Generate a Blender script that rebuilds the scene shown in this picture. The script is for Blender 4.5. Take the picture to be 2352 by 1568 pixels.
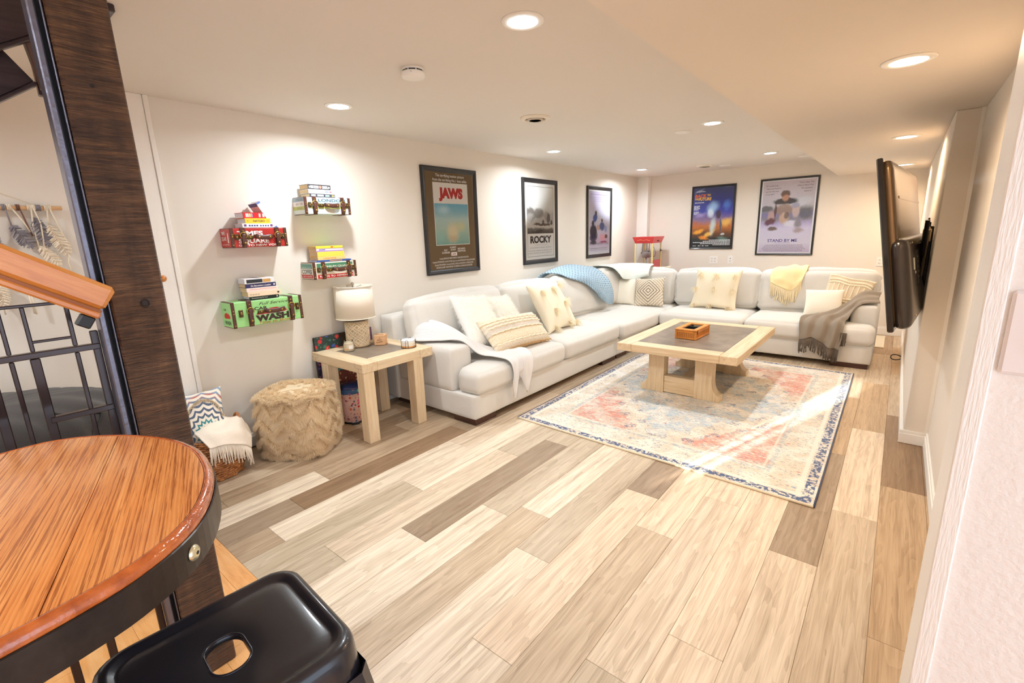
import bpy, math, random
import numpy as np
from mathutils import Matrix, Vector, noise

for _o in list(bpy.data.objects):
    bpy.data.objects.remove(_o)
SC = bpy.context.scene
COL = SC.collection
rng = random.Random(7)
nrg = np.random.default_rng(7)
pi = math.pi

# ------------------------------------------------------------------ camera
CAM = (3.45946, -0.48607, 1.43624)
cd = bpy.data.cameras.new('camera')
cd.sensor_width = 36.0
cd.lens = 16.439
cd.clip_start = 0.02
co = bpy.data.objects.new('camera', cd)
COL.objects.link(co)
co.matrix_world = Matrix(((0.7757764, -0.1181449, 0.6198489, CAM[0]),
                          (0.6302604, 0.1928768, -0.7520441, CAM[1]),
                          (-0.0307043, 0.9740844, 0.2240914, CAM[2]),
                          (0, 0, 0, 1)))
SC.camera = co

# ------------------------------------------------------------------ world, exposure
SC.view_settings.view_transform = 'Standard'
SC.view_settings.look = 'None'
SC.view_settings.gamma = 1.0
SC.view_settings.use_curve_mapping = False
SC.view_settings.exposure = EXPOSURE = 0.85
SC.cycles.max_bounces = 8
SC.cycles.transparent_max_bounces = 24
SC.cycles.diffuse_bounces = 5
SC.cycles.sample_clamp_indirect = 8.0
SC.cycles.caustics_reflective = False
SC.cycles.caustics_refractive = False
wd = bpy.data.worlds.new('daylight')
SC.world = wd
wd.use_nodes = True
wd.node_tree.nodes['Background'].inputs[0].default_value = (0.72, 0.84, 1.0, 1)
wd.node_tree.nodes['Background'].inputs[1].default_value = WORLD_STRENGTH = 1.8
COOL = (0.87, 0.945, 1.0)
WARM = (1.0, 0.72, 0.46)
LAMP_W, SOFFIT_W = 9.0, 6.5

sd_ = bpy.data.lights.new('sun', 'SUN')
sd_.energy = SUN_STRENGTH = 16.0
sd_.angle = math.radians(0.8)
sd_.color = (1.0, 0.97, 0.92)
so_ = bpy.data.objects.new('sun', sd_)
COL.objects.link(so_)
_az, _el = math.radians(15.66), math.radians(14.0)     # low sun from behind the camera
so_.rotation_euler = Vector((math.sin(_az) * math.cos(_el), math.cos(_az) * math.cos(_el), -math.sin(_el))).to_track_quat('-Z', 'Y').to_euler()

# ------------------------------------------------------------------ material helpers
def lin(c):
    if isinstance(c, str):
        c = tuple(int(c[i:i + 2], 16) for i in (0, 2, 4))
    return tuple(((v / 255) / 12.92 if v / 255 <= 0.04045 else ((v / 255 + 0.055) / 1.055) ** 2.4) for v in c) + (1.0,)

class NT:
    """small wrapper that builds node trees"""
    def __init__(s, name, rough=0.5, metal=0.0, coat=0.0, sheen=0.0, spec=0.5):
        s.m = bpy.data.materials.new(name)
        s.m.use_nodes = True
        s.t = s.m.node_tree
        s.b = s.t.nodes['Principled BSDF']
        s.b.inputs['Roughness'].default_value = rough
        s.b.inputs['Metallic'].default_value = metal
        s.b.inputs['Coat Weight'].default_value = coat
        s.b.inputs['Coat Roughness'].default_value = 0.08
        s.b.inputs['Sheen Weight'].default_value = sheen
        s.b.inputs['Specular IOR Level'].default_value = spec
    def n(s, typ, **kw):
        nd = s.t.nodes.new(typ)
        for k, v in kw.items():
            setattr(nd, k, v)
        return nd
    def put(s, sock, v):
        if hasattr(v, 'is_linked') or isinstance(v, bpy.types.NodeSocket):
            s.t.links.new(v, sock)
        elif v is not None:
            sock.default_value = v
    def coord(s, kind='Object', scale=(1, 1, 1), loc=(0, 0, 0), rot=(0, 0, 0), rnd=False):
        tc = s.n('ShaderNodeTexCoord').outputs[kind]
        if any(rot):
            m0 = s.n('ShaderNodeMapping')
            m0.inputs['Rotation'].default_value = rot
            s.put(m0.inputs[0], tc)
            tc, rot = m0.outputs[0], (0, 0, 0)
        if rnd:
            oi = s.n('ShaderNodeObjectInfo')
            v = s.n('ShaderNodeVectorMath', operation='SCALE')
            s.put(v.inputs[0], oi.outputs['Location'])
            v.inputs['Scale'].default_value = 7.31
            a = s.n('ShaderNodeVectorMath', operation='ADD')
            s.put(a.inputs[0], tc)
            s.put(a.inputs[1], v.outputs[0])
            tc = a.outputs[0]
        mp = s.n('ShaderNodeMapping')
        mp.inputs['Location'].default_value = loc
        mp.inputs['Rotation'].default_value = rot
        mp.inputs['Scale'].default_value = scale
        s.put(mp.inputs[0], tc)
        return mp.outputs[0]
    def noise(s, vec, scale=5, detail=3, rough=0.5, dist=0.0):
        nd = s.n('ShaderNodeTexNoise')
        s.put(nd.inputs['Vector'], vec)
        nd.inputs['Scale'].default_value = scale
        nd.inputs['Detail'].default_value = detail
        nd.inputs['Roughness'].default_value = rough
        nd.inputs['Distortion'].default_value = dist
        return nd.outputs[0]
    def wave(s, vec, scale=5, dist=0.0, typ='BANDS', direction='X', detail=2, dscale=1.0):
        nd = s.n('ShaderNodeTexWave', wave_type=typ)
        if typ == 'BANDS':
            nd.bands_direction = direction
        s.put(nd.inputs['Vector'], vec)
        nd.inputs['Scale'].default_value = scale
        nd.inputs['Distortion'].default_value = dist
        nd.inputs['Detail'].default_value = detail
        nd.inputs['Detail Scale'].default_value = dscale
        return nd.outputs['Fac']
    def voro(s, vec, scale=5, out='Distance', feature='F1'):
        nd = s.n('ShaderNodeTexVoronoi', feature=feature)
        s.put(nd.inputs['Vector'], vec)
        nd.inputs['Scale'].default_value = scale
        return nd.outputs[out]
    def ramp(s, fac, stops, interp='LINEAR'):
        nd = s.n('ShaderNodeValToRGB')
        cr = nd.color_ramp
        cr.interpolation = interp
        while len(cr.elements) < len(stops):
            cr.elements.new(0.5)
        for e, (p, c) in zip(cr.elements, stops):
            e.position = p
            e.color = lin(c) if not isinstance(c, float) else (c, c, c, 1)
        s.put(nd.inputs[0], fac)
        return nd.outputs[0]
    def math(s, op, a, b=0.0, c=None, clamp=False):
        nd = s.n('ShaderNodeMath', operation=op, use_clamp=clamp)
        s.put(nd.inputs[0], a)
        s.put(nd.inputs[1], b)
        if c is not None:
            s.put(nd.inputs[2], c)
        return nd.outputs[0]
    def smooth(s, v, a, b, lo=0.0, hi=1.0):
        nd = s.n('ShaderNodeMapRange', interpolation_type='SMOOTHSTEP')
        s.put(nd.inputs[0], v)
        nd.inputs[1].default_value = a
        nd.inputs[2].default_value = b
        nd.inputs[3].default_value = lo
        nd.inputs[4].default_value = hi
        return nd.outputs[0]
    def mix(s, fac, a, b, blend='MIX'):
        nd = s.n('ShaderNodeMix', data_type='RGBA', blend_type=blend)
        s.put(nd.inputs[0], fac)
        for sock, v in ((nd.inputs[6], a), (nd.inputs[7], b)):
            if isinstance(v, (str, tuple)) and not hasattr(v, 'is_linked'):
                v = lin(v) if isinstance(v, str) or len(v) == 3 else v
            s.put(sock, v)
        return nd.outputs[2]
    def color(s, c):
        if isinstance(c, (str, tuple)):
            c = lin(c)
        s.put(s.b.inputs['Base Color'], c)
        return s
    def bump(s, h, strength=0.3, dist=0.01):
        nd = s.n('ShaderNodeBump')
        nd.inputs['Strength'].default_value = strength
        nd.inputs['Distance'].default_value = dist
        s.put(nd.inputs['Height'], h)
        s.put(s.b.inputs['Normal'], nd.outputs[0])
        return s

_mc = {}
def plain(col, rough=0.5, metal=0.0, coat=0.0, var=0.0, bump=0.0, bscale=200.0, sheen=0.0, spec=0.5, name=None):
    """plain procedural material: base colour with slight noise variation and fine relief"""
    key = (col, rough, metal, coat, var, bump, bscale, sheen, spec)
    if key in _mc:
        return _mc[key]
    t = NT(name or 'mat_%s' % (col if isinstance(col, str) else '%02x%02x%02x' % col), rough, metal, coat, sheen, spec)
    if var or bump:
        v = t.coord()
        if var:
            nz = t.noise(v, 14, 4)
            c = lin(col)
            t.color(t.ramp(nz, [(0.25, 'ffffff'), (0.75, 'ffffff')]))
            lo = tuple(max(0, x * (1 - var)) for x in c[:3]) + (1,)
            hi = tuple(min(1, x * (1 + var)) for x in c[:3]) + (1,)
            rp = t.b.inputs['Base Color'].links[0].from_node.color_ramp
            rp.elements[0].color = lo
            rp.elements[1].color = hi
        else:
            t.color(col)
        if bump:
            t.bump(t.noise(v, bscale, 2), bump, 0.004)
    else:
        t.color(col)
    _mc[key] = t.m
    return t.m

def fibre(name, col):
    """thin fibres: half of the light passes through them"""
    t = NT(name, 0.9)
    t.color(col)
    tr = t.n('ShaderNodeBsdfTranslucent')
    tr.inputs['Color'].default_value = lin(col)
    mx = t.n('ShaderNodeMixShader')
    mx.inputs[0].default_value = 0.5
    t.put(mx.inputs[1], t.b.outputs[0])
    t.put(mx.inputs[2], tr.outputs[0])
    out = [n for n in t.t.nodes if n.type == 'OUTPUT_MATERIAL'][0]
    t.put(out.inputs[0], mx.outputs[0])
    return t.m

def emit(name, col, strength):
    t = NT(name)
    t.color((255, 255, 255))
    t.b.inputs['Emission Color'].default_value = tuple(col) + (1,)
    t.b.inputs['Emission Strength'].default_value = strength
    return t.m

# ------------------------------------------------------------------ object helpers
MW = {}
def mk(name, verts, faces, mat, parent=None, smooth=False, uv=None, world=False, kind=None, label=None, loc=None):
    me = bpy.data.meshes.new(name)
    if world and parent is not None:
        inv = MW[parent].inverted()
        verts = [inv @ Vector(v) for v in verts]
    if loc is not None:
        L = Vector(loc)
        verts = [Vector(v) - L for v in verts]
    me.from_pydata([tuple(v) for v in verts], [], faces)
    if smooth:
        me.polygons.foreach_set('use_smooth', [True] * len(me.polygons))
    if uv is not None:
        ul = me.uv_layers.new(name='uv')
        li = np.zeros(len(me.loops), dtype=np.int32)
        me.loops.foreach_get('vertex_index', li)
        ul.data.foreach_set('uv', np.asarray(uv, dtype=np.float32)[li].ravel())
    me.materials.append(mat)
    me.update()
    o = bpy.data.objects.new(name, me)
    COL.objects.link(o)
    if loc is not None:
        o.location = loc
    if parent is not None:
        o.parent = parent
        MW[o] = MW[parent] @ Matrix.Translation(loc or (0, 0, 0))
    else:
        MW[o] = Matrix.Translation(loc or (0, 0, 0))
    if kind:
        o['kind'] = kind
    if label:
        o['label'] = label
    return o

def tag(o, label, cat, group=None):
    o['label'] = label
    o['category'] = cat
    if group:
        o['group'] = group
    return o

def thing(name, label, cat, loc=(0, 0, 0), rz=0.0, group=None, M=None):
    o = bpy.data.objects.new(name, None)
    o.empty_display_size = 0.05
    COL.objects.link(o)
    mt = M if M is not None else Matrix.Translation(loc) @ Matrix.Rotation(rz, 4, 'Z')
    o.matrix_world = mt
    MW[o] = mt.copy()
    return tag(o, label, cat, group)

class G:
    """collects geometry for one mesh"""
    def __init__(s):
        s.v, s.f = [], []
    def add(s, v, f, M=None):
        b = len(s.v)
        if M is not None:
            v = [M @ Vector(p) for p in v]
        s.v.extend([tuple(p) for p in v])
        s.f.extend([tuple(i + b for i in q) for q in f])
        return s
    def box(s, x0, x1, y0, y1, z0, z1, c=0.0, M=None):
        if c <= 0:
            v = [(x, y, z) for z in (z0, z1) for y in (y0, y1) for x in (x0, x1)]
            f = [(0, 2, 3, 1), (4, 5, 7, 6), (0, 1, 5, 4), (2, 6, 7, 3), (0, 4, 6, 2), (1, 3, 7, 5)]
            return s.add(v, f, M)
        X, Y, Z = (x0, x1), (y0, y1), (z0, z1)
        v, idx = [], {}
        for i in (0, 1):
            for j in (0, 1):
                for k in (0, 1):
                    ox, oy, oz = (c if i == 0 else -c), (c if j == 0 else -c), (c if k == 0 else -c)
                    x, y, z = X[i], Y[j], Z[k]
                    for a, p in (('x', (x, y + oy, z + oz)), ('y', (x + ox, y, z + oz)), ('z', (x + ox, y + oy, z))):
                        idx[(i, j, k, a)] = len(v)
                        v.append(p)
        f = []
        q = lambda *ks: tuple(idx[k] for k in ks)
        f.append(q((0, 0, 0, 'x'), (0, 0, 1, 'x'), (0, 1, 1, 'x'), (0, 1, 0, 'x')))
        f.append(q((1, 0, 0, 'x'), (1, 1, 0, 'x'), (1, 1, 1, 'x'), (1, 0, 1, 'x')))
        f.append(q((0, 0, 0, 'y'), (1, 0, 0, 'y'), (1, 0, 1, 'y'), (0, 0, 1, 'y')))
        f.append(q((0, 1, 0, 'y'), (0, 1, 1, 'y'), (1, 1, 1, 'y'), (1, 1, 0, 'y')))
        f.append(q((0, 0, 0, 'z'), (0, 1, 0, 'z'), (1, 1, 0, 'z'), (1, 0, 0, 'z')))
        f.append(q((0, 0, 1, 'z'), (1, 0, 1, 'z'), (1, 1, 1, 'z'), (0, 1, 1, 'z')))
        for i in (0, 1):
            for j in (0, 1):
                a = [(i, j, 0, 'x'), (i, j, 0, 'y'), (i, j, 1, 'y'), (i, j, 1, 'x')]
                f.append(q(*(a if i == j else a[::-1])))
            for k in (0, 1):
                a = [(i, 0, k, 'x'), (i, 1, k, 'x'), (i, 1, k, 'z'), (i, 0, k, 'z')]
                f.append(q(*(a if i == k else a[::-1])))
        for j in (0, 1):
            for k in (0, 1):
                a = [(0, j, k, 'y'), (0, j, k, 'z'), (1, j, k, 'z'), (1, j, k, 'y')]
                f.append(q(*(a if j == k else a[::-1])))
        for i in (0, 1):
            for j in (0, 1):
                for k in (0, 1):
                    a = [(i, j, k, 'x'), (i, j, k, 'z'), (i, j, k, 'y')]
                    f.append(q(*(a if (i + j + k) % 2 == 0 else a[::-1])))
        return s.add(v, f, M)
    def tube(s, pts, r, n=8, closed=False, M=None):
        pts = [Vector(p) for p in pts]
        m = len(pts)
        rs = r if isinstance(r, (list, tuple)) else [r] * m
        v, f = [], []
        up = None
        for i, p in enumerate(pts):
            a = pts[(i - 1) % m] if (closed or i > 0) else p
            b = pts[(i + 1) % m] if (closed or i < m - 1) else p
            t = (b - a)
            t = t.normalized() if t.length > 1e-9 else Vector((0, 0, 1))
            if up is None:
                up = Vector((0, 0, 1)) if abs(t.z) < 0.9 else Vector((1, 0, 0))
            sd = t.cross(up).normalized()
            up = sd.cross(t).normalized()
            for k in range(n):
                an = 2 * pi * k / n
                v.append(p + (sd * math.cos(an) + up * math.sin(an)) * rs[i])
        for i in range(m if closed else m - 1):
            j = (i + 1) % m
            for k in range(n):
                l = (k + 1) % n
                f.append((i * n + k, i * n + l, j * n + l, j * n + k))
        if not closed:
            f.append(tuple(range(n))[::-1])
            f.append(tuple((m - 1) * n + k for k in range(n)))
        return s.add(v, f, M)
    def lathe(s, prof, n=24, c=(0, 0, 0), M=None):
        v, f = [], []
        for r, z in prof:
            for k in range(n):
                an = 2 * pi * k / n
                v.append((c[0] + r * math.cos(an), c[1] + r * math.sin(an), c[2] + z))
        for i in range(len(prof) - 1):
            for k in range(n):
                l = (k + 1) % n
                f.append((i * n + k, i * n + l, (i + 1) * n + l, (i + 1) * n + k))
        f.append(tuple(range(n))[::-1])
        f.append(tuple((len(prof) - 1) * n + k for k in range(n)))
        return s.add(v, f, M)
    def prism(s, out, h0, h1, M=None):
        """outline in local xy, extruded z h0..h1"""
        n = len(out)
        v = [(x, y, h0) for x, y in out] + [(x, y, h1) for x, y in out]
        f = [tuple(range(n))[::-1], tuple(range(n, 2 * n))]
        f += [(i, (i + 1) % n, n + (i + 1) % n, n + i) for i in range(n)]
        return s.add(v, f, M)
    def grid(s, fn, nu, nv, M=None, closed_u=False):
        v = [fn(i / (nu if closed_u else nu - 1), j / (nv - 1)) for j in range(nv) for i in range(nu)]
        f = []
        for j in range(nv - 1):
            for i in range(nu if closed_u else nu - 1):
                k = (i + 1) % nu
                f.append((j * nu + i, j * nu + k, (j + 1) * nu + k, (j + 1) * nu + i))
        return s.add(v, f, M)
    def make(s, name, mat, parent=None, **kw):
        return mk(name, s.v, s.f, mat, parent, **kw)

def bx(name, mat, parent, x0, x1, y0, y1, z0, z1, c=0.0, **kw):
    return G().box(x0, x1, y0, y1, z0, z1, c).make(name, mat, parent, **kw)

def struct(o):
    o['kind'] = 'structure'
    return o

def cushion(x0, x1, y0, y1, z0, z1, r=0.05, puff=(0, 0, 0), n=12, wob=0.004, seed=0, fn=None):
    """soft rounded block; puff = outward bulge of the x, y, z faces in metres"""
    t = np.sin(np.linspace(-1, 1, n + 1) * pi / 2 * 0.92) / math.sin(pi / 2 * 0.92)
    half = np.array([(x1 - x0) / 2, (y1 - y0) / 2, (z1 - z0) / 2])
    cen = np.array([(x0 + x1) / 2, (y0 + y1) / 2, (z0 + z1) / 2])
    r = min(r, *(half * 0.98))
    verts, faces, key = [], [], {}
    def vid(p):
        k = tuple(np.round(p, 5))
        if k not in key:
            key[k] = len(verts)
            verts.append(p)
        return key[k]
    for ax in range(3):
        u, w = (ax + 1) % 3, (ax + 2) % 3
        for sg in (-1, 1):
            ids = []
            for i in range(n + 1):
                for j in range(n + 1):
                    p = np.zeros(3)
                    p[ax], p[u], p[w] = sg, t[i], t[j]
                    ids.append(vid(p))
            for i in range(n):
                for j in range(n):
                    a, b, c, d = ids[i * (n + 1) + j], ids[(i + 1) * (n + 1) + j], ids[(i + 1) * (n + 1) + j + 1], ids[i * (n + 1) + j + 1]
                    faces.append((a, b, c, d) if sg > 0 else (a, d, c, b))
    out = []
    for p in verts:
        q = p * half
        inner = np.clip(q, -(half - r), half - r)
        d = q - inner
        L = np.linalg.norm(d)
        o = inner + (d / L * r if L > 1e-9 else d)
        for ax in range(3):
            if puff[ax]:
                u, w = (ax + 1) % 3, (ax + 2) % 3
                e = max(0, 1 - (q[u] / half[u]) ** 2) * max(0, 1 - (q[w] / half[w]) ** 2)
                o[ax] += puff[ax] * (e ** 0.6) * (q[ax] / half[ax])
        pt = o + cen
        if wob:
            nv = noise.noise_vector(Vector(pt) * 5 + Vector((seed * 3.1, 0, seed)))
            pt = pt + np.array(nv) * wob
        out.append(tuple(pt) if fn is None else fn(pt))
    return out, faces

def catmull(pts, k=8):
    P = [np.array(p, float) for p in pts]
    P = [2 * P[0] - P[1]] + P + [2 * P[-1] - P[-2]]
    out = []
    for i in range(1, len(P) - 2):
        for j in range(k):
            t = j / k
            a, b, c, d = P[i - 1:i + 3]
            out.append(0.5 * (2 * b + (c - a) * t + (2 * a - 5 * b + 4 * c - d) * t * t + (3 * b - a - 3 * c + d) * t ** 3))
    out.append(P[-2])
    return out

# lettering: collected first, converted to meshes in one go at the end
TEXTS = []
TXT = {}
def text(parent, s, x, z, h, mat, w=None, y=0.0, align='C', bold=0.0, shear=0.0, rot=0.0, name='lettering', M=None, label=None):
    """flat printed lettering in the parent's xz plane, facing -y (or in the xy plane of M)"""
    TEXTS.append((parent, s, x, z, h, mat, w, y, align, bold, shear, rot, name, M, label))

def flush_text():
    tmp = []
    for T in TEXTS:
        cu = bpy.data.curves.new('t', 'FONT')
        cu.body = T[1]
        cu.size = 1.0
        cu.resolution_u = 3
        cu.offset = T[9]
        cu.shear = T[10]
        cu.fill_mode = 'FRONT'
        ob = bpy.data.objects.new('t', cu)
        COL.objects.link(ob)
        tmp.append(ob)
    bpy.context.view_layer.update()
    dg = bpy.context.evaluated_depsgraph_get()
    meshes = [bpy.data.meshes.new_from_object(ob.evaluated_get(dg)) for ob in tmp]
    for ob in tmp:
        cu = ob.data
        bpy.data.objects.remove(ob)
        bpy.data.curves.remove(cu)
    for T, me in zip(TEXTS, meshes):
        parent, s, x, z, h, mat, w, y, align, bold, shear, rot, name, M, label = T
        co_ = np.zeros(len(me.vertices) * 3, dtype=np.float32)
        me.vertices.foreach_get('co', co_)
        co_ = co_.reshape(-1, 3)
        if not len(co_):
            continue
        lo, hi = co_.min(0), co_.max(0)
        capa = 0.73
        has_desc = any(ch in 'gjpqy,' for ch in s)
        sc_z = h / capa
        sc_x = sc_z if w is None else w / max(1e-6, hi[0] - lo[0])
        ax = {'C': (lo[0] + hi[0]) / 2, 'L': lo[0], 'R': hi[0]}[align]
        p = np.zeros_like(co_)
        p[:, 0] = (co_[:, 0] - ax) * sc_x
        p[:, 1] = (co_[:, 1] - capa / 2) * sc_z
        if rot:
            c_, s_ = math.cos(rot), math.sin(rot)
            p[:, :2] = p[:, :2] @ np.array([[c_, s_], [-s_, c_]])
        if M is None:
            q = np.stack([p[:, 0] + x, np.full(len(p), y), p[:, 1] + z], 1)
        else:
            p[:, 0] += x
            p[:, 1] += z
            R = np.array(M)
            q = p @ R[:3, :3].T + R[:3, 3]
        me.vertices.foreach_set('co', q.astype(np.float32).ravel())
        me.materials.clear()
        me.materials.append(mat)
        me.name = name
        me.update()
        o = bpy.data.objects.new(name, me)
        COL.objects.link(o)
        o.parent = parent
        if label:
            o['label'] = label

# ------------------------------------------------------------------ shared materials
def wall_mat(name, col, bs=160, st=0.05):
    t = NT(name, 0.75, spec=0.25)
    v = t.coord()
    nz = t.noise(v, 1.3, 3)
    a = lin(col)
    t.color(t.mix(nz, tuple(x * 0.985 for x in a[:3]) + (1,), tuple(min(1, x * 1.01) for x in a[:3]) + (1,)))
    t.bump(t.noise(v, bs, 3), st, 0.004)
    return t.m
M_WALL = wall_mat('wall_paint', (231, 223, 212))
M_CEIL = wall_mat('ceiling_paint', (228, 222, 215), 60)
M_SOFFIT = wall_mat('soffit_paint', (230, 220, 208), 60)
M_TEXW = wall_mat('textured_wall_paint', (240, 232, 225), 95, 0.55)
M_TRIM = wall_mat('trim_paint', (243, 239, 233), 30)
def rough_white():
    t = NT('rough_white_board', 0.35)
    v = t.coord(scale=(30, 30, 3))
    t.color((244, 238, 230))
    t.bump(t.noise(v, 12, 5), 0.35, 0.006)
    return t.m
M_RWHITE = rough_white()

def wood(name, c_lo, c_mid, c_hi, along='X', rough=0.45, stretch=14.0, scale=3.0, coat=0.0, bump=0.12, fine=1.0, rnd=True, ring=0.5):
    """straight-grained timber: stretched noise + rings, colour and fine relief only"""
    t = NT(name, rough, coat=coat)
    sc = {'X': (1, stretch, stretch), 'Y': (stretch, 1, stretch), 'Z': (stretch, stretch, 1)}[along]
    v = t.coord(scale=sc, rnd=rnd)
    a = t.noise(v, scale, 6, 0.62, 0.4)
    b = t.noise(v, scale * 6 * fine, 3, 0.6)
    m = t.math('ADD', t.math('MULTIPLY', a, 1 - 0.35 * ring), t.math('MULTIPLY', b, 0.35 * ring))
    t.color(t.ramp(m, [(0.28, c_lo), (0.47, c_mid), (0.68, c_hi)]))
    t.bump(b, bump, 0.002)
    return t.m
M_OAKTOP = {}
def pale_wood(ax):
    if ax not in M_OAKTOP:
        M_OAKTOP[ax] = wood('pale_wood_' + ax.lower(), 'c9ab82', 'e0c7a2', 'ecd9ba', ax, 0.5, 16, 2.6)
    return M_OAKTOP[ax]
M_DARKFOOT = wood('dark_brown_wood', '35201a', '4c2f26', '5e3c30', 'X', 0.4)
M_BLACK = plain((22, 21, 22), 0.45, var=0.15)
M_BLACKM = plain((40, 34, 33), 0.4, metal=0.3, var=0.15)
def fabric(name, col, scale=420, st=0.25, var=0.06, sheen=0.2, patch=9):
    t = NT(name, 0.9, sheen=sheen, spec=0.2)
    v = t.coord()
    c = lin(col)
    lo = tuple(x * (1 - var) for x in c[:3]) + (1,)
    hi = tuple(min(1, x * (1 + var)) for x in c[:3]) + (1,)
    f = t.noise(v, scale, 2)
    g = t.noise(v, patch, 3)
    t.color(t.mix(t.math('ADD', t.math('MULTIPLY', f, 0.7), t.math('MULTIPLY', g, 0.3)), lo, hi))
    t.bump(f, st, 0.003)
    return t.m
M_SOFA = fabric('sofa_linen', (222, 218, 211), 330, 0.35, 0.13)
# ================================================================== ROOM
H, ZS, XS, W, XC, YC, YF = 2.272, 2.045, 2.724, 3.743, 3.619, 3.383, 7.19
YB = -3.2          # unseen room behind the camera, right side left open for sky fill
YST = 0.5          # front face of the wall stub at the right

struct(bx('floor', plain((120, 104, 86), 0.7), None, -0.1, 5.2, YB, YF + 0.1, -0.08, -0.004))
struct(bx('wall_left', M_WALL, None, -0.1, 0.0, YB, YF + 0.1, 0, H))
struct(bx('wall_far', M_WALL, None, -0.1, 5.2, YF, YF + 0.1, 0, H))
struct(bx('wall_right', M_WALL, None, W, W + 0.1, YST + 0.1, YC, 0, ZS))
struct(bx('trim_column', M_WALL, None, XC, W + 0.1, YC, YF, 0, ZS, 0.004))
struct(bx('ceiling', M_CEIL, None, -0.1, XS, YB, YF + 0.1, H, H + 0.1))
struct(bx('trim_soffit', M_SOFFIT, None, XS, 5.2, YB, YF + 0.1, ZS, H + 0.1))
struct(bx('wall_stub', M_TEXW, None, 3.590, 5.2, YST, YST + 0.10, 0, ZS))
# unseen wall added to block the sun; its two slits shape the rug streaks
for xa, xb, za, zb in [(-0.1, 1.055, 0, H), (1.095, 1.145, 0, H), (1.175, XS, 0, H), (XS, 5.3, 0, ZS), (1.055, 1.095, 0, 1.33), (1.055, 1.095, 2.06, H), (1.145, 1.175, 0, 1.36), (1.145, 1.175, 2.06, H)]:
    struct(bx('wall_sun_mask', M_WALL, None, xa, xb, YB - 0.02, YB, za, zb))
struct(bx('trim_corner_bead', M_TRIM, None, W - 0.018, W, YC - 0.004, YC, 0.09, ZS))
struct(bx('trim_jamb_board', M_RWHITE, None, 3.5655, 3.590, YST - 0.006, YST + 0.125, 0, ZS, 0.002))
struct(bx('trim_corner_post', M_TRIM, None, 0.0, 0.185, 7.075, YF, 0, H, 0.003))
# casing board on the left wall
cs = struct(bx('trim_left_casing', M_RWHITE, None, 0.0, 0.022, 0.26, 0.452, 0, H, 0.003))
struct(bx('casing_edge_strip', M_RWHITE, cs, 0.0, 0.028, 0.453, 0.478, 0, H, 0.003))
def baseboard(name, x0, x1, y0, y1, h=0.10):
    o = bx(name, M_TRIM, None, x0, x1, y0, y1, 0, h - 0.02, 0.003)
    struct(o)
    dx, dy = (x1 - x0), (y1 - y0)
    e = 0.35
    if dx < dy:
        left = x0 < 1.5
        G().box(x0 if left else x1 - dx * (1 - e), x0 + dx * (1 - e) if left else x1, y0, y1, h - 0.021, h, 0.002).make('baseboard_cap', M_TRIM, o)
    else:
        G().box(x0, x1, y1 - dy * (1 - e), y1, h - 0.021, h, 0.002).make('baseboard_cap', M_TRIM, o)
    return o
baseboard('baseboard_left', 0.0, 0.015, 0.48, 7.07)
baseboard('baseboard_far', 0.19, XC, YF - 0.015, YF, 0.115)
baseboard('baseboard_right', W - 0.015, W, YST + 0.13, YC - 0.015)
baseboard('baseboard_column', XC - 0.018, W, YC - 0.016, YC, 0.09)
baseboard('baseboard_tv_wall', XC - 0.016, XC, YC, YF - 0.02, 0.09)

# ------------------------------------------------------------------ plank floor
def plank_mat():
    t = NT('vinyl_plank', 0.42, spec=0.4)
    oi = t.n('ShaderNodeObjectInfo')
    v = t.coord(scale=(15, 0.55, 1), rnd=True)
    a = t.noise(v, 2.2, 6, 0.6, 0.6)
    v2 = t.coord(scale=(70, 1.5, 1), rnd=True)
    b = t.noise(v2, 3.0, 4, 0.65)
    m = t.math('ADD', t.math('MULTIPLY', a, 0.62), t.math('MULTIPLY', b, 0.38))
    c3 = t.noise(t.coord(scale=(4, 0.5, 1), rnd=True), 3.0, 2)
    cat = t.math('FRACT', t.math('MULTIPLY', c3, 9.0))
    m = t.math('ADD', t.math('MULTIPLY', m, 0.9), t.math('MULTIPLY', cat, 0.08))
    shade = t.ramp(m, [(0.26, (172, 158, 146)), (0.42, (216, 207, 197)), (0.55, (242, 237, 231)), (0.72, (255, 255, 255))])
    t.color(t.mix(1.0, oi.outputs['Color'], shade, 'MULTIPLY'))
    t.bump(b, 0.12, 0.0015)
    return t.m
M_PLANK = plank_mat()
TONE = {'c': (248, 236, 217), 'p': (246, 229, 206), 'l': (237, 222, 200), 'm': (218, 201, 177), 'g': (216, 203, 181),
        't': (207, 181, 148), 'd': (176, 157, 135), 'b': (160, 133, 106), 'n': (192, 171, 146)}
FL = bpy.data.objects['floor']
PW, PL = 0.187, 1.272
# row index from the right wall: (y of one end joint, tones of the boards, first listed board ends at that joint)
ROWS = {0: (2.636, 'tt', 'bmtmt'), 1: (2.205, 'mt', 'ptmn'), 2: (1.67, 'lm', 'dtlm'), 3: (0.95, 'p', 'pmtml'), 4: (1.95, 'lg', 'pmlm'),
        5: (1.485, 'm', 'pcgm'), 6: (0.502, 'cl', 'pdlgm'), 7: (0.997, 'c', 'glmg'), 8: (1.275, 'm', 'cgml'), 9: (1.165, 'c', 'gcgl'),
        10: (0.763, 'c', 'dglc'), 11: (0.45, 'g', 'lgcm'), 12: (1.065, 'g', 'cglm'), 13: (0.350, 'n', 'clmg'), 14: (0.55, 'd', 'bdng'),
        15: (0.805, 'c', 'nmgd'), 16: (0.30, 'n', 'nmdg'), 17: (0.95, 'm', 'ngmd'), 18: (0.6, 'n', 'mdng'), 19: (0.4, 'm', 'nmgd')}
OAK_Y = 0.15
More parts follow.
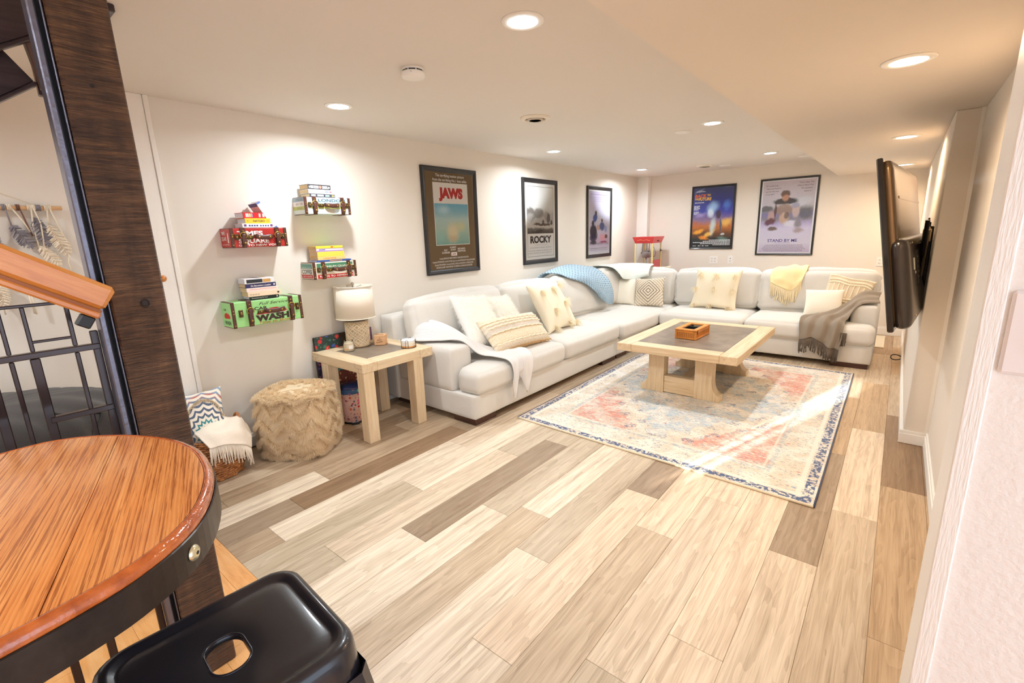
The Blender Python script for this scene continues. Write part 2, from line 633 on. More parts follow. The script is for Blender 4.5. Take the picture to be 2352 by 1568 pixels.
for r in range(20):
    xa, xb = 3.72 - (r + 1) * PW, 3.72 - r * PW
    xa = max(xa, 0.002)
    y0, before, after = ROWS[r]
    segs = []
    y = y0
    for i, c in enumerate(before):
        segs.append((y - PL, y, c))
        y -= PL
    y = y0
    i = 0
    while y < YF:
        c = after[i % len(after)] if i < len(after) else rng.choice('mtlgn')
        segs.append((y, y + PL, c))
        y += PL
        i += 1
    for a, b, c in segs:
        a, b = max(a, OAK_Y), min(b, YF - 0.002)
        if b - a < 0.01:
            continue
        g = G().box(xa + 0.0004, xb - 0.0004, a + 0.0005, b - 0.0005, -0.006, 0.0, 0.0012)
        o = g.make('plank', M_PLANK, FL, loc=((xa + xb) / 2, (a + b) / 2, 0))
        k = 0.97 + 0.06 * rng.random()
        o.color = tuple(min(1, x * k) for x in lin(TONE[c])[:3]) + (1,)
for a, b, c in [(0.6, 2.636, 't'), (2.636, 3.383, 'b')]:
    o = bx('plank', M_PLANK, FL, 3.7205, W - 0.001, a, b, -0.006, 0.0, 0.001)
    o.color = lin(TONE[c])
M_OAKFLOOR = wood('honey_oak_floor', 'cf8a4c', 'e7a866', 'f2bd80', 'X', 0.32, 9, 3.0, coat=0.3)
for i in range(14):
    yb = OAK_Y - i * 0.083
    o = bx('plank', M_OAKFLOOR, FL, 0.002, 1.05 + 0.35 * ((i * 7) % 4), yb - 0.0825, yb, -0.006, 0.0, 0.001)
    o2 = bx('plank', M_OAKFLOOR, FL, 1.051 + 0.35 * ((i * 7) % 4), 5.19, yb - 0.0825, yb, -0.006, 0.0, 0.001)
bx('plank', M_OAKFLOOR, FL, 0.002, 5.19, YB, OAK_Y - 14 * 0.083, -0.006, 0, 0.001, label='honey oak flooring')

# ------------------------------------------------------------------ ceiling fixtures
M_LENS_C = emit('downlight_lens_cool', COOL, 14)
M_LENS_W = emit('downlight_lens_warm', (1.0, 0.80, 0.55), 9)
M_FIX = plain((244, 241, 236), 0.4)
def downlight(x, y, z, warm, label, r=0.088):
    t = thing('recessed_light', label, 'ceiling light', (x, y, z), group='recessed ceiling lights')
    G().lathe([(r, 0.0), (r, -0.003), (r - 0.006, -0.006), (r - 0.026, -0.006), (r - 0.028, -0.002), (r - 0.028, 0.0)], 32).make('trim_ring', M_FIX, t, smooth=True)
    G().lathe([(r - 0.028, -0.0045), (r - 0.028, -0.003)], 32).make('lens', M_LENS_W if warm else M_LENS_C, t)
    ld = bpy.data.lights.new('bulb', 'AREA')
    ld.shape = 'DISK'
    ld.size = 0.11
    ld.energy = SOFFIT_W if warm else LAMP_W
    ld.color = WARM if warm else COOL
    ld.spread = math.radians(162)
    lo = bpy.data.objects.new('bulb', ld)
    COL.objects.link(lo)
    lo.parent = t
    lo.location = (0, 0, -0.009)
    return t
for x, y, l in [(2.17, 1.21, 'big white recessed ceiling light, nearest one in the main ceiling'),
                (0.55, 1.365, 'white recessed ceiling light above the suitcase shelves by the left wall'),
                (0.505, 3.89, 'white recessed ceiling light above the black framed poster with grey photo'),
                (0.48, 6.15, 'white recessed ceiling light in the far left corner above the popcorn machine'),
                (2.146, 3.78, 'white recessed ceiling light between the blank disc and the soffit edge'),
                (2.142, 6.0, 'white recessed ceiling light in front of the two far wall posters')]:
    downlight(x, y, H, False, l)
for y, l in [(2.06, 'large warm recessed light in the soffit, closest of its row'),
             (4.226, 'warm recessed light in the soffit, middle of its row of three'),
             (6.45, 'warm recessed light in the soffit, farthest, behind the television top')]:
    downlight(3.40, y, ZS, True, l)
downlight(2.17, -1.35, H, False, 'unseen recessed ceiling light added over the bar table to light the near end')  # unseen lamp continuing the row, added for light
downlight(0.55, -1.2, H, False, 'unseen recessed ceiling light added over the bean bag to light the near end')  # second unseen lamp, added likewise for light

sd = thing('smoke_detector', 'round white smoke detector on the ceiling near the left', 'smoke detector', (1.42, 1.26, H))
G().lathe([(0.056, 0.0), (0.056, -0.006), (0.05, -0.008), (0.05, -0.016)], 28).make('base', M_FIX, sd, smooth=True)
G().lathe([(0.058, -0.017), (0.061, -0.022), (0.061, -0.036), (0.055, -0.043), (0.02, -0.045)], 28).make('cover', M_FIX, sd, smooth=True)
for k in range(8):
    a = k * pi / 4
    G().box(-0.016, 0.016, -0.0515, -0.049, -0.015, -0.010, M=Matrix.Rotation(a, 4, 'Z')).make('vent_slot', M_BLACK, sd)
G().box(-0.004, 0.004, -0.0635, -0.0605, -0.030, -0.026, M=Matrix.Rotation(0.7, 4, 'Z')).make('test_button', plain((200, 198, 192), 0.4), sd)

def round_vent(x, y, lab):
    t = thing('ceiling_vent', lab, 'vent', (x, y, H), group='round ceiling vents')
    G().lathe([(0.112, 0.0), (0.112, -0.004), (0.09, -0.016), (0.083, -0.018), (0.075, -0.010), (0.075, 0)], 36).make('flange', plain((238, 228, 212), 0.5), t, smooth=True)
    G().lathe([(0.074, -0.003), (0.074, -0.001)], 28).make('duct_throat', plain((50, 42, 36), 0.8), t)
    for r in (0.058, 0.038, 0.018):
        G().lathe([(r + 0.008, -0.020), (r, -0.008), (r - 0.002, -0.008), (r + 0.006, -0.021)], 28).make('cone_ring', plain((232, 222, 206), 0.5), t, smooth=True)
    return t
round_vent(1.24, 2.56, 'round cream ceiling vent with louvre rings, nearer one')
round_vent(1.24, 6.505, 'round cream ceiling vent near the far wall, beside a blank disc')
for x, y, l in [(1.845, 3.96, 'flat white blank disc on the ceiling left of a lit recessed light'),
                (1.434, 6.75, 'small white disc on the ceiling right of the far vent'),
                (2.40, 6.66, 'small white disc on the ceiling at the soffit end')]:
    t = thing('ceiling_disc', l, 'ceiling cover', (x, y, H), group='blank ceiling discs')
    G().lathe([(0.075, 0), (0.073, -0.006), (0.02, -0.010), (0.0015, -0.0105)], 28).make('cover_plate', M_FIX, t, smooth=True)

# ------------------------------------------------------------------ wall plates
M_PLATE = plain((240, 237, 232), 0.35)
def outlet_plate(name, x, z, w, h, lab, cols=1, kind='outlet'):
    t = thing(name, lab, 'outlet' if kind == 'outlet' else 'wall plate', (x, YF, z))
    G().box(-w / 2, w / 2, -0.006, 0, -h / 2, h / 2, 0.002).make('plate', M_PLATE, t)
    for c in range(cols):
        cx = (c - (cols - 1) / 2) * 0.046
        for sz in (-0.02, 0.02):
            if kind == 'outlet':
                G().box(cx - 0.016, cx + 0.016, -0.008, -0.005, sz - 0.014, sz + 0.014, 0.002).make('socket', plain((228, 224, 216), 0.4), t)
                for dx in (-0.006, 0.006):
                    G().box(cx + dx - 0.0012, cx + dx + 0.0012, -0.0085, -0.0075, sz - 0.004, sz + 0.006).make('slot', M_BLACK, t)
            else:
                G().lathe([(0.006, 0), (0.006, 0.006), (0.003, 0.01)], 12, M=Matrix.Translation((cx, -0.006, sz)) @ Matrix.Rotation(pi / 2, 4, 'X')).make('jack', plain((120, 112, 100), 0.3, 0.6), t, smooth=True)
outlet_plate('outlet', 1.237, 0.948, 0.118, 0.118, 'white double outlet plate under the dark blue poster', 2)
outlet_plate('cable_plate', 1.482, 0.953, 0.072, 0.118, 'narrow white cable jack plate between the two far posters', 1, 'jack')
outlet_plate('outlet', 3.30, 0.945, 0.105, 0.118, 'white double outlet plate at the right end, partly behind the television', 2)
sw = thing('switch_plate', 'large pale switch plate on the textured wall at the right edge', 'switch', (3.655, YST, 1.272))
G().box(-0.060, 0.075, -0.007, 0, -0.062, 0.062, 0.004).make('plate', plain((238, 228, 224), 0.4), sw)
for dx in (-0.02, 0.035):
    G().box(dx - 0.012, dx + 0.012, -0.011, -0.006, -0.03, 0.03, 0.003).make('rocker', plain((240, 234, 230), 0.35), sw)

# ================================================================== RUG
def rug_mat():
    t = NT('vintage_rug', 0.95, sheen=0.3, spec=0.1)
    uvn = t.n('ShaderNodeTexCoord').outputs['UV']
    sep = t.n('ShaderNodeSeparateXYZ')
    t.put(sep.inputs[0], uvn)
    U, V = sep.outputs[0], sep.outputs[1]          # metres: U across (0..2.02) V along (0..2.85)
    obj = t.coord()
    warp = t.noise(obj, 9, 4)
    wv = t.math('MULTIPLY', t.math('SUBTRACT', warp, 0.5), 0.16)
    cu = t.math('ABSOLUTE', t.math('ADD', t.math('SUBTRACT', U, 1.01), wv))
    cv = t.math('ABSOLUTE', t.math('ADD', t.math('SUBTRACT', V, 1.42), wv))
    st = lambda a, s: t.math('DIVIDE', t.math('FLOOR', t.math('MULTIPLY', a, s)), s)   # stepped outlines
    su, sv = st(cu, 16.0), st(cv, 16.0)
    # weave direction speckles
    n1 = t.noise(t.coord(scale=(1, 3.2, 1)), 22, 4, 0.7)
    n2 = t.noise(t.coord(scale=(1, 3.0, 1), loc=(3, 1, 0)), 46, 3, 0.7)
    n3 = t.noise(t.coord(loc=(7, 3, 0)), 5, 4, 0.65)
    n4 = t.noise(t.coord(scale=(1, 2.2, 1), loc=(1, 9, 0)), 30, 3, 0.7)
    cream, beige, coral, blue, teal, navy, gold = 'f0e6d8', 'dfd0bb', 'da8a76', 'a4c4d6', '84a8ba', '4e6084', 'e2bc82'
    base = t.mix(t.smooth(n3, 0.4, 0.6), cream, beige)
    # corner spandrels (coral), central medallion (blue), field edges
    dia = t.math('ADD', t.math('MULTIPLY', su, 1.05), t.math('MULTIPLY', sv, 0.72))
    dist = t.smooth(n3, 0.34, 0.52)
    inner = t.math('MULTIPLY', t.smooth(cu, 0.74, 0.70), t.smooth(cv, 1.14, 1.10))
    sp = t.math('MULTIPLY', t.math('MULTIPLY', t.smooth(dia, 0.90, 0.92), inner), t.smooth(n1, 0.34, 0.52))
    ero = t.smooth(t.noise(t.coord(loc=(5, 8, 0)), 7, 5, 0.7), 0.42, 0.58)
    c = t.mix(t.math('MULTIPLY', sp, t.math('ADD', t.math('MULTIPLY', ero, 0.62), 0.28)), base, coral)
    med = t.math('MULTIPLY', t.smooth(dia, 0.74, 0.72), t.math('MULTIPLY', t.smooth(n1, 0.36, 0.54), dist))
    c = t.mix(t.math('MULTIPLY', med, t.math('ADD', t.math('MULTIPLY', ero, -0.45), 0.8)), c, blue)
    med2 = t.math('MULTIPLY', t.smooth(dia, 0.34, 0.32), t.smooth(n4, 0.42, 0.55))
    c = t.mix(t.math('MULTIPLY', med2, 0.8), c, 'd8c4a4')
    # stepped navy outlines
    ring = lambda d, w: t.math('MULTIPLY', t.smooth(d[0], d[1], d[1] + 0.006), t.smooth(d[0], d[1] + w, d[1] + w - 0.006))
    for d0, w_ in ((0.74, 0.03), (0.90, 0.024), (0.34, 0.022), (0.50, 0.016)):
        c = t.mix(t.math('MULTIPLY', ring((dia, d0), w_), t.smooth(n2, 0.48, 0.58)), c, navy)
    # broken motif patches
    vo = t.voro(t.coord(scale=(1, 1.4, 1)), 7)
    c = t.mix(t.math('MULTIPLY', t.smooth(vo, 0.16, 0.08), t.smooth(n1, 0.45, 0.6)), c, teal)
    vo2 = t.voro(t.coord(scale=(1, 1.4, 1), loc=(4, 2, 0)), 9)
    c = t.mix(t.math('MULTIPLY', t.smooth(vo2, 0.17, 0.09), t.smooth(n4, 0.45, 0.6)), c, coral)
    vo3 = t.voro(t.coord(scale=(1, 1.6, 1), loc=(9, 5, 0)), 8)
    c = t.mix(t.math('MULTIPLY', t.smooth(vo3, 0.13, 0.07), t.smooth(n2, 0.45, 0.6)), c, gold)
    # speckles everywhere
    c = t.mix(t.math('MULTIPLY', t.smooth(n2, 0.585, 0.64), 0.85), c, navy)
    c = t.mix(t.math('MULTIPLY', t.smooth(n4, 0.62, 0.68), 0.8), c, teal)
    c = t.mix(t.math('MULTIPLY', t.smooth(n1, 0.63, 0.70), 0.75), c, coral)
    c = t.mix(t.math('MULTIPLY', t.smooth(n2, 0.36, 0.30), 0.8), c, 'f6efe2')
    # border guard stripes and navy outer edge
    eu = t.math('SUBTRACT', 1.01, t.math('ABSOLUTE', t.math('SUBTRACT', U, 1.01)))
    ev = t.math('SUBTRACT', 1.425, t.math('ABSOLUTE', t.math('SUBTRACT', V, 1.425)))
    e = t.math('MINIMUM', eu, ev)
    band = lambda a, b: t.math('MULTIPLY', t.smooth(e, a, a + 0.006), t.smooth(e, b, b - 0.006))
    spk = t.smooth(t.noise(t.coord(scale=(1, 1, 1), loc=(2, 2, 0)), 60, 2), 0.42, 0.54)
    c = t.mix(t.math('MULTIPLY', band(0.012, 0.066), spk), c, navy)
    c = t.mix(t.math('MULTIPLY', band(0.07, 0.10), 0.8), c, cream)
    c = t.mix(t.math('MULTIPLY', band(0.25, 0.285), t.math('MULTIPLY', t.smooth(n1, 0.46, 0.58), 0.6)), c, teal)
    c = t.mix(t.math('MULTIPLY', band(0.285, 0.305), 0.6), c, cream)
    t.color(c)
    t.bump(t.noise(t.coord(), 240, 2), 0.4, 0.004)
    return t.m
M_RUG = rug_mat()
RC = [(1.250, 2.241), (3.269, 2.164), (3.252, 4.985), (1.215, 5.055)]
def rug_pt(u, v):
    a = (1 - u) * (1 - v); b = u * (1 - v); c = u * v; d = (1 - u) * v
    return (a * RC[0][0] + b * RC[1][0] + c * RC[2][0] + d * RC[3][0], a * RC[0][1] + b * RC[1][1] + c * RC[2][1] + d * RC[3][1])
rug = thing('area_rug', 'large faded oriental rug in cream, coral and blue under the coffee table', 'rug', (1.24, 2.24, 0))
g = G(); uv = []
nu, nv = 24, 30
for j in range(nv):
    for i in range(nu):
        u, v = i / (nu - 1), j / (nv - 1)
        p = rug_pt(u, v)
        g.v.append((p[0], p[1], 0.009 + 0.0012 * noise.noise(Vector((p[0] * 3, p[1] * 3, 0)))))
        uv.append((u * 2.02, v * 2.85))
for j in range(nv - 1):
    for i in range(nu - 1):
        g.f.append((j * nu + i, j * nu + i + 1, (j + 1) * nu + i + 1, (j + 1) * nu + i))
g.make('pile', M_RUG, rug, smooth=True, uv=uv, world=True)
g = G()
edge = [rug_pt(u, 1) for u in np.linspace(0, 1, 12)][::-1]
M_NB = fabric('navy_binding', (72, 78, 102))
for uu in (-0.001, 1.001):
    G().tube([(*rug_pt(uu, v), 0.006) for v in np.linspace(0, 1, 14)], 0.0058, 6).make('side_binding', M_NB, rug, smooth=True, world=True, label='navy stitched side binding')
M_CB = fabric('cream_binding', (226, 210, 180))
for vv in (-0.001, 1.001):
    G().tube([(*rug_pt(u, vv), 0.006) for u in np.linspace(0, 1, 14)], 0.0062, 6).make('end_binding', M_CB, rug, smooth=True, world=True, label='cream end binding')
# small runner rug behind the sofa
rr = thing('runner_rug', 'small patterned rug edge with cream band behind the sofa arm', 'rug', (2.9, 6.75, 0))
g = G().box(-0.7, 0.43, -0.40, 0.33, 0.0, 0.010, 0.003)
g.make('pile', M_RUG, rr, uv=[(x + 1.2, y + 1.0) for x, y, z in g.v])
G().box(0.43, 0.55, -0.40, 0.33, 0.0, 0.010, 0.003).make('end_band', fabric('cream_band', (226, 214, 190)), rr)
G().box(0.40, 0.432, -0.40, 0.33, 0.0095, 0.0115).make('dark_stripe', fabric('charcoal_stripe', (72, 72, 78)), rr)

# ================================================================== SECTIONAL SOFA
so = thing('sectional_sofa', 'large pale grey L-shaped sectional sofa with loose cushions', 'sofa', (0.6, 3.2, 0))
P = dict(parent=so, world=True)
def soft(name, dims, r=0.03, puff=(0, 0, 0), n=10, seed=0, fn=None, wob=0.003, mat=M_SOFA, parent=so):
    v, f = cushion(*dims, r, puff, n, wob, seed, fn)
    return mk(name, v, f, mat, parent, smooth=True, world=True)
Z0, ZB = 0.052, 0.245
soft('base', (0.06, 1.10, 1.91, 4.258, Z0, ZB), 0.012, n=8, wob=0.0015)
soft('base', (0.06, 1.10, 4.264, 6.25, Z0, ZB), 0.012, n=8, wob=0.0015)
soft('base', (1.104, 3.368, 5.20, 6.25, Z0, ZB), 0.012, n=8, wob=0.0015)
soft('back_frame', (0.03, 0.20, 1.885, 6.25, ZB - 0.19, 0.792), 0.018, n=8, wob=0.001)
soft('back_frame', (0.20, 3.35, 6.07, 6.25, ZB - 0.19, 0.785), 0.018, n=8, wob=0.001)
soft('arm', (0.19, 0.87, 1.905, 2.145, ZB - 0.01, 0.585), 0.035, (0, 0.004, 0.012))
soft('arm', (3.145, 3.368, 5.43, 6.10, ZB - 0.01, 0.605), 0.035, (0.004, 0, 0.012))
def t_left(p):
    x, y, z = p
    k = min(1, max(0, (0.905 - x) / 0.03))
    y0 = 1.925 + k * 0.225
    return (x, y0 + (y - 1.925) * (3.148 - y0) / (3.148 - 1.925), z)
soft('seat_cushion', (0.20, 1.135, 1.925, 3.148, 0.243, 0.425), 0.055, (0.012, 0.0, 0.028), 20, 1, t_left)
soft('seat_cushion', (0.20, 1.135, 3.156, 4.258, 0.243, 0.422), 0.055, (0.012, 0.0, 0.028), 14, 2)
soft('seat_cushion', (0.20, 1.185, 4.268, 6.06, 0.243, 0.42), 0.055, (0.012, 0.0, 0.022), 14, 3)
soft('seat_cushion', (1.192, 2.178, 5.165, 6.06, 0.243, 0.422), 0.055, (0, 0.012, 0.026), 14, 4)
def t_right(p):
    x, y, z = p
    k = min(1, max(0, (y - 5.385) / 0.03))
    x1 = 3.372 - k * 0.235
    return (2.186 + (x - 2.186) * (x1 - 2.186) / (3.372 - 2.186), y, z)
soft('seat_cushion', (2.186, 3.372, 5.165, 6.06, 0.243, 0.428), 0.06, (0, 0.012, 0.03), 20, 5, t_right)

def back_cushion(cen, L, Ht, T, rz, lean, seed, r=0.075, puff=0.055):
    M = Matrix.Translation(cen) @ Matrix.Rotation(rz, 4, 'Z') @ Matrix.Rotation(lean, 4, 'X')
    def fn(p):
        x, y, z = p
        # side seam gathers
        e = max(0, (abs(x) - L * 0.40) / (L * 0.10))
        q = math.sin(z * 75 + seed) * 0.006 * e
        ex = 1 - 0.05 * (abs(z) / (Ht / 2)) ** 2 * 0
        return tuple(M @ Vector((x * ex + q, y + q, z + 0.010 * math.sin(x * 3 + seed))))
    v, f = cushion(-L / 2, L / 2, -T / 2, T / 2, -Ht / 2, Ht / 2, r, (0.012, puff, 0.03), 18, 0.008, seed, fn)
    return mk('back_cushion', v, f, M_SOFA, so, smooth=True, world=True)
# along the left wall (front faces +x): local -y -> +x needs rz = +90deg
back_cushion((0.345, 2.52, 0.672), 1.14, 0.50, 0.20, pi / 2, -0.20, 1)
back_cushion((0.345, 3.56, 0.668), 0.96, 0.49, 0.20, pi / 2 - 0.03, -0.20, 2)
back_cushion((0.375, 4.58, 0.672), 1.06, 0.50, 0.22, pi / 2 - 0.05, -0.20, 3)
back_cushion((0.335, 5.42, 0.675), 0.66, 0.50, 0.20, pi / 2 + 0.04, -0.18, 4)
back_cushion((0.80, 5.90, 0.662), 0.66, 0.47, 0.20, 0.06, -0.20, 5)
back_cushion((1.66, 5.93, 0.668), 1.04, 0.48, 0.20, 0.0, -0.20, 6)
back_cushion((2.76, 5.93, 0.672), 1.16, 0.49, 0.22, 0.0, -0.22, 7)
for x0, x1, y0, y1 in [(0.84, 1.082, 1.93, 2.17), (0.10, 0.36, 1.95, 2.10), (0.93, 1.08, 3.95, 4.25), (0.93, 1.08, 4.28, 4.52), (2.10, 2.30, 5.225, 5.45), (3.03, 3.345, 5.225, 5.40), (3.2, 3.345, 6.05, 6.2)]:
    bx('foot', M_DARKFOOT, so, x0, x1, y0, y1, 0.0, Z0, 0.003, world=True)

# ================================================================== COFFEE TABLE
def slate_mat(name, a, b, c):
    t = NT(name, 0.33, spec=0.5)
    v = t.coord()
    n = t.noise(v, 5, 6, 0.65, 0.3)
    t.color(t.ramp(n, [(0.3, a), (0.5, b), (0.72, c)]))
    t.bump(t.noise(v, 60, 4), 0.12, 0.003)
    return t.m
M_SLATE = slate_mat('grey_brown_slate', '6f6355', '87796a', '9d8f7f')
ct = thing('coffee_table', 'square pale wood coffee table with dark slate inlay on trestle legs', 'table', (2.095, 3.95, 0.010))
zt = 0.45; th = 0.068
hx, hy = 0.505, 0.690
bw = 0.135
for sx in (-1, 1):
    xa, xb = sorted((sx * hx, sx * (hx - bw)))
    bx('frame_board', pale_wood('Y'), ct, xa, xb, -hy, hy, zt - th, zt, 0.004)
for sy in (-1, 1):
    ya, yb = sorted((sy * hy, sy * (hy - bw)))
    bx('frame_board', pale_wood('X'), ct, -hx + bw + 0.001, hx - bw - 0.001, ya, yb, zt - th, zt, 0.004)
bx('slate_inlay', M_SLATE, ct, -hx + bw + 0.001, hx - bw - 0.001, -hy + bw + 0.001, hy - bw - 0.001, zt - 0.04, zt - 0.002)
def leg_outline(s):
    # upright with a curved bracket foot on the outer side
    inn, out, ft = 0.135, 0.275, 0.345
    pts = [(inn, 0), (ft, 0), (ft, 0.05)]
    for k in range(1, 8):
        a = k / 8 * pi / 2
        pts.append((ft - 0.004 - (ft - out - 0.004) * math.sin(a), 0.05 + 0.125 * (1 - math.cos(a))))
    pts += [(out, 0.18), (out, zt - th), (inn, zt - th)]
    return [(s * x, z) for x, z in pts]
for sy, yy in ((-1, -0.46), (1, 0.42)):
    for sx in (-1, 1):
        o = leg_outline(sx)
        if sx > 0:
            o = o[::-1]
        # prism along y
        G().prism(o, 0, 0.105, M=Matrix.Translation((0, yy + 0.105 / 2, 0)) @ Matrix.Rotation(pi / 2, 4, 'X')).make('leg', pale_wood('Z'), ct)
    bx('low_rail', pale_wood('X'), ct, -0.134, 0.134, yy - 0.043, yy + 0.043, 0.004, 0.155, 0.003)
bx('stretcher', pale_wood('Y'), ct, -0.05, 0.05, -0.41, 0.37, 0.03, 0.12, 0.003)

# ================================================================== END TABLE
et = thing('end_table', 'chunky square pale wood end table with slate inlay beside the sofa arm', 'side table', (0.36, 1.565, 0))
ex0, ex1, ey0, ey1, ez, eth = 0.02, 0.69, 1.245, 1.885, 0.592, 0.070
ew = 0.125
L = dict(world=True)
bx('frame_board', pale_wood('X'), et, ex0, ex1, ey0, ey0 + ew, ez - eth, ez, 0.004, **L)
bx('frame_board', pale_wood('X'), et, ex0, ex1, ey1 - ew, ey1, ez - eth, ez, 0.004, **L)
bx('frame_board', pale_wood('Y'), et, ex0 + 0.001, ex0 + ew, ey0 + ew + 0.001, ey1 - ew - 0.001, ez - eth, ez, 0.004, **L)
bx('frame_board', pale_wood('Y'), et, ex1 - ew, ex1 - 0.001, ey0 + ew + 0.001, ey1 - ew - 0.001, ez - eth, ez, 0.004, **L)
bx('slate_inlay', M_SLATE, et, ex0 + ew + 0.001, ex1 - ew - 0.001, ey0 + ew + 0.001, ey1 - ew - 0.001, ez - 0.04, ez - 0.002, **L)
for xa in (0.125, 0.60):
    for ya in (1.252, 1.692):
        bx('leg', pale_wood('Z'), et, xa, xa + 0.088, ya, ya + 0.088, 0, ez - eth, 0.004, **L)
# finger joint lines at the front corners
for s, xc in ((1, ex0), (-1, ex1)):
    g = G()
    g.box(min(xc, xc + s * 0.085), max(xc, xc + s * 0.085), ey0 - 0.0006, ey0 + 0.0005, ez - 0.036, ez - 0.0345)
    g.box(xc + s * 0.085 - 0.0008, xc + s * 0.085 + 0.0008, ey0 - 0.0006, ey0 + 0.0005, ez - 0.036, ez - 0.001)
    g.box(min(xc + s * 0.05, xc + s * 0.0515), max(xc + s * 0.05, xc + s * 0.0515), ey0 - 0.0006, ey0 + 0.0005, ez - eth + 0.002, ez - 0.036)
    g.make('joint_lines', plain((150, 118, 84), 0.7), et, world=True)

# ================================================================== TELEVISION on wall arm
tvM = Matrix.Translation((3.4725, 3.62, 1.303)) @ Matrix.Rotation(-math.radians(5.0), 4, 'Z') @ Matrix.Rotation(-math.radians(9.5), 4, 'Y')
tv = thing('television', 'large black wall-mounted television seen from behind, swung off the wall', 'television', M=tvM)
M_TVB = plain((44, 35, 30), 0.22, coat=0.3, spec=0.6)
M_TVM = plain((128, 104, 78), 0.26, metal=0.6, coat=0.2)
hw, hh = 0.80, 0.475
# local: y along width (near end -), x- is the screen side
G().box(-0.022, 0.008, -hw, hw, -hh, hh, 0.006).make('bezel', plain((20, 17, 17), 0.12, coat=0.6), tv)
G().box(-0.0225, -0.0215, -hw + 0.02, hw - 0.02, -hh + 0.02, hh - 0.02).make('screen', plain((8, 8, 10), 0.06, coat=0.8), tv)
v, f = cushion(0.0, 0.040, -hw + 0.03, hw - 0.03, -hh + 0.02, hh - 0.012, 0.03, n=8, wob=0)
mk('back_panel', v, f, M_TVM, tv, smooth=True)
G().box(0.036, 0.043, -hw + 0.25, hw - 0.1, 0.26, 0.275, 0.002).make('rib', M_TVM, tv)
v, f = cushion(0.0, 0.085, -hw + 0.02, hw - 0.06, -hh + 0.005, 0.035, 0.045, n=10, wob=0)
mk('rear_housing', v, f, M_TVB, tv, smooth=True)
G().box(0.080, 0.088, -0.36, -0.16, -0.26, -0.05, 0.002).make('port_bay', plain((20, 16, 14), 0.4), tv)
for k in range(5):
    G().box(0.086, 0.0895, -0.28, -0.235, -0.10 - k * 0.03, -0.088 - k * 0.03).make('port', plain((120, 110, 100), 0.3, 0.7), tv)
G().box(0.084, 0.0875, -0.48, -0.44, -0.16, -0.09).make('rating_label', plain((225, 220, 205), 0.5), tv)
G().box(0.084, 0.0875, -0.42, -0.405, -0.185, -0.17).make('rating_label', plain((225, 220, 205), 0.5), tv)
for yy, zz in ((-0.52, 0.0), (-0.52, -0.42), (0.3, 0.0)):
    G().lathe([(0.006, 0), (0.006, 0.004)], 10, M=Matrix.Translation((0.084, yy, zz)) @ Matrix.Rotation(pi / 2, 4, 'Y')).make('screw', plain((190, 175, 150), 0.25, 0.9), tv)
mt = thing('tv_mount', 'black steel swing arm mount between the television and the wall', 'tv mount', (XC, 3.85, 1.2))
M_STEEL = plain((24, 22, 22), 0.3, metal=0.5)
bx('wall_plate', M_STEEL, mt, -0.02, 0, -0.13, 0.13, -0.22, 0.20, 0.003)
G().box(-0.035, -0.02, -0.28, 0.10, -0.12, 0.10, 0.003).make('bracket', M_STEEL, mt)
G().tube([(-0.03, -0.36, 0.18), (-0.035, -0.30, -0.16)], 0.008, 8).make('arm', plain((170, 150, 120), 0.2, 0.9), mt)
G().tube([(-0.045, -0.40, 0.24), (-0.045, -0.36, 0.03)], 0.012, 8).make('arm', M_STEEL, mt)
sp = thing('spray_bottle', 'small clear and yellow bottle with black cap standing on the tv bracket', 'bottle', (3.585, 3.64, 1.20))
G().box(-0.014, 0.014, -0.03, 0.03, 0.101, 0.105).make('base', M_BLACK, sp)
G().lathe([(0.02, 0.105), (0.022, 0.11), (0.022, 0.18), (0.012, 0.195), (0.012, 0.2)], 16).make('body', plain((214, 190, 140), 0.15, coat=0.5), sp, smooth=True)
G().lathe([(0.0225, 0.165), (0.0225, 0.175)], 16).make('collar_band', plain((222, 170, 40), 0.4), sp)
G().lathe([(0.014, 0.2), (0.014, 0.225), (0.006, 0.23), (0.005, 0.255)], 14).make('cap', M_BLACK, sp, smooth=True)
cl = G()
cl.tube([(XC, 5.72, 0.06)] + [(XC - 0.055 - 0.045 * math.cos(a), 5.72 + 0.012 * math.sin(2 * a), 0.05 + 0.028 * math.sin(a)) for a in np.linspace(-pi + 0.2, pi - 0.2, 14)] + [(XC, 5.72, 0.055)], 0.005, 6)
tag(cl.make('cable_loop', M_BLACK, smooth=True), 'small black cable loop sticking out of the white column low down', 'cable')
# ================================================================== SUITCASE SHELVES AND BOOKS
M_LEATHER = plain((86, 48, 38), 0.42, var=0.18, bump=0.2, bscale=160, coat=0.1)
M_BRASS = plain((176, 140, 70), 0.3, 0.85)
M_ABRASS = plain((98, 82, 48), 0.38, 0.8)
M_LINE = plain((58, 40, 34), 0.7)
def wallM(y, z):
    """frame on the left wall: local x runs along the wall, -y points into the room"""
    return Matrix.Translation((0, y, z)) @ Matrix.Rotation(pi / 2, 4, 'Z')
def worn(name, base, spot, amt=0.62, sc=9):
    t = NT(name, 0.45, coat=0.15)
    v = t.coord(rnd=True)
    n = t.noise(v, sc, 6, 0.72)
    t.color(t.mix(t.smooth(n, amt, amt + 0.05), base, spot))
    t.bump(t.noise(v, 90, 2), 0.08, 0.002)
    return t.m
def ink(c):
    return plain(c, 0.6)
def rect(g, x0, x1, z0, z1, y):
    g.add([(x0, y, z0), (x1, y, z0), (x1, y, z1), (x0, y, z1)], [(0, 1, 2, 3)])
    return g
def srect(parent, mat, y0, y1, z0, z1, x, name):
    G().add([(x, y1, z0), (x, y0, z0), (x, y0, z1), (x, y1, z1)], [(0, 1, 2, 3)]).make(name, mat, parent)

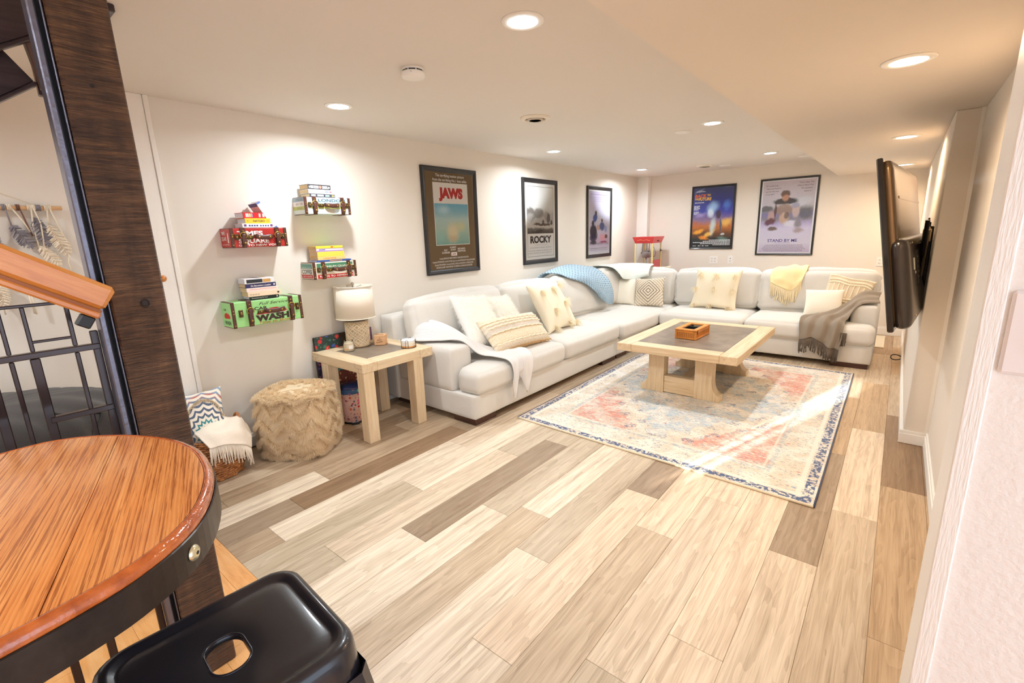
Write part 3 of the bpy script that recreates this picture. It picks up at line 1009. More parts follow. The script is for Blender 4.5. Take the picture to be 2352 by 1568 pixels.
def suitcase(y, z, w, h, d, mat, label, straps, lat, ck, hc, handle_w=0.118):
    t = thing('suitcase_shelf', label, 'shelf', M=wallM(y, z), group='half suitcase wall shelves')
    G().box(0, w, -d, 0, 0, h, 0.004).make('case_body', mat, t)
    bwid = 0.022
    for x0, x1 in ((0.001, bwid), (w - bwid, w - 0.001)):
        g = G().box(x0, x1, -d - 0.003, 0.0 - 0.002, -0.002, h + 0.002, 0.002)
        ob = g.make('corner_band', M_LEATHER, t)
        for zz in (0.014, h * 0.56, h * 0.66):
            G().lathe([(0.0055, 0), (0.0045, 0.003), (0.001, 0.0045)], 10, M=Matrix.Translation(((x0 + x1) / 2, -d - 0.003, zz)) @ Matrix.Rotation(pi / 2, 4, 'X')).make('rivet', M_BRASS, ob, smooth=True)
    for sx in straps:
        g = G().box(sx - 0.015, sx + 0.015, -d - 0.006, -0.03, -0.003, h + 0.004, 0.002)
        st = g.make('strap', M_LEATHER, t)
        # buckle ring and the tongue hanging from it
        zc = h * 0.62
        ring = [(sx + 0.0205 * math.cos(a), -d - 0.012, zc + 0.0195 * math.sin(a)) for a in np.linspace(0, 2 * pi, 17)[:-1]]
        G().tube(ring, 0.0042, 6, closed=True).make('buckle', M_BRASS, st, smooth=True)
        v, f = cushion(sx - 0.014, sx + 0.014, -d - 0.021, -d - 0.006, h * 0.10, zc + 0.012, 0.008, n=5, wob=0)
        mk('tongue', v, f, M_LEATHER, st, smooth=True)
        for zz, rr_ in ((h * 0.22, 0.008), (0.010, 0.005), (h * 0.86, 0.005)):
            G().lathe([(rr_, 0), (rr_ * 0.8, 0.003), (0.001, 0.004)], 10, M=Matrix.Translation((sx, -d - (0.021 if rr_ > 0.006 else 0.006), zz)) @ Matrix.Rotation(pi / 2, 4, 'X')).make('rivet', M_BRASS, st, smooth=True)
    if lat:
        for lx in lat:
            lt = G().box(lx - 0.013, lx + 0.013, -d - 0.007, -d, h * 0.40, h * 0.70, 0.003).make('latch', M_ABRASS, t)
            rect(G(), lx - 0.0075, lx + 0.0075, h * 0.46, h * 0.64, -d - 0.0075).make('latch_recess', M_LINE, lt)
            G().box(lx - 0.005, lx + 0.005, -d - 0.011, -d - 0.007, h * 0.50, h * 0.60, 0.001).make('latch_pin', M_BRASS, lt)
    # handle
    hz = h * 0.52
    hg = G()
    prof = [(hc - handle_w / 2, -d - 0.006, hz + 0.006), (hc - handle_w * 0.38, -d - 0.018, hz + 0.003), (hc, -d - 0.022, hz - 0.002), (hc + handle_w * 0.38, -d - 0.018, hz + 0.003), (hc + handle_w / 2, -d - 0.006, hz + 0.006)]
    cp = catmull(prof, 4)
    def hf(u, v2):
        i = u * (len(cp) - 1)
        p = cp[min(len(cp) - 1, int(round(i)))]
        a = v2 * 2 * pi
        return (p[0], p[1] + 0.005 * math.sin(a), p[2] + 0.015 * math.cos(a) * (1 - 0.25 * abs(2 * u - 1) ** 3))
    hg.grid(hf, len(cp), 11)
    ho = hg.make('handle', M_LEATHER, t, smooth=True)
    for hx_ in (hc - handle_w * 0.30, hc + handle_w * 0.30):
        G().lathe([(0.008, 0), (0.006, 0.003), (0.001, 0.004)], 10, M=Matrix.Translation((hx_, -d - 0.024, hz)) @ Matrix.Rotation(pi / 2, 4, 'X')).make('rivet', M_BRASS, ho, smooth=True)
    v, f = cushion(ck - 0.022, ck + 0.022, -d - 0.012, -d, hz - 0.013, hz + 0.013, 0.008, n=5, wob=0)
    cl_ = mk('clasp', v, f, M_ABRASS, t, smooth=True)
    G().lathe([(0.006, 0), (0.005, 0.003), (0.001, 0.004)], 10, M=Matrix.Translation((ck, -d - 0.012, hz)) @ Matrix.Rotation(pi / 2, 4, 'X')).make('rivet', M_BRASS, cl_, smooth=True)
    return t

def end_text(t, s, u, z, h, mat, w=None, **kw):
    """lettering on the left end of a wall box (faces local -x); u runs from the wall to the room"""
    M = Matrix(((0, 0, -1, -0.0008), (-1, 0, 0, 0), (0, 1, 0, 0), (0, 0, 0, 1)))
    text(t, s, u, z, h, mat, w, M=M, **kw)

# red suitcase
rd = suitcase(0.745, 1.404, 0.364, 0.121, 0.156, worn('red_suitcase_print', (186, 40, 34), (224, 120, 90), 0.66), 'red suitcase wall shelf with white square lettering and leather straps', (0.078, 0.297), (0.038, 0.333), 0.118, 0.205)
WH = ink((244, 240, 236))
d = 0.157
text(rd, 'TIMES', 0.124, 0.090, 0.028, WH, 0.160, -d, bold=0.04, align='C')
text(rd, 'SQUARE', 0.143, 0.041, 0.028, WH, 0.192, -d, bold=0.035)
text(rd, 'GO TO NEW YORK', 0.178, 0.013, 0.013, WH, 0.27, -d, bold=0.025)
end_text(rd, 'TIMES', 0.050, 0.092, 0.022, WH, 0.06, bold=0.01)
end_text(rd, 'SQUARE', 0.055, 0.058, 0.024, WH, 0.075, bold=0.01)
end_text(rd, 'GO TO NEW YORK', 0.075, 0.020, 0.009, WH, 0.11)
G().prism([(0.112, 0.03), (0.128, 0.03), (0.126, 0.06), (0.128, 0.08), (0.124, 0.095), (0.118, 0.09), (0.114, 0.06)], 0, 0.0006, M=Matrix(((0, 0, -1, 0), (-1, 0, 0, 0), (0, 1, 0, 0), (0, 0, 0, 1)))).make('statue_print', WH, rd)

# pale blue suitcase
M_LB = worn('pale_suitcase_print', (214, 230, 232), (236, 240, 240), 0.6)
ln = suitcase(1.258, 1.618, 0.365, 0.118, 0.163, M_LB, 'pale blue suitcase wall shelf with city names, highest of the four', (0.076, 0.297), (0.038, 0.334), 0.124, 0.209)
d = 0.164
rect(G(), 0.032, 0.333, 0.078, 0.116, -d).make('sky_print', ink((176, 208, 222)), ln)
rect(G(), 0.032, 0.333, 0.040, 0.054, -d).make('meadow_print', ink((186, 190, 96)), ln)
rect(G(), 0.15, 0.23, 0.003, 0.038, -d).make('road_print', ink((206, 198, 182)), ln)
text(ln, 'LONDON', 0.215, 0.098, 0.020, ink((52, 74, 96)), 0.215, -d - 0.0004, bold=0.015)
for (z0, z1, c, s, tc) in ((0.088, 0.116, (150, 168, 178), 'LONDON', (78, 92, 104)), (0.058, 0.086, (226, 218, 212), 'NEW  YORK', (108, 102, 100)), (0.030, 0.056, (176, 184, 104), 'PISA', (138, 128, 92)), (0.002, 0.029, (206, 218, 210), '', None)):
    srect(ln, ink(c), -0.002, -0.161, z0, z1, -0.0006, 'name_band')
    if s:
        end_text(ln, s, 0.095, (z0 + z1) / 2, 0.017, ink(tc), 0.10 if len(s) > 5 else 0.07)

# coffee suitcase
M_CF = worn('cream_suitcase_print', (232, 220, 196), (214, 190, 150), 0.62)
cf = suitcase(1.2565, 1.1545, 0.358, 0.120, 0.172, M_CF, 'cream, green and red suitcase wall shelf with coffee lettering above the lamp', (0.082, 0.290), (0.043, 0.326), 0.130, 0.213)
d = 0.173
rect(G(), 0.032, 0.326, 0.066, 0.112, -d).make('green_print', ink((74, 134, 98)), cf)
rect(G(), 0.032, 0.326, 0.003, 0.030, -d).make('red_print', ink((196, 36, 38)), cf)
text(cf, 'PREMIUM QUALITY', 0.195, 0.088, 0.014, ink((240, 232, 212)), 0.27, -d - 0.0004, bold=0.02)
text(cf, 'TASTE TO REMEMBER', 0.185, 0.017, 0.013, ink((244, 236, 224)), 0.28, -d - 0.0004, bold=0.02)
for z0, z1, c in ((0.078, 0.112, (118, 168, 158)), (0.036, 0.076, (240, 238, 230)), (0.008, 0.034, (204, 62, 66))):
    srect(cf, ink(c), -0.006, -0.165, z0, z1, -0.0006, 'end_print')
end_text(cf, 'COFFEE', 0.086, 0.056, 0.032, ink((46, 56, 66)), 0.14, bold=0.02)
end_text(cf, 'PREMIUM QUALITY', 0.086, 0.086, 0.009, ink((226, 232, 224)), 0.13)
end_text(cf, 'TASTE TO REMEMBER', 0.086, 0.021, 0.010, ink((244, 226, 220)), 0.13)

# green suitcase (stands a little askew)
gr = suitcase(0.678, 0.890, 0.472, 0.166, 0.160, worn('green_suitcase_print', (158, 222, 140), (186, 112, 52), 0.655, 11), 'mint green suitcase wall shelf with car wash lettering, lowest of the four', (0.113, 0.390), (0.056, 0.433), 0.182, 0.273, 0.14)
d = 0.161
BR = ink((66, 44, 40))
RD = ink((206, 42, 36))
text(gr, 'Full Service', 0.275, 0.141, 0.020, BR, 0.20, -d, shear=0.4)
text(gr, 'CAR', 0.185, 0.112, 0.020, BR, 0.085, -d, bold=0.025)
text(gr, 'WASH', 0.256, 0.045, 0.040, BR, 0.225, -d, bold=0.06)
text(gr, 'Time to Shine', 0.270, 0.013, 0.016, ink((204, 84, 40)), 0.215, -d, shear=0.35, bold=0.01)
G().prism([(0.150, 0.072), (0.165, 0.086), (0.205, 0.090), (0.24, 0.104), (0.29, 0.106), (0.318, 0.094), (0.352, 0.090), (0.356, 0.076), (0.345, 0.07), (0.160, 0.068)], 0, 0.0006, M=Matrix.Translation((0, -d, 0)) @ Matrix.Rotation(pi / 2, 4, 'X')).make('car_print', RD, gr)
rect(G(), 0.150, 0.356, 0.066, 0.070, -d - 0.0004).make('car_print_base', ink((244, 238, 226)), gr)
end_text(gr, 'CAR', 0.06, 0.118, 0.014, ink((96, 110, 84)), 0.04, bold=0.02)
end_text(gr, 'WASH', 0.082, 0.032, 0.026, ink((70, 82, 62)), 0.10, bold=0.02)
TE = Matrix(((0, 0, -1, 0), (-1, 0, 0, 0), (0, 1, 0, 0), (0, 0, 0, 1)))
G().prism([(0.035, 0.066), (0.045, 0.088), (0.075, 0.098), (0.115, 0.090), (0.13, 0.078), (0.128, 0.062), (0.05, 0.058)], 0, 0.0008, M=TE).make('car_print', RD, gr)

# ---- books
PAGES = plain((226, 208, 176), 0.8, var=0.08)
PAGES_W = plain((226, 222, 222), 0.8, var=0.05)
def pages_mat(col):
    t = NT('page_block', 0.8)
    v = t.coord(scale=(1, 1, 400))
    t.color(t.mix(t.noise(v, 2, 2), tuple(x * 0.93 for x in lin(col)[:3]) + (1,), col))
    return t.m
PG_T, PG_W = pages_mat((222, 196, 152)), pages_mat((222, 220, 226))
def book(label, x, z, w, dp, th, cover, pages, base, yfront, rz=0.0, group=None, soft_=True):
    """lying book: spine faces the room (-y), head end at local -x; base = wall frame matrix"""
    M = base @ Matrix.Translation((x, yfront, z)) @ Matrix.Rotation(rz, 4, 'Z')
    t = thing('book', label, 'book', M=M, group=group)
    e = 0.0022
    G().box(0.003, w - 0.003, 0.002, dp - 0.003, e, th - e).make('page_block', pages, t)
    G().box(0, w, 0, dp, 0, e, 0.0006).add(*(lambda g_: (g_.v, g_.f))(G().box(0, w, 0, dp, th - e, th, 0.0006))).add(*(lambda g_: (g_.v, g_.f))(G().box(0, w, -0.0015, e, 0, th, 0.001))).make('cover', cover, t)
    return t
bR = wallM(0.745, 1.404 + 0.1235)
GA, GB, GC, GD = 'books on the red suitcase', 'books on the pale blue suitcase', 'books on the coffee suitcase', 'books on the green suitcase'
b1 = book('white spined guide book with two small flags, bottom of the red suitcase pile', 0.085, 0, 0.205, 0.115, 0.027, plain((240, 238, 240), 0.4), PG_W, bR, -0.150, 0.02, GA)
for fx in (0.018, 0.187):
    rect(G(), fx - 0.008, fx + 0.008, 0.008, 0.022, -0.0018).make('flag_print', ink((70, 76, 140)), b1)
    rect(G(), fx - 0.008, fx + 0.008, 0.0135, 0.0165, -0.0020).make('flag_bar', ink((206, 70, 80)), b1)
for k in range(4):
    rect(G(), 0.040 + 0.016 * k, 0.051 + 0.016 * k, 0.009, 0.018, -0.0018).make('spine_mark', ink((58, 60, 130)), b1)
    rect(G(), 0.112 + 0.016 * k, 0.122 + 0.016 * k, 0.009, 0.017, -0.0018).make('spine_mark', ink((58, 60, 130)), b1)
b2 = book('yellow spined book with dark lettering in the middle of the red suitcase pile', 0.108, 0.0275, 0.165, 0.12, 0.033, plain((246, 204, 62), 0.4), PG_W, bR, -0.146, 0.03, GA)
text(b2, 'NATGEO', 0.088, 0.0165, 0.013, ink((70, 62, 44)), 0.075, -0.002, bold=0.02)
G().lathe([(0.007, 0), (0.006, 0.0004)], 12, M=Matrix.Translation((0.018, -0.0016, 0.0165)) @ Matrix.Rotation(pi / 2, 4, 'X')).make('round_print', ink((214, 170, 60)), b2)
rect(G(), 0.136, 0.155, 0.010, 0.023, -0.002).make('camera_print', ink((222, 176, 50)), b2)
b3 = book('thick red travel book with white spine print, on top of the flat red suitcase pile', 0.102, 0.061, 0.162, 0.12, 0.036, plain((214, 40, 44), 0.4), PG_W, bR, -0.142, 0.05, GA)
for xx, ww, c in ((0.016, 0.008, (244, 236, 236)), (0.026, 0.008, (244, 236, 236)), (0.036, 0.012, (236, 206, 120)), (0.05, 0.010, (150, 170, 220)), (0.100, 0.012, (244, 210, 206)), (0.124, 0.014, (246, 236, 236)), (0.150, 0.005, (244, 226, 226))):
    rect(G(), xx, xx + ww, 0.007, 0.030, -0.002).make('spine_mark', ink(c), b3)
# leaning book
Ml = bR @ Matrix.Translation((0.318, -0.135, 0.002)) @ Matrix.Rotation(math.radians(-30), 4, 'Y') @ Matrix.Rotation(0.06, 4, 'Z')
bl = thing('book', 'white book leaning at an angle against the pile on the red suitcase', 'book', M=Ml, group=GA)
G().box(-0.026, -0.003, 0.003, 0.105, 0.003, 0.193).make('page_block', PG_W, bl)
G().box(-0.029, -0.026, 0, 0.11, 0, 0.196, 0.0008).make('cover', plain((226, 196, 190), 0.4), bl, label='pinkish front cover with blue top band')
G().box(-0.003, 0.0, 0, 0.11, 0, 0.196, 0.0008).make('cover', plain((232, 214, 210), 0.4), bl)
G().box(-0.029, 0.0, -0.002, 0.0, 0, 0.196, 0.0008).make('spine', plain((240, 238, 240), 0.4), bl)
srect(bl, ink((96, 96, 134)), 0.0, 0.11, 0.172, 0.196, -0.0296, 'cover_band')
for zz in (0, 0.182):
    rect(G(), -0.0285, -0.0005, zz + 0.002, zz + 0.014, -0.0025).make('spine_band', ink((92, 116, 186)), bl)

bL = wallM(1.258, 1.618 + 0.1205)
k1 = book('dark spined book with green and white print, bottom of the blue suitcase pile', 0.055, 0, 0.205, 0.12, 0.023, plain((74, 72, 80), 0.45), PG_T, bL, -0.150, 0.06, GB)
for xx, ww, c in ((0.012, 0.034, (232, 230, 228)), (0.06, 0.05, (206, 226, 226)), (0.125, 0.032, (150, 206, 176)), (0.178, 0.01, (220, 170, 90)), (0.192, 0.006, (236, 232, 226))):
    rect(G(), xx, xx + ww, 0.006, 0.018, -0.002).make('spine_mark', ink(c), k1)
k2 = book('white spined book with blue and pink words, middle of the pile on the blue suitcase', 0.052, 0.0235, 0.190, 0.12, 0.030, plain((240, 238, 244), 0.45), PG_T, bL, -0.146, 0.05, GB)
for xx, ww, c in ((0.130, 0.028, (132, 142, 220)), (0.164, 0.020, (236, 120, 130))):
    rect(G(), xx, xx + ww, 0.010, 0.021, -0.002).make('spine_mark', ink(c), k2)
k3 = book('black spined book with an orange disc, top of the pile on the blue suitcase', 0.054, 0.054, 0.182, 0.115, 0.034, plain((52, 50, 56), 0.45), PG_T, bL, -0.142, 0.07, GB)
for xx, ww, z0, z1 in ((0.006, 0.008, 0.010, 0.022), (0.018, 0.022, 0.008, 0.026), (0.044, 0.038, 0.017, 0.026), (0.044, 0.038, 0.007, 0.014), (0.112, 0.044, 0.017, 0.026), (0.112, 0.05, 0.007, 0.014), (0.162, 0.012, 0.010, 0.024)):
    rect(G(), xx, xx + ww, z0, z1, -0.002).make('spine_mark', ink((232, 230, 230)), k3)
G().lathe([(0.011, 0), (0.010, 0.0004)], 14, M=Matrix.Translation((0.096, -0.0018, 0.0165)) @ Matrix.Rotation(pi / 2, 4, 'X')).make('disc_print', ink((232, 132, 110)), k3)

bC = wallM(1.2565, 1.1545 + 0.1225)
c1 = book('thin blue book at the bottom of the pile on the coffee suitcase', 0.045, 0, 0.275, 0.13, 0.012, plain((56, 92, 160), 0.4), PG_W, bC, -0.158, -0.04, GC)
rect(G(), 0.10, 0.20, 0.003, 0.009, -0.002).make('spine_mark', ink((214, 150, 100)), c1)
c2 = book('pale orange paperback with red title, second from bottom on the coffee suitcase', 0.060, 0.0125, 0.222, 0.125, 0.024, plain((248, 206, 128), 0.45), PG_T, bC, -0.150, -0.02, GC)
text(c2, 'LOVING FOREVER', 0.095, 0.012, 0.011, ink((226, 110, 60)), 0.10, -0.002, bold=0.01)
c3_ = book('thick plain yellow paperback in the middle of the pile on the coffee suitcase', 0.062, 0.037, 0.215, 0.125, 0.036, plain((250, 212, 86), 0.45), PG_T, bC, -0.147, -0.02, GC)
c4 = book('white and lilac spined book second from the top on the coffee suitcase', 0.058, 0.0735, 0.214, 0.12, 0.023, plain((232, 220, 236), 0.45), PG_T, bC, -0.145, -0.02, GC)
rect(G(), 0.0, 0.214, 0.001, 0.008, -0.0018).make('lilac_band', ink((170, 130, 206)), c4)
rect(G(), 0.02, 0.07, 0.011, 0.018, -0.002).make('spine_mark', ink((120, 100, 170)), c4)
c5 = book('thin yellow and green covered book on top of the pile on the coffee suitcase', 0.056, 0.097, 0.214, 0.125, 0.017, plain((246, 218, 70), 0.4), PG_T, bC, -0.146, -0.03, GC)
G().add([(0.07, 0.015, 0.0176), (0.21, 0.01, 0.0176), (0.21, 0.12, 0.0176), (0.09, 0.12, 0.0176)], [(0, 1, 2, 3)]).make('cover_print', ink((140, 214, 100)), c5)
rect(G(), 0.115, 0.135, 0.003, 0.014, -0.002).make('spine_mark', ink((214, 110, 40)), c5)

bG = wallM(0.678, 0.890 + 0.170)
g1 = book('black spined book with white words, bottom of the pile on the green suitcase', 0.130, 0, 0.192, 0.12, 0.020, plain((28, 42, 40), 0.4), PG_W, bG, -0.140, -0.05, GD)
text(g1, 'Remembering My Soul', 0.065, 0.010, 0.009, ink((232, 232, 228)), 0.10, -0.002)
rect(G(), 0.175, 0.183, 0.005, 0.015, -0.002).make('spine_mark', ink((236, 232, 228)), g1)
g2 = book('thick tan white paperback, second from bottom on the green suitcase', 0.122, 0.0205, 0.212, 0.125, 0.032, plain((244, 222, 192), 0.45), PG_T, bG, -0.146, -0.07, GD)
for k in range(4):
    rect(G(), 0.012 + 0.016 * k, 0.024 + 0.016 * k, 0.010, 0.018, -0.002).make('spine_mark', ink((204, 176, 146)), g2)
rect(G(), 0.188, 0.200, 0.010, 0.022, -0.002).make('spine_mark', ink((74, 54, 44)), g2)
g3 = book('pink and white paperback in the middle of the pile on the green suitcase', 0.118, 0.053, 0.200, 0.125, 0.025, plain((246, 226, 218), 0.45), PG_T, bG, -0.146, -0.05, GD)
rect(G(), 0.020, 0.190, 0.013, 0.017, -0.002).make('spine_mark', ink((240, 178, 160)), g3)
g4 = book('navy spined paperback with white title, fourth up on the green suitcase', 0.115, 0.0785, 0.195, 0.125, 0.027, plain((48, 48, 96), 0.4), PG_T, bG, -0.142, -0.06, GD)
text(g4, 'On Becoming a Leader', 0.098, 0.0135, 0.011, ink((240, 236, 232)), 0.13, -0.002, bold=0.02)
rect(G(), 0.178, 0.188, 0.008, 0.019, -0.002).make('spine_mark', ink((240, 238, 236)), g4)
g5 = book('white hardback with black and gold spine on top of the green suitcase pile', 0.113, 0.106, 0.188, 0.130, 0.034, plain((236, 234, 236), 0.35), PG_W, bG, -0.145, -0.05, GD)
rect(G(), 0.012, 0.112, 0.005, 0.028, -0.0018).make('spine_band', ink((40, 44, 50)), g5)
rect(G(), 0.114, 0.165, 0.005, 0.026, -0.0018).make('spine_band', ink((204, 156, 88)), g5)
G().add([(0.082, 0.002, 0.0346), (0.110, 0.002, 0.0346), (0.092, 0.125, 0.0346), (0.062, 0.125, 0.0346)], [(0, 1, 2, 3)]).make('cover_band', ink((40, 42, 44)), g5)
G().lathe([(0.022, 0), (0.020, 0.0005)], 18, c=(0.14, 0.075, 0.0342)).make('cover_seal', ink((196, 158, 96)), g5)

# ================================================================== FRAMED POSTERS
def glass_mat():
    t = NT('clear_pane')
    tr = t.n('ShaderNodeBsdfTransparent')
    gl = t.n('ShaderNodeBsdfGlossy')
    gl.inputs['Roughness'].default_value = 0.02
    fr = t.n('ShaderNodeFresnel')
    fr.inputs['IOR'].default_value = 1.22
    mx = t.n('ShaderNodeMixShader')
    t.put(mx.inputs[0], fr.outputs[0])
    t.put(mx.inputs[1], tr.outputs[0])
    t.put(mx.inputs[2], gl.outputs[0])
    out = [n for n in t.t.nodes if n.type == 'OUTPUT_MATERIAL'][0]
    t.put(out.inputs[0], mx.outputs[0])
    return t.m
M_GLASS = glass_mat()

def art(name, grad, blobs, warp=0.02, grain=0.06, horiz=False):
    """painted picture: vertical gradient plus soft ellipses, all in the print's own uv"""
    t = NT(name, 0.55)
    uv0 = t.n('ShaderNodeTexCoord').outputs['UV']
    nz = t.n('ShaderNodeTexNoise')
    t.put(nz.inputs['Vector'], uv0)
    nz.inputs['Scale'].default_value = 9
    nz.inputs['Detail'].default_value = 4
    sub = t.n('ShaderNodeVectorMath', operation='SUBTRACT')
    t.put(sub.inputs[0], nz.outputs['Color'])
    sub.inputs[1].default_value = (0.5, 0.5, 0.5)
    sca = t.n('ShaderNodeVectorMath', operation='SCALE')
    t.put(sca.inputs[0], sub.outputs[0])
    sca.inputs['Scale'].default_value = warp * 2
    add = t.n('ShaderNodeVectorMath', operation='ADD')
    t.put(add.inputs[0], uv0)
    t.put(add.inputs[1], sca.outputs[0])
    uvw = add.outputs[0]
    sep = t.n('ShaderNodeSeparateXYZ')
    t.put(sep.inputs[0], uvw)
    c = t.ramp(sep.outputs[0 if horiz else 1], grad)
    for (cx, cy, rx, ry, rot, col, soft_, op) in blobs:
        mp = t.n('ShaderNodeMapping', vector_type='TEXTURE')
        mp.inputs['Location'].default_value = (cx, cy, 0)
        mp.inputs['Rotation'].default_value = (0, 0, math.radians(rot))
        mp.inputs['Scale'].default_value = (rx, ry, 1)
        t.put(mp.inputs[0], uvw)
        s2 = t.n('ShaderNodeSeparateXYZ')
        t.put(s2.inputs[0], mp.outputs[0])
        r2 = t.math('SQRT', t.math('ADD', t.math('MULTIPLY', s2.outputs[0], s2.outputs[0]), t.math('MULTIPLY', s2.outputs[1], s2.outputs[1])))
        m = t.smooth(r2, 1.0, 1.0 - soft_)
        c = t.mix(t.math('MULTIPLY', m, op), c, col)
    g2 = t.noise(uvw, 60, 3)
    c = t.mix(grain, c, t.ramp(g2, [(0.3, (0, 0, 0)), (0.7, (255, 255, 255))]), 'OVERLAY')
    t.color(c)
    return t.m

M_FRAME = plain((26, 25, 28), 0.38, coat=0.2, var=0.1)
def poster(label, M, w, h, fw, paper, dep=0.026, name='framed_poster'):
    """w,h outer frame size; local origin at the bottom left of the frame on the wall"""
    t = thing(name, label, 'poster', M=M, group='framed film posters')
    ins = fw
    g = G()
    prof = [(0, 0.0), (0, -dep * 0.8), (fw * 0.28, -dep), (fw * 0.72, -dep * 0.72), (fw, -dep * 0.45), (fw, -0.004)]
    rings = [[(a, y, a), (w - a, y, a), (w - a, y, h - a), (a, y, h - a)] for a, y in prof]
    names = ('bottom', 'right', 'top', 'left')
    for k in range(4):
        l = (k + 1) % 4
        gg = G()
        v = []
        for r_ in rings:
            v += [r_[k], r_[l]]
        f = [(2 * i, 2 * i + 1, 2 * i + 3, 2 * i + 2) for i in range(len(prof) - 1)]
        gg.add(v, f).make('frame_rail', M_FRAME, t)
    pz = -dep * 0.40
    gp = G()
    gp.add([(fw, pz, fw), (w - fw, pz, fw), (w - fw, pz, h - fw), (fw, pz, h - fw)], [(0, 1, 2, 3)])
    gp.make('print_sheet', paper, t, uv=[(0, 0), (1, 0), (1, 1), (0, 1)])
    gb = G().box(fw * 0.3, w - fw * 0.3, -0.003, 0, fw * 0.3, h - fw * 0.3)
    gb.make('backing_board', plain((90, 80, 68), 0.8), t)
    gg = G()
    gg.add([(fw, pz - 0.004, fw), (w - fw, pz - 0.004, fw), (w - fw, pz - 0.004, h - fw), (fw, pz - 0.004, h - fw)], [(0, 1, 2, 3)])
    gg.make('glass_pane', M_GLASS, t)
    return t, pz
def patch(t, mat, x0, x1, z0, z1, y, name):
    g = rect(G(), x0, x1, z0, z1, y)
    return g.make(name, mat, t, uv=[(0, 0), (1, 0), (1, 1), (0, 1)])

# --- poster 1: brown sheet, pale sea picture (generic stand-in), red title
jt, py = poster('framed film poster with brown border, red title and sea picture', wallM(2.469, 1.072), 0.726, 0.999, 0.046, plain((116, 92, 62), 0.5))
y1 = py - 0.0006
patch(jt, ink((240, 236, 230)), 0.135, 0.595, 0.275, 0.860, y1, 'picture_border')
sea = art('sea_picture', [(0.0, (122, 170, 160)), (0.35, (170, 196, 180)), (0.62, (176, 204, 200)), (0.80, (130, 184, 202)), (0.99, (110, 176, 204))],
          [(0.5, 0.30, 0.26, 0.36, 0, (222, 208, 168), 0.8, 0.9), (0.75, 0.45, 0.22, 0.2, 0, (214, 206, 150), 0.9, 0.7), (0.25, 0.85, 0.3, 0.16, 0, (196, 224, 230), 0.9, 0.7), (0.5, 0.15, 0.2, 0.14, 0, (196, 170, 130), 0.8, 0.6), (0.12, 0.2, 0.2, 0.25, 0, (150, 200, 190), 0.9, 0.6)], 0.05)
patch(jt, sea, 0.141, 0.589, 0.281, 0.668, y1 - 0.0006, 'sea_picture')
patch(jt, art('sky_patch', [(0, (236, 232, 226)), (1, (242, 238, 232))], [], 0.0), 0.141, 0.589, 0.668, 0.854, y1 - 0.0006, 'sky_picture')
y2 = y1 - 0.0014
text(jt, 'JAWS', 0.365, 0.768, 0.088, ink((192, 50, 46)), 0.32, y2, bold=0.075, name='title_lettering')
WW = ink((244, 240, 234))
text(jt, 'The terrifying motion picture', 0.365, 0.925, 0.026, WW, 0.375, y2, bold=0.012, shear=0.1)
text(jt, 'from the terrifying No.1 best seller.', 0.365, 0.885, 0.026, WW, 0.455, y2, bold=0.012, shear=0.1)
text(jt, 'ROY', 0.255, 0.228, 0.017, WW, 0.045, y2, bold=0.02)
text(jt, 'SCHEIDER', 0.255, 0.205, 0.017, WW, 0.105, y2, bold=0.02)
text(jt, 'ROBERT', 0.355, 0.253, 0.017, WW, 0.085, y2, bold=0.02)
text(jt, 'SHAW', 0.355, 0.230, 0.017, WW, 0.07, y2, bold=0.02)
text(jt, 'RICHARD', 0.470, 0.237, 0.017, WW, 0.105, y2, bold=0.02)
text(jt, 'DREYFUSS', 0.470, 0.214, 0.017, WW, 0.11, y2, bold=0.02)
patch(jt, WW, 0.325, 0.405, 0.170, 0.205, y1, 'small_title_plate')
text(jt, 'JAWS', 0.365, 0.187, 0.014, ink((192, 50, 46)), 0.045, y2, bold=0.03)
for zz, s, w_ in ((0.150, 'Co-starring LORRAINE GARY \u2022 MURRAY HAMILTON \u2022 A ZANUCK/BROWN PRODUCTION', 0.40),
                  (0.120, 'Screenplay by PETER BENCHLEY and CARL GOTTLIEB \u2022 Based on the novel by PETER BENCHLEY \u2022 Music by JOHN WILLIAMS', 0.58),
                  (0.092, 'Directed by STEVEN SPIELBERG \u2022 Produced by RICHARD D. ZANUCK and DAVID BROWN \u2022 A UNIVERSAL PICTURE', 0.53),
                  (0.066, 'TECHNICOLOR\u00ae  PANAVISION\u00ae  PG PARENTAL GUIDANCE SUGGESTED', 0.50)):
    text(jt, s, 0.365, zz, 0.016, WW, w_, y2, bold=0.015)

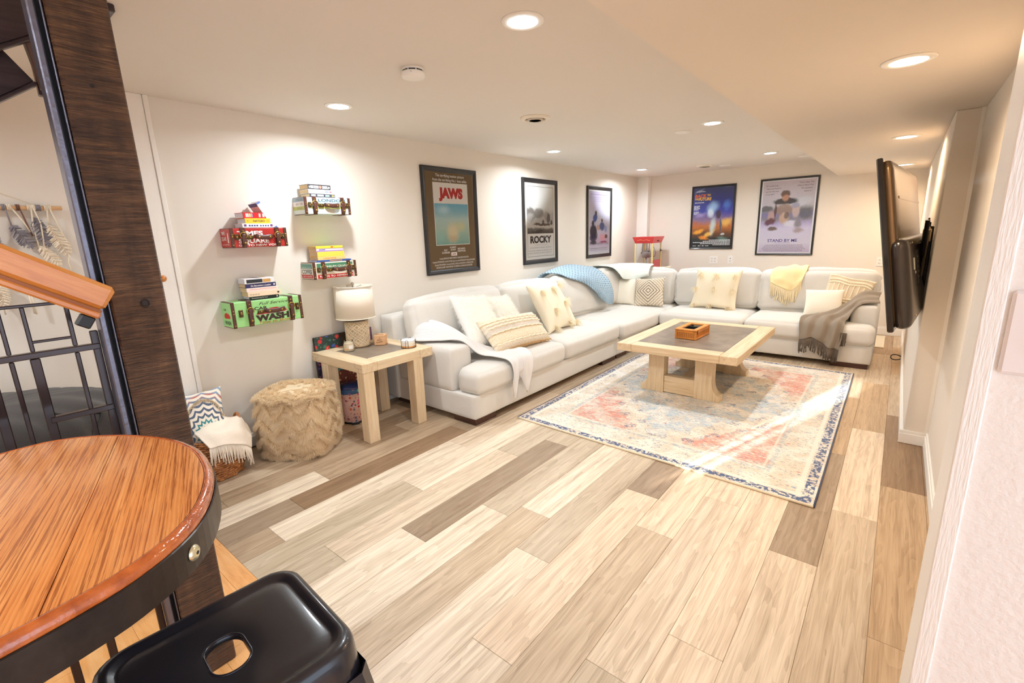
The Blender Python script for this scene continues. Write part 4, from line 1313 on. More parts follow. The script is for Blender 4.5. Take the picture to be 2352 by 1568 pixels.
# --- poster 2: white sheet, grey landscape photo (generic), black title
rt, py = poster('framed film poster with white sheet, grey landscape photo and heavy black title', wallM(3.963, 1.070), 0.722, 0.996, 0.052, plain((240, 238, 234), 0.5))
y1 = py - 0.0006
for a, b, c_, d_ in ((0.085, 0.637, 0.905, 0.909), (0.085, 0.637, 0.086, 0.090), (0.085, 0.089, 0.086, 0.909), (0.633, 0.637, 0.086, 0.909)):
    patch(rt, ink((112, 112, 110)), a, b, c_, d_, y1, 'border_line')
land = art('grey_landscape', [(0, (80, 70, 62)), (0.10, (120, 112, 104)), (0.14, (206, 202, 196)), (0.26, (190, 186, 180)), (0.40, (196, 192, 188)), (0.55, (226, 226, 222)), (1.0, (238, 238, 234))],
           [(0.12, 0.42, 0.22, 0.17, 0, (120, 114, 108), 0.35, 0.95), (0.42, 0.44, 0.24, 0.13, 0, (132, 126, 120), 0.4, 0.9), (0.75, 0.38, 0.16, 0.12, 0, (160, 154, 150), 0.5, 0.8), (0.1, 0.35, 0.2, 0.12, 20, (196, 192, 188), 0.6, 0.7), (0.06, 0.66, 0.06, 0.10, 0, (208, 208, 204), 0.2, 0.9),
            (0.55, 0.20, 0.36, 0.035, 0, (92, 72, 58), 0.25, 0.95), (0.80, 0.33, 0.07, 0.13, 0, (104, 96, 92), 0.3, 0.95), (0.92, 0.24, 0.05, 0.07, 0, (70, 60, 54), 0.3, 0.9), (0.60, 0.25, 0.05, 0.06, 0, (70, 58, 50), 0.3, 0.9), (0.38, 0.04, 0.3, 0.05, 5, (60, 48, 42), 0.6, 0.8)], 0.05, 0.25)
patch(rt, land, 0.089, 0.633, 0.360, 0.905, y1, 'landscape_photo')
y2 = y1 - 0.0012
text(rt, 'ROCKY', 0.361, 0.292, 0.082, ink((52, 42, 40)), 0.44, y2, bold=0.04, name='title_lettering')
GY = ink((196, 194, 190))
text(rt, 'SYLVESTER STALLONE', 0.361, 0.225, 0.014, GY, 0.27, y2)
for zz, w_ in ((0.192, 0.46), (0.156, 0.50), (0.128, 0.50)):
    for k in range(int(w_ / 0.022)):
        ww = 0.008 + 0.010 * rng.random()
        xx = 0.361 - w_ / 2 + k * 0.022
        patch(rt, GY, xx, xx + ww, zz - 0.006, zz + 0.006, y2, 'credit_mark')

# --- poster 3: lilac sheet, colourful seated group suggested by soft patches
bt, py = poster('framed film poster with lilac background near the far left corner', wallM(5.433, 1.061), 0.726, 0.994, 0.048, plain((242, 240, 246), 0.5))
y1 = py - 0.0006
lil = art('lilac_picture', [(0, (226, 222, 240)), (0.22, (214, 196, 226)), (0.30, (226, 214, 238)), (0.60, (222, 222, 244)), (1, (216, 206, 240))],
          [(0.20, 0.36, 0.20, 0.14, 0, (40, 38, 58), 0.35, 0.95), (0.20, 0.26, 0.22, 0.08, 0, (60, 54, 92), 0.4, 0.9), (0.28, 0.58, 0.13, 0.08, 10, (66, 92, 176), 0.4, 0.95), (0.32, 0.66, 0.06, 0.045, 0, (58, 44, 44), 0.4, 0.9),
           (0.18, 0.50, 0.08, 0.05, 0, (34, 32, 46), 0.4, 0.9), (0.62, 0.44, 0.16, 0.09, 0, (84, 96, 156), 0.4, 0.95), (0.62, 0.54, 0.06, 0.04, 0, (90, 66, 58), 0.4, 0.9), (0.44, 0.42, 0.10, 0.06, 0, (214, 164, 140), 0.5, 0.8), (0.80, 0.40, 0.10, 0.08, 0, (150, 166, 220), 0.5, 0.9),
           (0.68, 0.26, 0.22, 0.075, 0, (238, 176, 196), 0.5, 0.95), (0.84, 0.27, 0.08, 0.045, 0, (96, 62, 54), 0.4, 0.9), (0.70, 0.185, 0.26, 0.022, 0, (176, 78, 120), 0.5, 0.9), (0.20, 0.18, 0.2, 0.04, 0, (70, 62, 66), 0.5, 0.9), (0.36, 0.30, 0.06, 0.1, 0, (80, 66, 90), 0.6, 0.7)], 0.03)
patch(bt, lil, 0.062, 0.664, 0.062, 0.925, y1, 'picture')
y2 = y1 - 0.0012
text(bt, 'THE BREAKFAST CLUB', 0.363, 0.198, 0.026, ink((92, 86, 112)), 0.55, y2, bold=0.0, name='title_lettering')
for zz, w_, c in ((0.885, 0.52, (150, 130, 176)), (0.845, 0.40, (190, 176, 210)), (0.820, 0.34, (190, 176, 210)), (0.795, 0.36, (190, 176, 210)), (0.130, 0.5, (150, 146, 166)), (0.105, 0.52, (160, 156, 176))):
    for k in range(int(w_ / 0.024)):
        ww = 0.010 + 0.010 * rng.random()
        xx = 0.363 - w_ / 2 + k * 0.024
        patch(bt, ink(c), xx, xx + ww, zz - 0.004, zz + 0.004, y2, 'credit_mark')

# --- poster 4 (far wall): deep blue to fire orange
def farM(x, z):
    return Matrix.Translation((x, YF, z))
ft, py = poster('framed film poster in deep blue and fire orange on the far wall', farM(0.859, 1.113), 0.638, 0.944, 0.026, plain((40, 40, 60), 0.5), 0.020)
y1 = py - 0.0006
blue = art('blue_fire_picture', [(0, (34, 34, 38)), (0.14, (50, 52, 50)), (0.24, (120, 74, 40)), (0.36, (206, 120, 56)), (0.46, (150, 120, 150)), (0.60, (70, 74, 176)), (0.8, (58, 60, 132)), (1, (72, 76, 118))],
           [(0.16, 0.27, 0.20, 0.05, 10, (252, 176, 62), 0.7, 0.95), (0.42, 0.22, 0.24, 0.05, 25, (255, 196, 80), 0.7, 0.95), (0.30, 0.16, 0.18, 0.05, -10, (250, 150, 50), 0.8, 0.9), (0.86, 0.42, 0.22, 0.10, 10, (250, 196, 96), 0.8, 0.95), (0.52, 0.36, 0.10, 0.20, -10, (214, 236, 232), 0.8, 0.85),
            (0.50, 0.66, 0.22, 0.13, 20, (170, 206, 244), 0.8, 0.9), (0.46, 0.58, 0.12, 0.10, 0, (240, 250, 255), 0.7, 0.8), (0.85, 0.70, 0.14, 0.12, 40, (90, 140, 226), 0.9, 0.7), (0.20, 0.55, 0.2, 0.06, 5, (200, 180, 226), 0.9, 0.6), (0.10, 0.40, 0.2, 0.06, 0, (196, 110, 70), 0.8, 0.6),
            (0.66, 0.55, 0.07, 0.09, 8, (74, 60, 56), 0.4, 0.9), (0.72, 0.36, 0.035, 0.14, 8, (70, 96, 124), 0.5, 0.85), (0.80, 0.14, 0.2, 0.06, -10, (120, 150, 140), 0.8, 0.8), (0.78, 0.22, 0.06, 0.025, 0, (236, 240, 236), 0.5, 0.8), (0.15, 0.95, 0.16, 0.02, 15, (170, 176, 206), 0.7, 0.7)], 0.04, 0.15)
patch(ft, blue, 0.028, 0.610, 0.028, 0.916, y1, 'picture')
y2 = y1 - 0.0012
OG = ink((246, 190, 74))
text(ft, 'BACK', 0.135, 0.800, 0.045, ink((236, 110, 70)), 0.18, y2 - 0.001, bold=0.05, shear=0.15, name='title_lettering')
text(ft, 'TO', 0.255, 0.806, 0.030, OG, 0.05, y2 - 0.001, bold=0.05, shear=0.15, name='title_lettering')
text(ft, 'THE', 0.075, 0.755, 0.026, OG, 0.06, y2 - 0.001, bold=0.05, shear=0.15, name='title_lettering')
text(ft, 'FUTURE', 0.200, 0.752, 0.042, OG, 0.19, y2 - 0.001, bold=0.05, shear=0.15, name='title_lettering')
for zz, x0, x1, c in [(0.862, 0.07, 0.20, 214), (0.700, 0.05, 0.19, 226), (0.650, 0.04, 0.13, 226), (0.632, 0.04, 0.12, 226), (0.614, 0.04, 0.13, 226), (0.596, 0.04, 0.11, 226), (0.565, 0.04, 0.12, 226), (0.547, 0.04, 0.11, 226), (0.529, 0.04, 0.09, 226),
                      (0.136, 0.29, 0.60, 230), (0.118, 0.20, 0.60, 230), (0.100, 0.05, 0.60, 230), (0.082, 0.16, 0.60, 230), (0.064, 0.35, 0.60, 230), (0.050, 0.05, 0.10, 240), (0.050, 0.13, 0.17, 240), (0.050, 0.19, 0.22, 240), (0.050, 0.24, 0.29, 240)]:
    xx = x0
    while xx < x1:
        ww = 0.014 + 0.02 * rng.random()
        patch(ft, ink((c, c, c)), xx, min(x1, xx + ww), zz - 0.0055, zz + 0.0055, y2, 'credit_mark')
        xx += ww + 0.005

# --- poster 5 (far wall): lavender sheet with misty heads suggested by patches
st_, py = poster('tallest framed film poster, lavender white with grey brown picture, on the far wall', farM(1.817, 1.024), 0.717, 1.050, 0.024, plain((240, 236, 242), 0.5), 0.020)
y1 = py - 0.0006
lav = art('lavender_picture', [(0, (212, 194, 218)), (0.14, (230, 222, 236)), (0.34, (226, 216, 238)), (0.42, (190, 176, 214)), (0.47, (150, 144, 152)), (0.54, (140, 132, 180)), (0.60, (150, 148, 152)), (0.66, (208, 202, 208)), (1, (222, 206, 214))],
          [(0.75, 0.70, 0.30, 0.08, 10, (222, 220, 226), 0.5, 0.9), (0.10, 0.62, 0.16, 0.05, 0, (112, 110, 114), 0.4, 0.9), (0.86, 0.55, 0.18, 0.10, 0, (110, 108, 112), 0.5, 0.8), (0.46, 0.72, 0.28, 0.055, 0, (66, 58, 58), 0.35, 0.95), (0.45, 0.60, 0.22, 0.10, 0, (168, 140, 124), 0.4, 0.9),
           (0.45, 0.82, 0.11, 0.07, 0, (112, 84, 68), 0.4, 0.95), (0.45, 0.76, 0.085, 0.06, 0, (206, 150, 122), 0.5, 0.95), (0.20, 0.52, 0.09, 0.10, 0, (206, 168, 158), 0.5, 0.9), (0.18, 0.44, 0.15, 0.06, 15, (112, 62, 70), 0.5, 0.9), (0.46, 0.48, 0.11, 0.10, 0, (214, 178, 154), 0.4, 0.95),
           (0.50, 0.52, 0.06, 0.06, 0, (92, 80, 76), 0.5, 0.7), (0.68, 0.58, 0.09, 0.12, 0, (214, 190, 182), 0.5, 0.9), (0.66, 0.66, 0.10, 0.05, 0, (160, 160, 190), 0.5, 0.7), (0.62, 0.40, 0.22, 0.06, 0, (236, 230, 240), 0.5, 0.9), (0.73, 0.40, 0.10, 0.08, 0, (140, 130, 136), 0.6, 0.85), (0.25, 0.34, 0.12, 0.04, 0, (110, 84, 66), 0.5, 0.9), (0.75, 0.31, 0.14, 0.05, 0, (176, 152, 150), 0.7, 0.8), (0.28, 0.60, 0.03, 0.14, 0, (96, 52, 46), 0.5, 0.8)], 0.03, 0.12)
patch(st_, lav, 0.042, 0.675, 0.042, 1.008, y1, 'picture')
y2 = y1 - 0.0012
VI = ink((66, 52, 140))
text(st_, 'STAND BY ME', 0.335, 0.205, 0.042, VI, 0.37, y2, bold=0.012, name='title_lettering')
text(st_, 'A new film by Rob Reiner.', 0.335, 0.172, 0.011, ink((120, 104, 160)), 0.20, y2)
DG = ink((66, 58, 62))
for s, x, zz, al in (('"If I could only', 0.075, 0.955, 'L'), ('have one food to', 0.085, 0.917, 'L'), ('eat for the rest', 0.078, 0.879, 'L'), ('of my life?"', 0.075, 0.841, 'L'),
                     ('"That\u2019s easy. Pez.', 0.655, 0.975, 'R'), ('Cherry flavor Pez.', 0.650, 0.937, 'R'), ('No question', 0.640, 0.899, 'R'), ('about it."', 0.640, 0.861, 'R')):
    text(st_, s, x, zz, 0.019, DG, None, y2, align=al, shear=0.05)
for zz, w_ in ((0.140, 0.44), (0.124, 0.48), (0.108, 0.5), (0.092, 0.52), (0.076, 0.5), (0.060, 0.46)):
    xx = 0.345 - w_ / 2
    while xx < 0.345 + w_ / 2:
        ww = 0.010 + 0.018 * rng.random()
        patch(st_, ink((168, 154, 172)), xx, xx + ww, zz - 0.004, zz + 0.004, y2, 'credit_mark')
        xx += ww + 0.005
# ================================================================== SOFT FURNISHINGS
def fuzz(name, pts, nrm, length, width, mat, parent, spread=0.5, droop=0.3, label=None, seed=1):
    """short fibres: each a bent two-segment blade"""
    r = np.random.default_rng(seed)
    pts = np.asarray(pts, float)
    nrm = np.asarray(nrm, float)
    n = len(pts)
    d = nrm + r.normal(0, spread, (n, 3))
    d /= np.linalg.norm(d, axis=1)[:, None] + 1e-9
    ln = length * (0.6 + 0.8 * r.random((n, 1)))
    side = np.cross(d, r.normal(0, 1, (n, 3)))
    side /= np.linalg.norm(side, axis=1)[:, None] + 1e-9
    side *= width / 2
    mid = pts + d * ln * 0.55
    tip = pts + d * ln + np.array([0, 0, -1]) * ln * droop
    V = np.stack([pts - side, pts + side, mid - side * 0.8, mid + side * 0.8, tip], 1).reshape(-1, 3)
    b = np.arange(n) * 5
    F = [(i, i + 1, i + 3, i + 2) for i in b] + [(i + 2, i + 3, i + 4) for i in b]
    o = mk(name, V, F, mat, parent, kind='stuff', label=label)
    return o

def pillow_surface(w, h, t, n=18, pinch=0.10, wob=0.006, seed=0, sag=0.0):
    """returns verts, faces, uv and (front pts, normals) sampling helper"""
    V, Fc, UV = [], [], []
    s = np.sin(np.linspace(-1, 1, n + 1) * pi / 2)
    def pt(u, v, sd):
        x = w / 2 * u * (1 - pinch * (1 - v * v) * abs(u) ** 3)
        z = h / 2 * v * (1 - pinch * (1 - u * u) * abs(v) ** 3) - sag * (1 - u * u) * max(0, v)
        th_ = t / 2 * (max(0, (1 - u * u) * (1 - v * v)) ** 0.42)
        q = noise.noise(Vector((x * 7 + seed, z * 7, sd * 3.0 + seed * 1.7))) * wob * (1 - max(abs(u), abs(v)) ** 4)
        return (x, sd * (th_ + q * 1.5), z)
    idx = {}
    for sd in (-1, 1):
        for j in range(n + 1):
            for i in range(n + 1):
                edge_ = i in (0, n) or j in (0, n)
                k = (i, j, 0 if edge_ else sd)
                if k not in idx:
                    idx[k] = len(V)
                    V.append(pt(s[i], s[j], sd))
                    UV.append(((s[i] + 1) / 2, (s[j] + 1) / 2))
        for j in range(n):
            for i in range(n):
                def K(a, b):
                    return idx[(a, b, 0 if (a in (0, n) or b in (0, n)) else sd)]
                q = (K(i, j), K(i + 1, j), K(i + 1, j + 1), K(i, j + 1))
                Fc.append(q if sd < 0 else q[::-1])
    return V, Fc, UV, pt

def frame_of(TL, TR, BR, BL):
    TL, TR, BR, BL = (Vector(p) for p in (TL, TR, BR, BL))
    c = (TL + TR + BR + BL) / 4
    X = ((TR - TL) + (BR - BL)) / 2
    Z = ((TL - BL) + (TR - BR)) / 2
    w, h = X.length, Z.length
    X.normalize()
    Y = Z.cross(X).normalized()
    Zn = X.cross(Y).normalized()
    M = Matrix((X, Y, Zn)).transposed().to_4x4()
    M.translation = c
    return M, w, h

PGRP = 'throw pillows on the sofa'
def throw_pillow(label, corners, t, mat, grp=PGRP, cat='pillow', name='throw_pillow', pinch=0.10, wob=0.006, seed=0, n=18, sag=0.0, extra=1.06):
    M, w, h = frame_of(*corners)
    w *= extra; h *= extra
    th_ = thing(name, label, cat, M=M, group=grp)
    V, Fc, UV, pt = pillow_surface(w, h, t, n, pinch, wob, seed, sag)
    mk('cover', V, Fc, mat, th_, smooth=True, uv=UV)
    return th_, w, h, pt
def front_samples(pt, n, seed, lim=0.97, back=False):
    r = np.random.default_rng(seed)
    P, N = [], []
    for _ in range(n):
        u, v = r.uniform(-lim, lim, 2)
        sd = 1 if (back and r.random() < 0.35) else -1
        a = Vector(pt(u, v, sd))
        e = 0.02
        du = Vector(pt(min(1, u + e), v, sd)) - Vector(pt(max(-1, u - e), v, sd))
        dv = Vector(pt(u, min(1, v + e), sd)) - Vector(pt(u, max(-1, v - e), sd))
        nn = du.cross(dv).normalized() * (1 if sd < 0 else -1)
        P.append(a); N.append(nn)
    return np.array(P), np.array(N)
def tassel(points, down=(0, 0, -1), n=26, ln=0.05, out=0.018, seed=0):
    r = np.random.default_rng(seed)
    P, N = [], []
    for p in points:
        for _ in range(n):
            P.append(np.array(p) + r.normal(0, 0.006, 3))
            a = r.uniform(-1.0, 1.0)
            N.append(np.array([0.55 * math.sin(a), -0.45, -0.6 * math.cos(a) + 0.2 * r.normal()]))
    return np.array(P), np.array(N)

M_FURW = fabric('white_fur', (253, 249, 242), 60, 0.4, 0.03, 0.5)
M_CREAM = fabric('cream_weave', (246, 234, 208), 300, 0.5, 0.09)
M_CREAMT = plain((250, 238, 212), 0.9, sheen=0.3)
M_FIB = fibre('white_fur_fibre', (255, 252, 245))
M_TUFT = fibre('cream_tuft_fibre', (252, 242, 220))
M_IVORY = fabric('ivory_cotton', (247, 240, 224), 320, 0.35, 0.06)

f1, w, h, pt = throw_pillow('larger white fluffy fur pillow leaning nearest the sofa arm', [(.50, 2.31, .93), (.50, 2.70, .87), (.80, 2.66, .48), (.78, 2.24, .49)], 0.19, M_FURW, pinch=0.13, seed=1)
P_, N_ = front_samples(pt, 5200, 3, back=True)
fuzz('fur', P_, N_, 0.028, 0.0026, M_FIB, f1, 0.7, 0.5, seed=4)
f2, w, h, pt = throw_pillow('smaller white fluffy fur pillow behind the striped lumbar pillow', [(.47, 2.72, .86), (.45, 3.05, .835), (.70, 3.12, .46), (.72, 2.74, .47)], 0.17, M_FURW, pinch=0.13, seed=2)
P_, N_ = front_samples(pt, 3800, 5)
fuzz('fur', P_, N_, 0.026, 0.0026, M_FIB, f2, 0.7, 0.5, seed=6)

def stripe_mat():
    t = NT('striped_knit', 0.92, sheen=0.2)
    uvn = t.n('ShaderNodeTexCoord').outputs['UV']
    sep = t.n('ShaderNodeSeparateXYZ')
    t.put(sep.inputs[0], uvn)
    V_ = sep.outputs[1]
    mpv = t.n('ShaderNodeMapping')
    t.put(mpv.inputs[0], uvn)
    mpv.inputs['Scale'].default_value = (60, 34, 1)
    wv = t.voro(mpv.outputs[0], 1.0)
    col = t.ramp(V_, [(0.0, (232, 206, 164)), (0.06, (222, 210, 190)), (0.13, (250, 238, 214)), (0.17, (220, 202, 172)), (0.22, (248, 234, 206)), (0.40, (248, 234, 206)), (0.44, (214, 188, 146)), (0.47, (226, 216, 202)), (0.58, (226, 216, 202)), (0.62, (252, 242, 222)), (0.68, (226, 214, 196)), (0.76, (252, 242, 220)), (0.80, (216, 192, 152)), (0.84, (248, 236, 210)), (1.0, (250, 240, 220))])
    t.color(t.mix(t.math('MULTIPLY', t.smooth(wv, 0.3, 0.8), 0.25), col, (206, 170, 120)))
    t.bump(wv, 0.6, 0.008)
    return t.m
sl, w, h, pt = throw_pillow('wide cream lumbar pillow with raised knitted stripes in front of the fur pillows', [(.75, 2.36, .72), (.75, 3.12, .67), (.97, 3.08, .465), (.97, 2.34, .475)], 0.17, stripe_mat(), pinch=0.05, seed=3, n=20)
for vv, rr_ in ((-0.70, 0.006), (-0.08, 0.006), (0.26, 0.008), (0.44, 0.006), (0.62, 0.007)):
    pts = []
    for k in range(64):
        u = -0.95 + 1.9 * k / 63
        p = Vector(pt(u, vv, -1))
        pts.append(p + Vector((0, -0.003 + 0.003 * math.sin(k * 1.9), 0.003 * math.sin(k * 1.1))))
    G().tube(pts, [rr_ * (0.8 + 0.35 * abs(math.sin(k * 1.25))) for k in range(64)], 6).make('braid', M_CREAMT, sl, smooth=True)
P_, N_ = [], []
for k in range(420):
    u = -0.98 + 1.96 * k / 419
    P_.append(pt(u, -0.995, -1)); N_.append((0, -0.4, -0.9))
fuzz('edge_fringe', P_, N_, 0.018, 0.004, plain((222, 184, 130), 0.9), sl, 0.4, 0.2)

def tufted(label, corners, seed, spots, t=0.18):
    tp, w, h, pt = throw_pillow(label, corners, t, M_CREAM, pinch=0.12, seed=seed)
    for k, (u, v) in enumerate(spots):
        p = pt(u, v, -1)
        a, b = tassel([(p[0], p[1] - 0.004, p[2] + 0.012)], n=80, seed=seed * 31 + k)
        fuzz('tuft', a, b, 0.058, 0.0055, M_TUFT, tp, 0.28, 0.55, seed=seed * 17 + k)
    return tp
tufted('cream square pillow with hanging tufts between the fur pillows and the blue throw', [(.55, 3.32, .90), (.55, 3.88, .895), (.82, 3.78, .455), (.82, 3.31, .455)], 4, [(-.6, .55), (0.1, .62), (.85, .75), (-.35, -.25), (.45, -.05), (.95, .1), (-.6, -.93), (.3, -.93), (.95, -.85)])
tufted('big cream square pillow with hanging tufts on the far side of the sofa', [(1.47, 5.78, .925), (1.99, 5.78, .905), (1.985, 5.60, .445), (1.445, 5.60, .45)], 5, [(-.72, .62), (0.0, .58), (.78, .62), (-.9, -.1), (0.0, -.05), (.8, -.1), (-.85, -.9), (-.1, -.95), (.7, -.95)])
throw_pillow('plain ivory plush pillow in the sofa corner left of the diamond pillow', [(.38, 5.62, .775), (.72, 5.66, .775), (.74, 5.47, .44), (.44, 5.45, .44)], 0.15, M_IVORY, seed=6, wob=0.010)

def diamond_mat():
    t = NT('diamond_weave', 0.92)
    uvn = t.n('ShaderNodeTexCoord').outputs['UV']
    sep = t.n('ShaderNodeSeparateXYZ')
    t.put(sep.inputs[0], uvn)
    d = t.math('ADD', t.math('ABSOLUTE', t.math('SUBTRACT', sep.outputs[0], 0.5)), t.math('ABSOLUTE', t.math('SUBTRACT', sep.outputs[1], 0.5)))
    fr = t.math('FRACT', t.math('MULTIPLY', d, 9.5))
    mpv = t.n('ShaderNodeMapping')
    t.put(mpv.inputs[0], uvn)
    mpv.inputs['Scale'].default_value = (44, 44, 1)
    mpv.inputs['Rotation'].default_value = (0, 0, pi / 4)
    chk = t.n('ShaderNodeTexChecker')
    t.put(chk.inputs[0], mpv.outputs[0])
    chk.inputs['Scale'].default_value = 1
    line = t.math('MULTIPLY', t.smooth(fr, 0.52, 0.62), t.smooth(fr, 0.98, 0.90))
    far = t.smooth(d, 0.40, 0.5)
    dots = t.math('MULTIPLY', line, t.math('MAXIMUM', t.math('MULTIPLY', chk.outputs[1], 1.0), t.math('SUBTRACT', 0.75, far)))
    c = t.mix(t.smooth(t.noise(uvn, 30, 2), 0.35, 0.65), (240, 228, 208), (222, 204, 178))
    c = t.mix(dots, c, (112, 100, 88))
    t.color(c)
    t.bump(chk.outputs[1], 0.35, 0.004)
    return t.m
throw_pillow('beige pillow with concentric woven diamonds in the sofa corner', [(.66, 5.56, .765), (1.02, 5.66, .80), (1.17, 5.50, .455), (.80, 5.44, .44)], 0.15, diamond_mat(), seed=7)
pk, w, h, pt = throw_pillow('patterned pillow corner peeking over the corner back cushion', [(.70, 6.00, .925), (1.0, 6.03, .925), (1.0, 6.05, .62), (.70, 6.02, .62)], 0.10, plain((214, 200, 178), 0.9, var=0.3), seed=8)
P_, N_ = front_samples(pt, 260, 9)
fuzz('edge_fringe', P_, N_, 0.018, 0.006, plain((150, 138, 120), 0.9), pk, 0.6, 0.2)

def macra_mat():
    t = NT('macrame_ground', 0.92)
    v = t.coord()
    t.color(t.mix(t.noise(v, 20, 3), (214, 196, 170), (232, 214, 186)))
    t.bump(t.noise(v, 260, 2), 0.4, 0.004)
    return t.m
mp_, w, h, pt = throw_pillow('tan pillow with raised cream macrame braids leaning at the right end', [(2.94, 5.84, .87), (3.34, 5.82, .80), (3.20, 5.58, .46), (2.78, 5.58, .54)], 0.16, macra_mat(), seed=9)
for vv in (0.86, 0.62, 0.46, -0.30, -0.44):
    pts = [Vector(pt(-0.93 + 1.86 * k / 47, vv + 0.05 * math.sin(k * 0.2), -1)) + Vector((0, -0.004 + 0.004 * math.sin(k * 2.2), 0)) for k in range(48)]
    G().tube(pts, [0.0085 * (0.7 + 0.5 * abs(math.sin(k * 1.1))) for k in range(48)], 6).make('braid', M_CREAMT, mp_, smooth=True)
for k in range(9):
    u = -0.84 + k * 0.21
    pts = [Vector(pt(u, 0.42 - 0.68 * j / 9, -1)) + Vector((0, -0.003, 0)) for j in range(10)]
    G().tube(pts, 0.005, 6).make('cord', M_CREAMT, mp_, smooth=True)
throw_pillow('small plain ivory lumbar pillow lying against the macrame pillow', [(2.75, 5.60, .715), (3.08, 5.60, .745), (3.03, 5.44, .475), (2.69, 5.44, .475)], 0.15, M_IVORY, pinch=0.07, seed=10)

# ------------------------------------------------------------------ throws
def cloth(ctrl, nu, nv, fold=0.0, nf=6, disp=None, seed=0):
    """bicubic sheet through a grid of control points: rows of columns"""
    rows = [np.array(catmull(r, 8)) for r in ctrl]
    m = len(rows[0])
    cols = np.array([catmull([r[i] for r in rows], 8) for i in range(m)])   # m x L x 3
    Lr = cols.shape[1]
    def S(u, v):
        a = u * (m - 1); b = v * (Lr - 1)
        i, j = min(m - 2, int(a)), min(Lr - 2, int(b))
        fa, fb = a - i, b - j
        return (cols[i, j] * (1 - fa) * (1 - fb) + cols[i + 1, j] * fa * (1 - fb) + cols[i, j + 1] * (1 - fa) * fb + cols[i + 1, j + 1] * fa * fb)
    V = np.zeros((nv, nu, 3))
    for j in range(nv):
        for i in range(nu):
            V[j, i] = S(i / (nu - 1), j / (nv - 1))
    du = np.gradient(V, axis=1); dv = np.gradient(V, axis=0)
    N = np.cross(du, dv)
    N /= np.linalg.norm(N, axis=2)[..., None] + 1e-9
    for j in range(nv):
        for i in range(nu):
            u, v = i / (nu - 1), j / (nv - 1)
            a = 0.0
            if fold:
                a += fold * math.sin(u * nf * 2 * pi + 2.5 * math.sin(v * 3 + seed)) * (0.6 + 0.4 * math.sin(v * 5 + seed))
                a += fold * 0.8 * noise.noise(Vector((u * 5 + seed, v * 5, seed)))
            if disp:
                a += disp(u, v)
            V[j, i] += N[j, i] * a
    F = [(j * nu + i, j * nu + i + 1, (j + 1) * nu + i + 1, (j + 1) * nu + i) for j in range(nv - 1) for i in range(nu - 1)]
    return V, N, F
def throw(label, ctrl, nu, nv, mat, base, fold=0.006, nf=5, disp=None, seed=0, thick=0.006, name='throw_blanket', cat='blanket', flip=1):
    V, N, F = cloth(ctrl, nu, nv, fold, nf, disp, seed)
    t = thing(name, label, cat, base)
    vv = V.reshape(-1, 3)
    uv = [(i / (nu - 1), j / (nv - 1)) for j in range(nv) for i in range(nu)]
    back = (V - N * thick * flip).reshape(-1, 3)
    n0 = len(vv)
    F2 = list(F) + [tuple(k + n0 for k in f[::-1]) for f in F]
    bd = [i for i in range(nu)] + [j * nu + nu - 1 for j in range(1, nv)] + [(nv - 1) * nu + i for i in range(nu - 2, -1, -1)] + [j * nu for j in range(nv - 2, 0, -1)]
    for k in range(len(bd)):
        a, b = bd[k], bd[(k + 1) % len(bd)]
        F2.append((b, a, a + n0, b + n0))
    mk('cloth', list(vv) + list(back), F2, mat, t, smooth=True, uv=uv + uv, world=True)
    return t, V
def fringe(parent, edge_, ln, mat, step=1, r=0.0028, sway=0.012, seed=0, out=(0, 0, 0), name='fringe'):
    q = random.Random(seed)
    g = G()
    for k in range(0, len(edge_), step):
        p = Vector(edge_[k]); l = ln * (0.75 + 0.5 * q.random())
        dx, dy = q.uniform(-sway, sway), q.uniform(-sway, sway)
        pts = [p + Vector((dx * t_ * t_ + out[0] * t_, dy * t_ * t_ + out[1] * t_, -l * t_)) for t_ in (0, 0.35, 0.7, 1.0)]
        g.tube(pts, [r, r * 1.15, r, r * 1.3], 5)
    o = g.make(name, mat, parent, smooth=True, world=True, kind='stuff')
    return o
def mid5(rows, over={}):
    out = []
    for k, r_ in enumerate(rows):
        a, b, c, d = r_
        m = tuple((x + y) / 2 for x, y in zip(b, c))
        out.append([a, b, over.get(k, m), c, d])
    return out
def ribbed():
    t = NT('ribbed_white_throw', 0.92, sheen=0.3)
    uvn = t.n('ShaderNodeTexCoord').outputs['UV']
    w1 = t.wave(uvn, 16, 0.6, 'BANDS', 'X')
    t.color(t.mix(t.smooth(w1, 0.0, 0.25), (230, 224, 220), (250, 247, 245)))
    t.bump(w1, 0.5, 0.006)
    return t.m
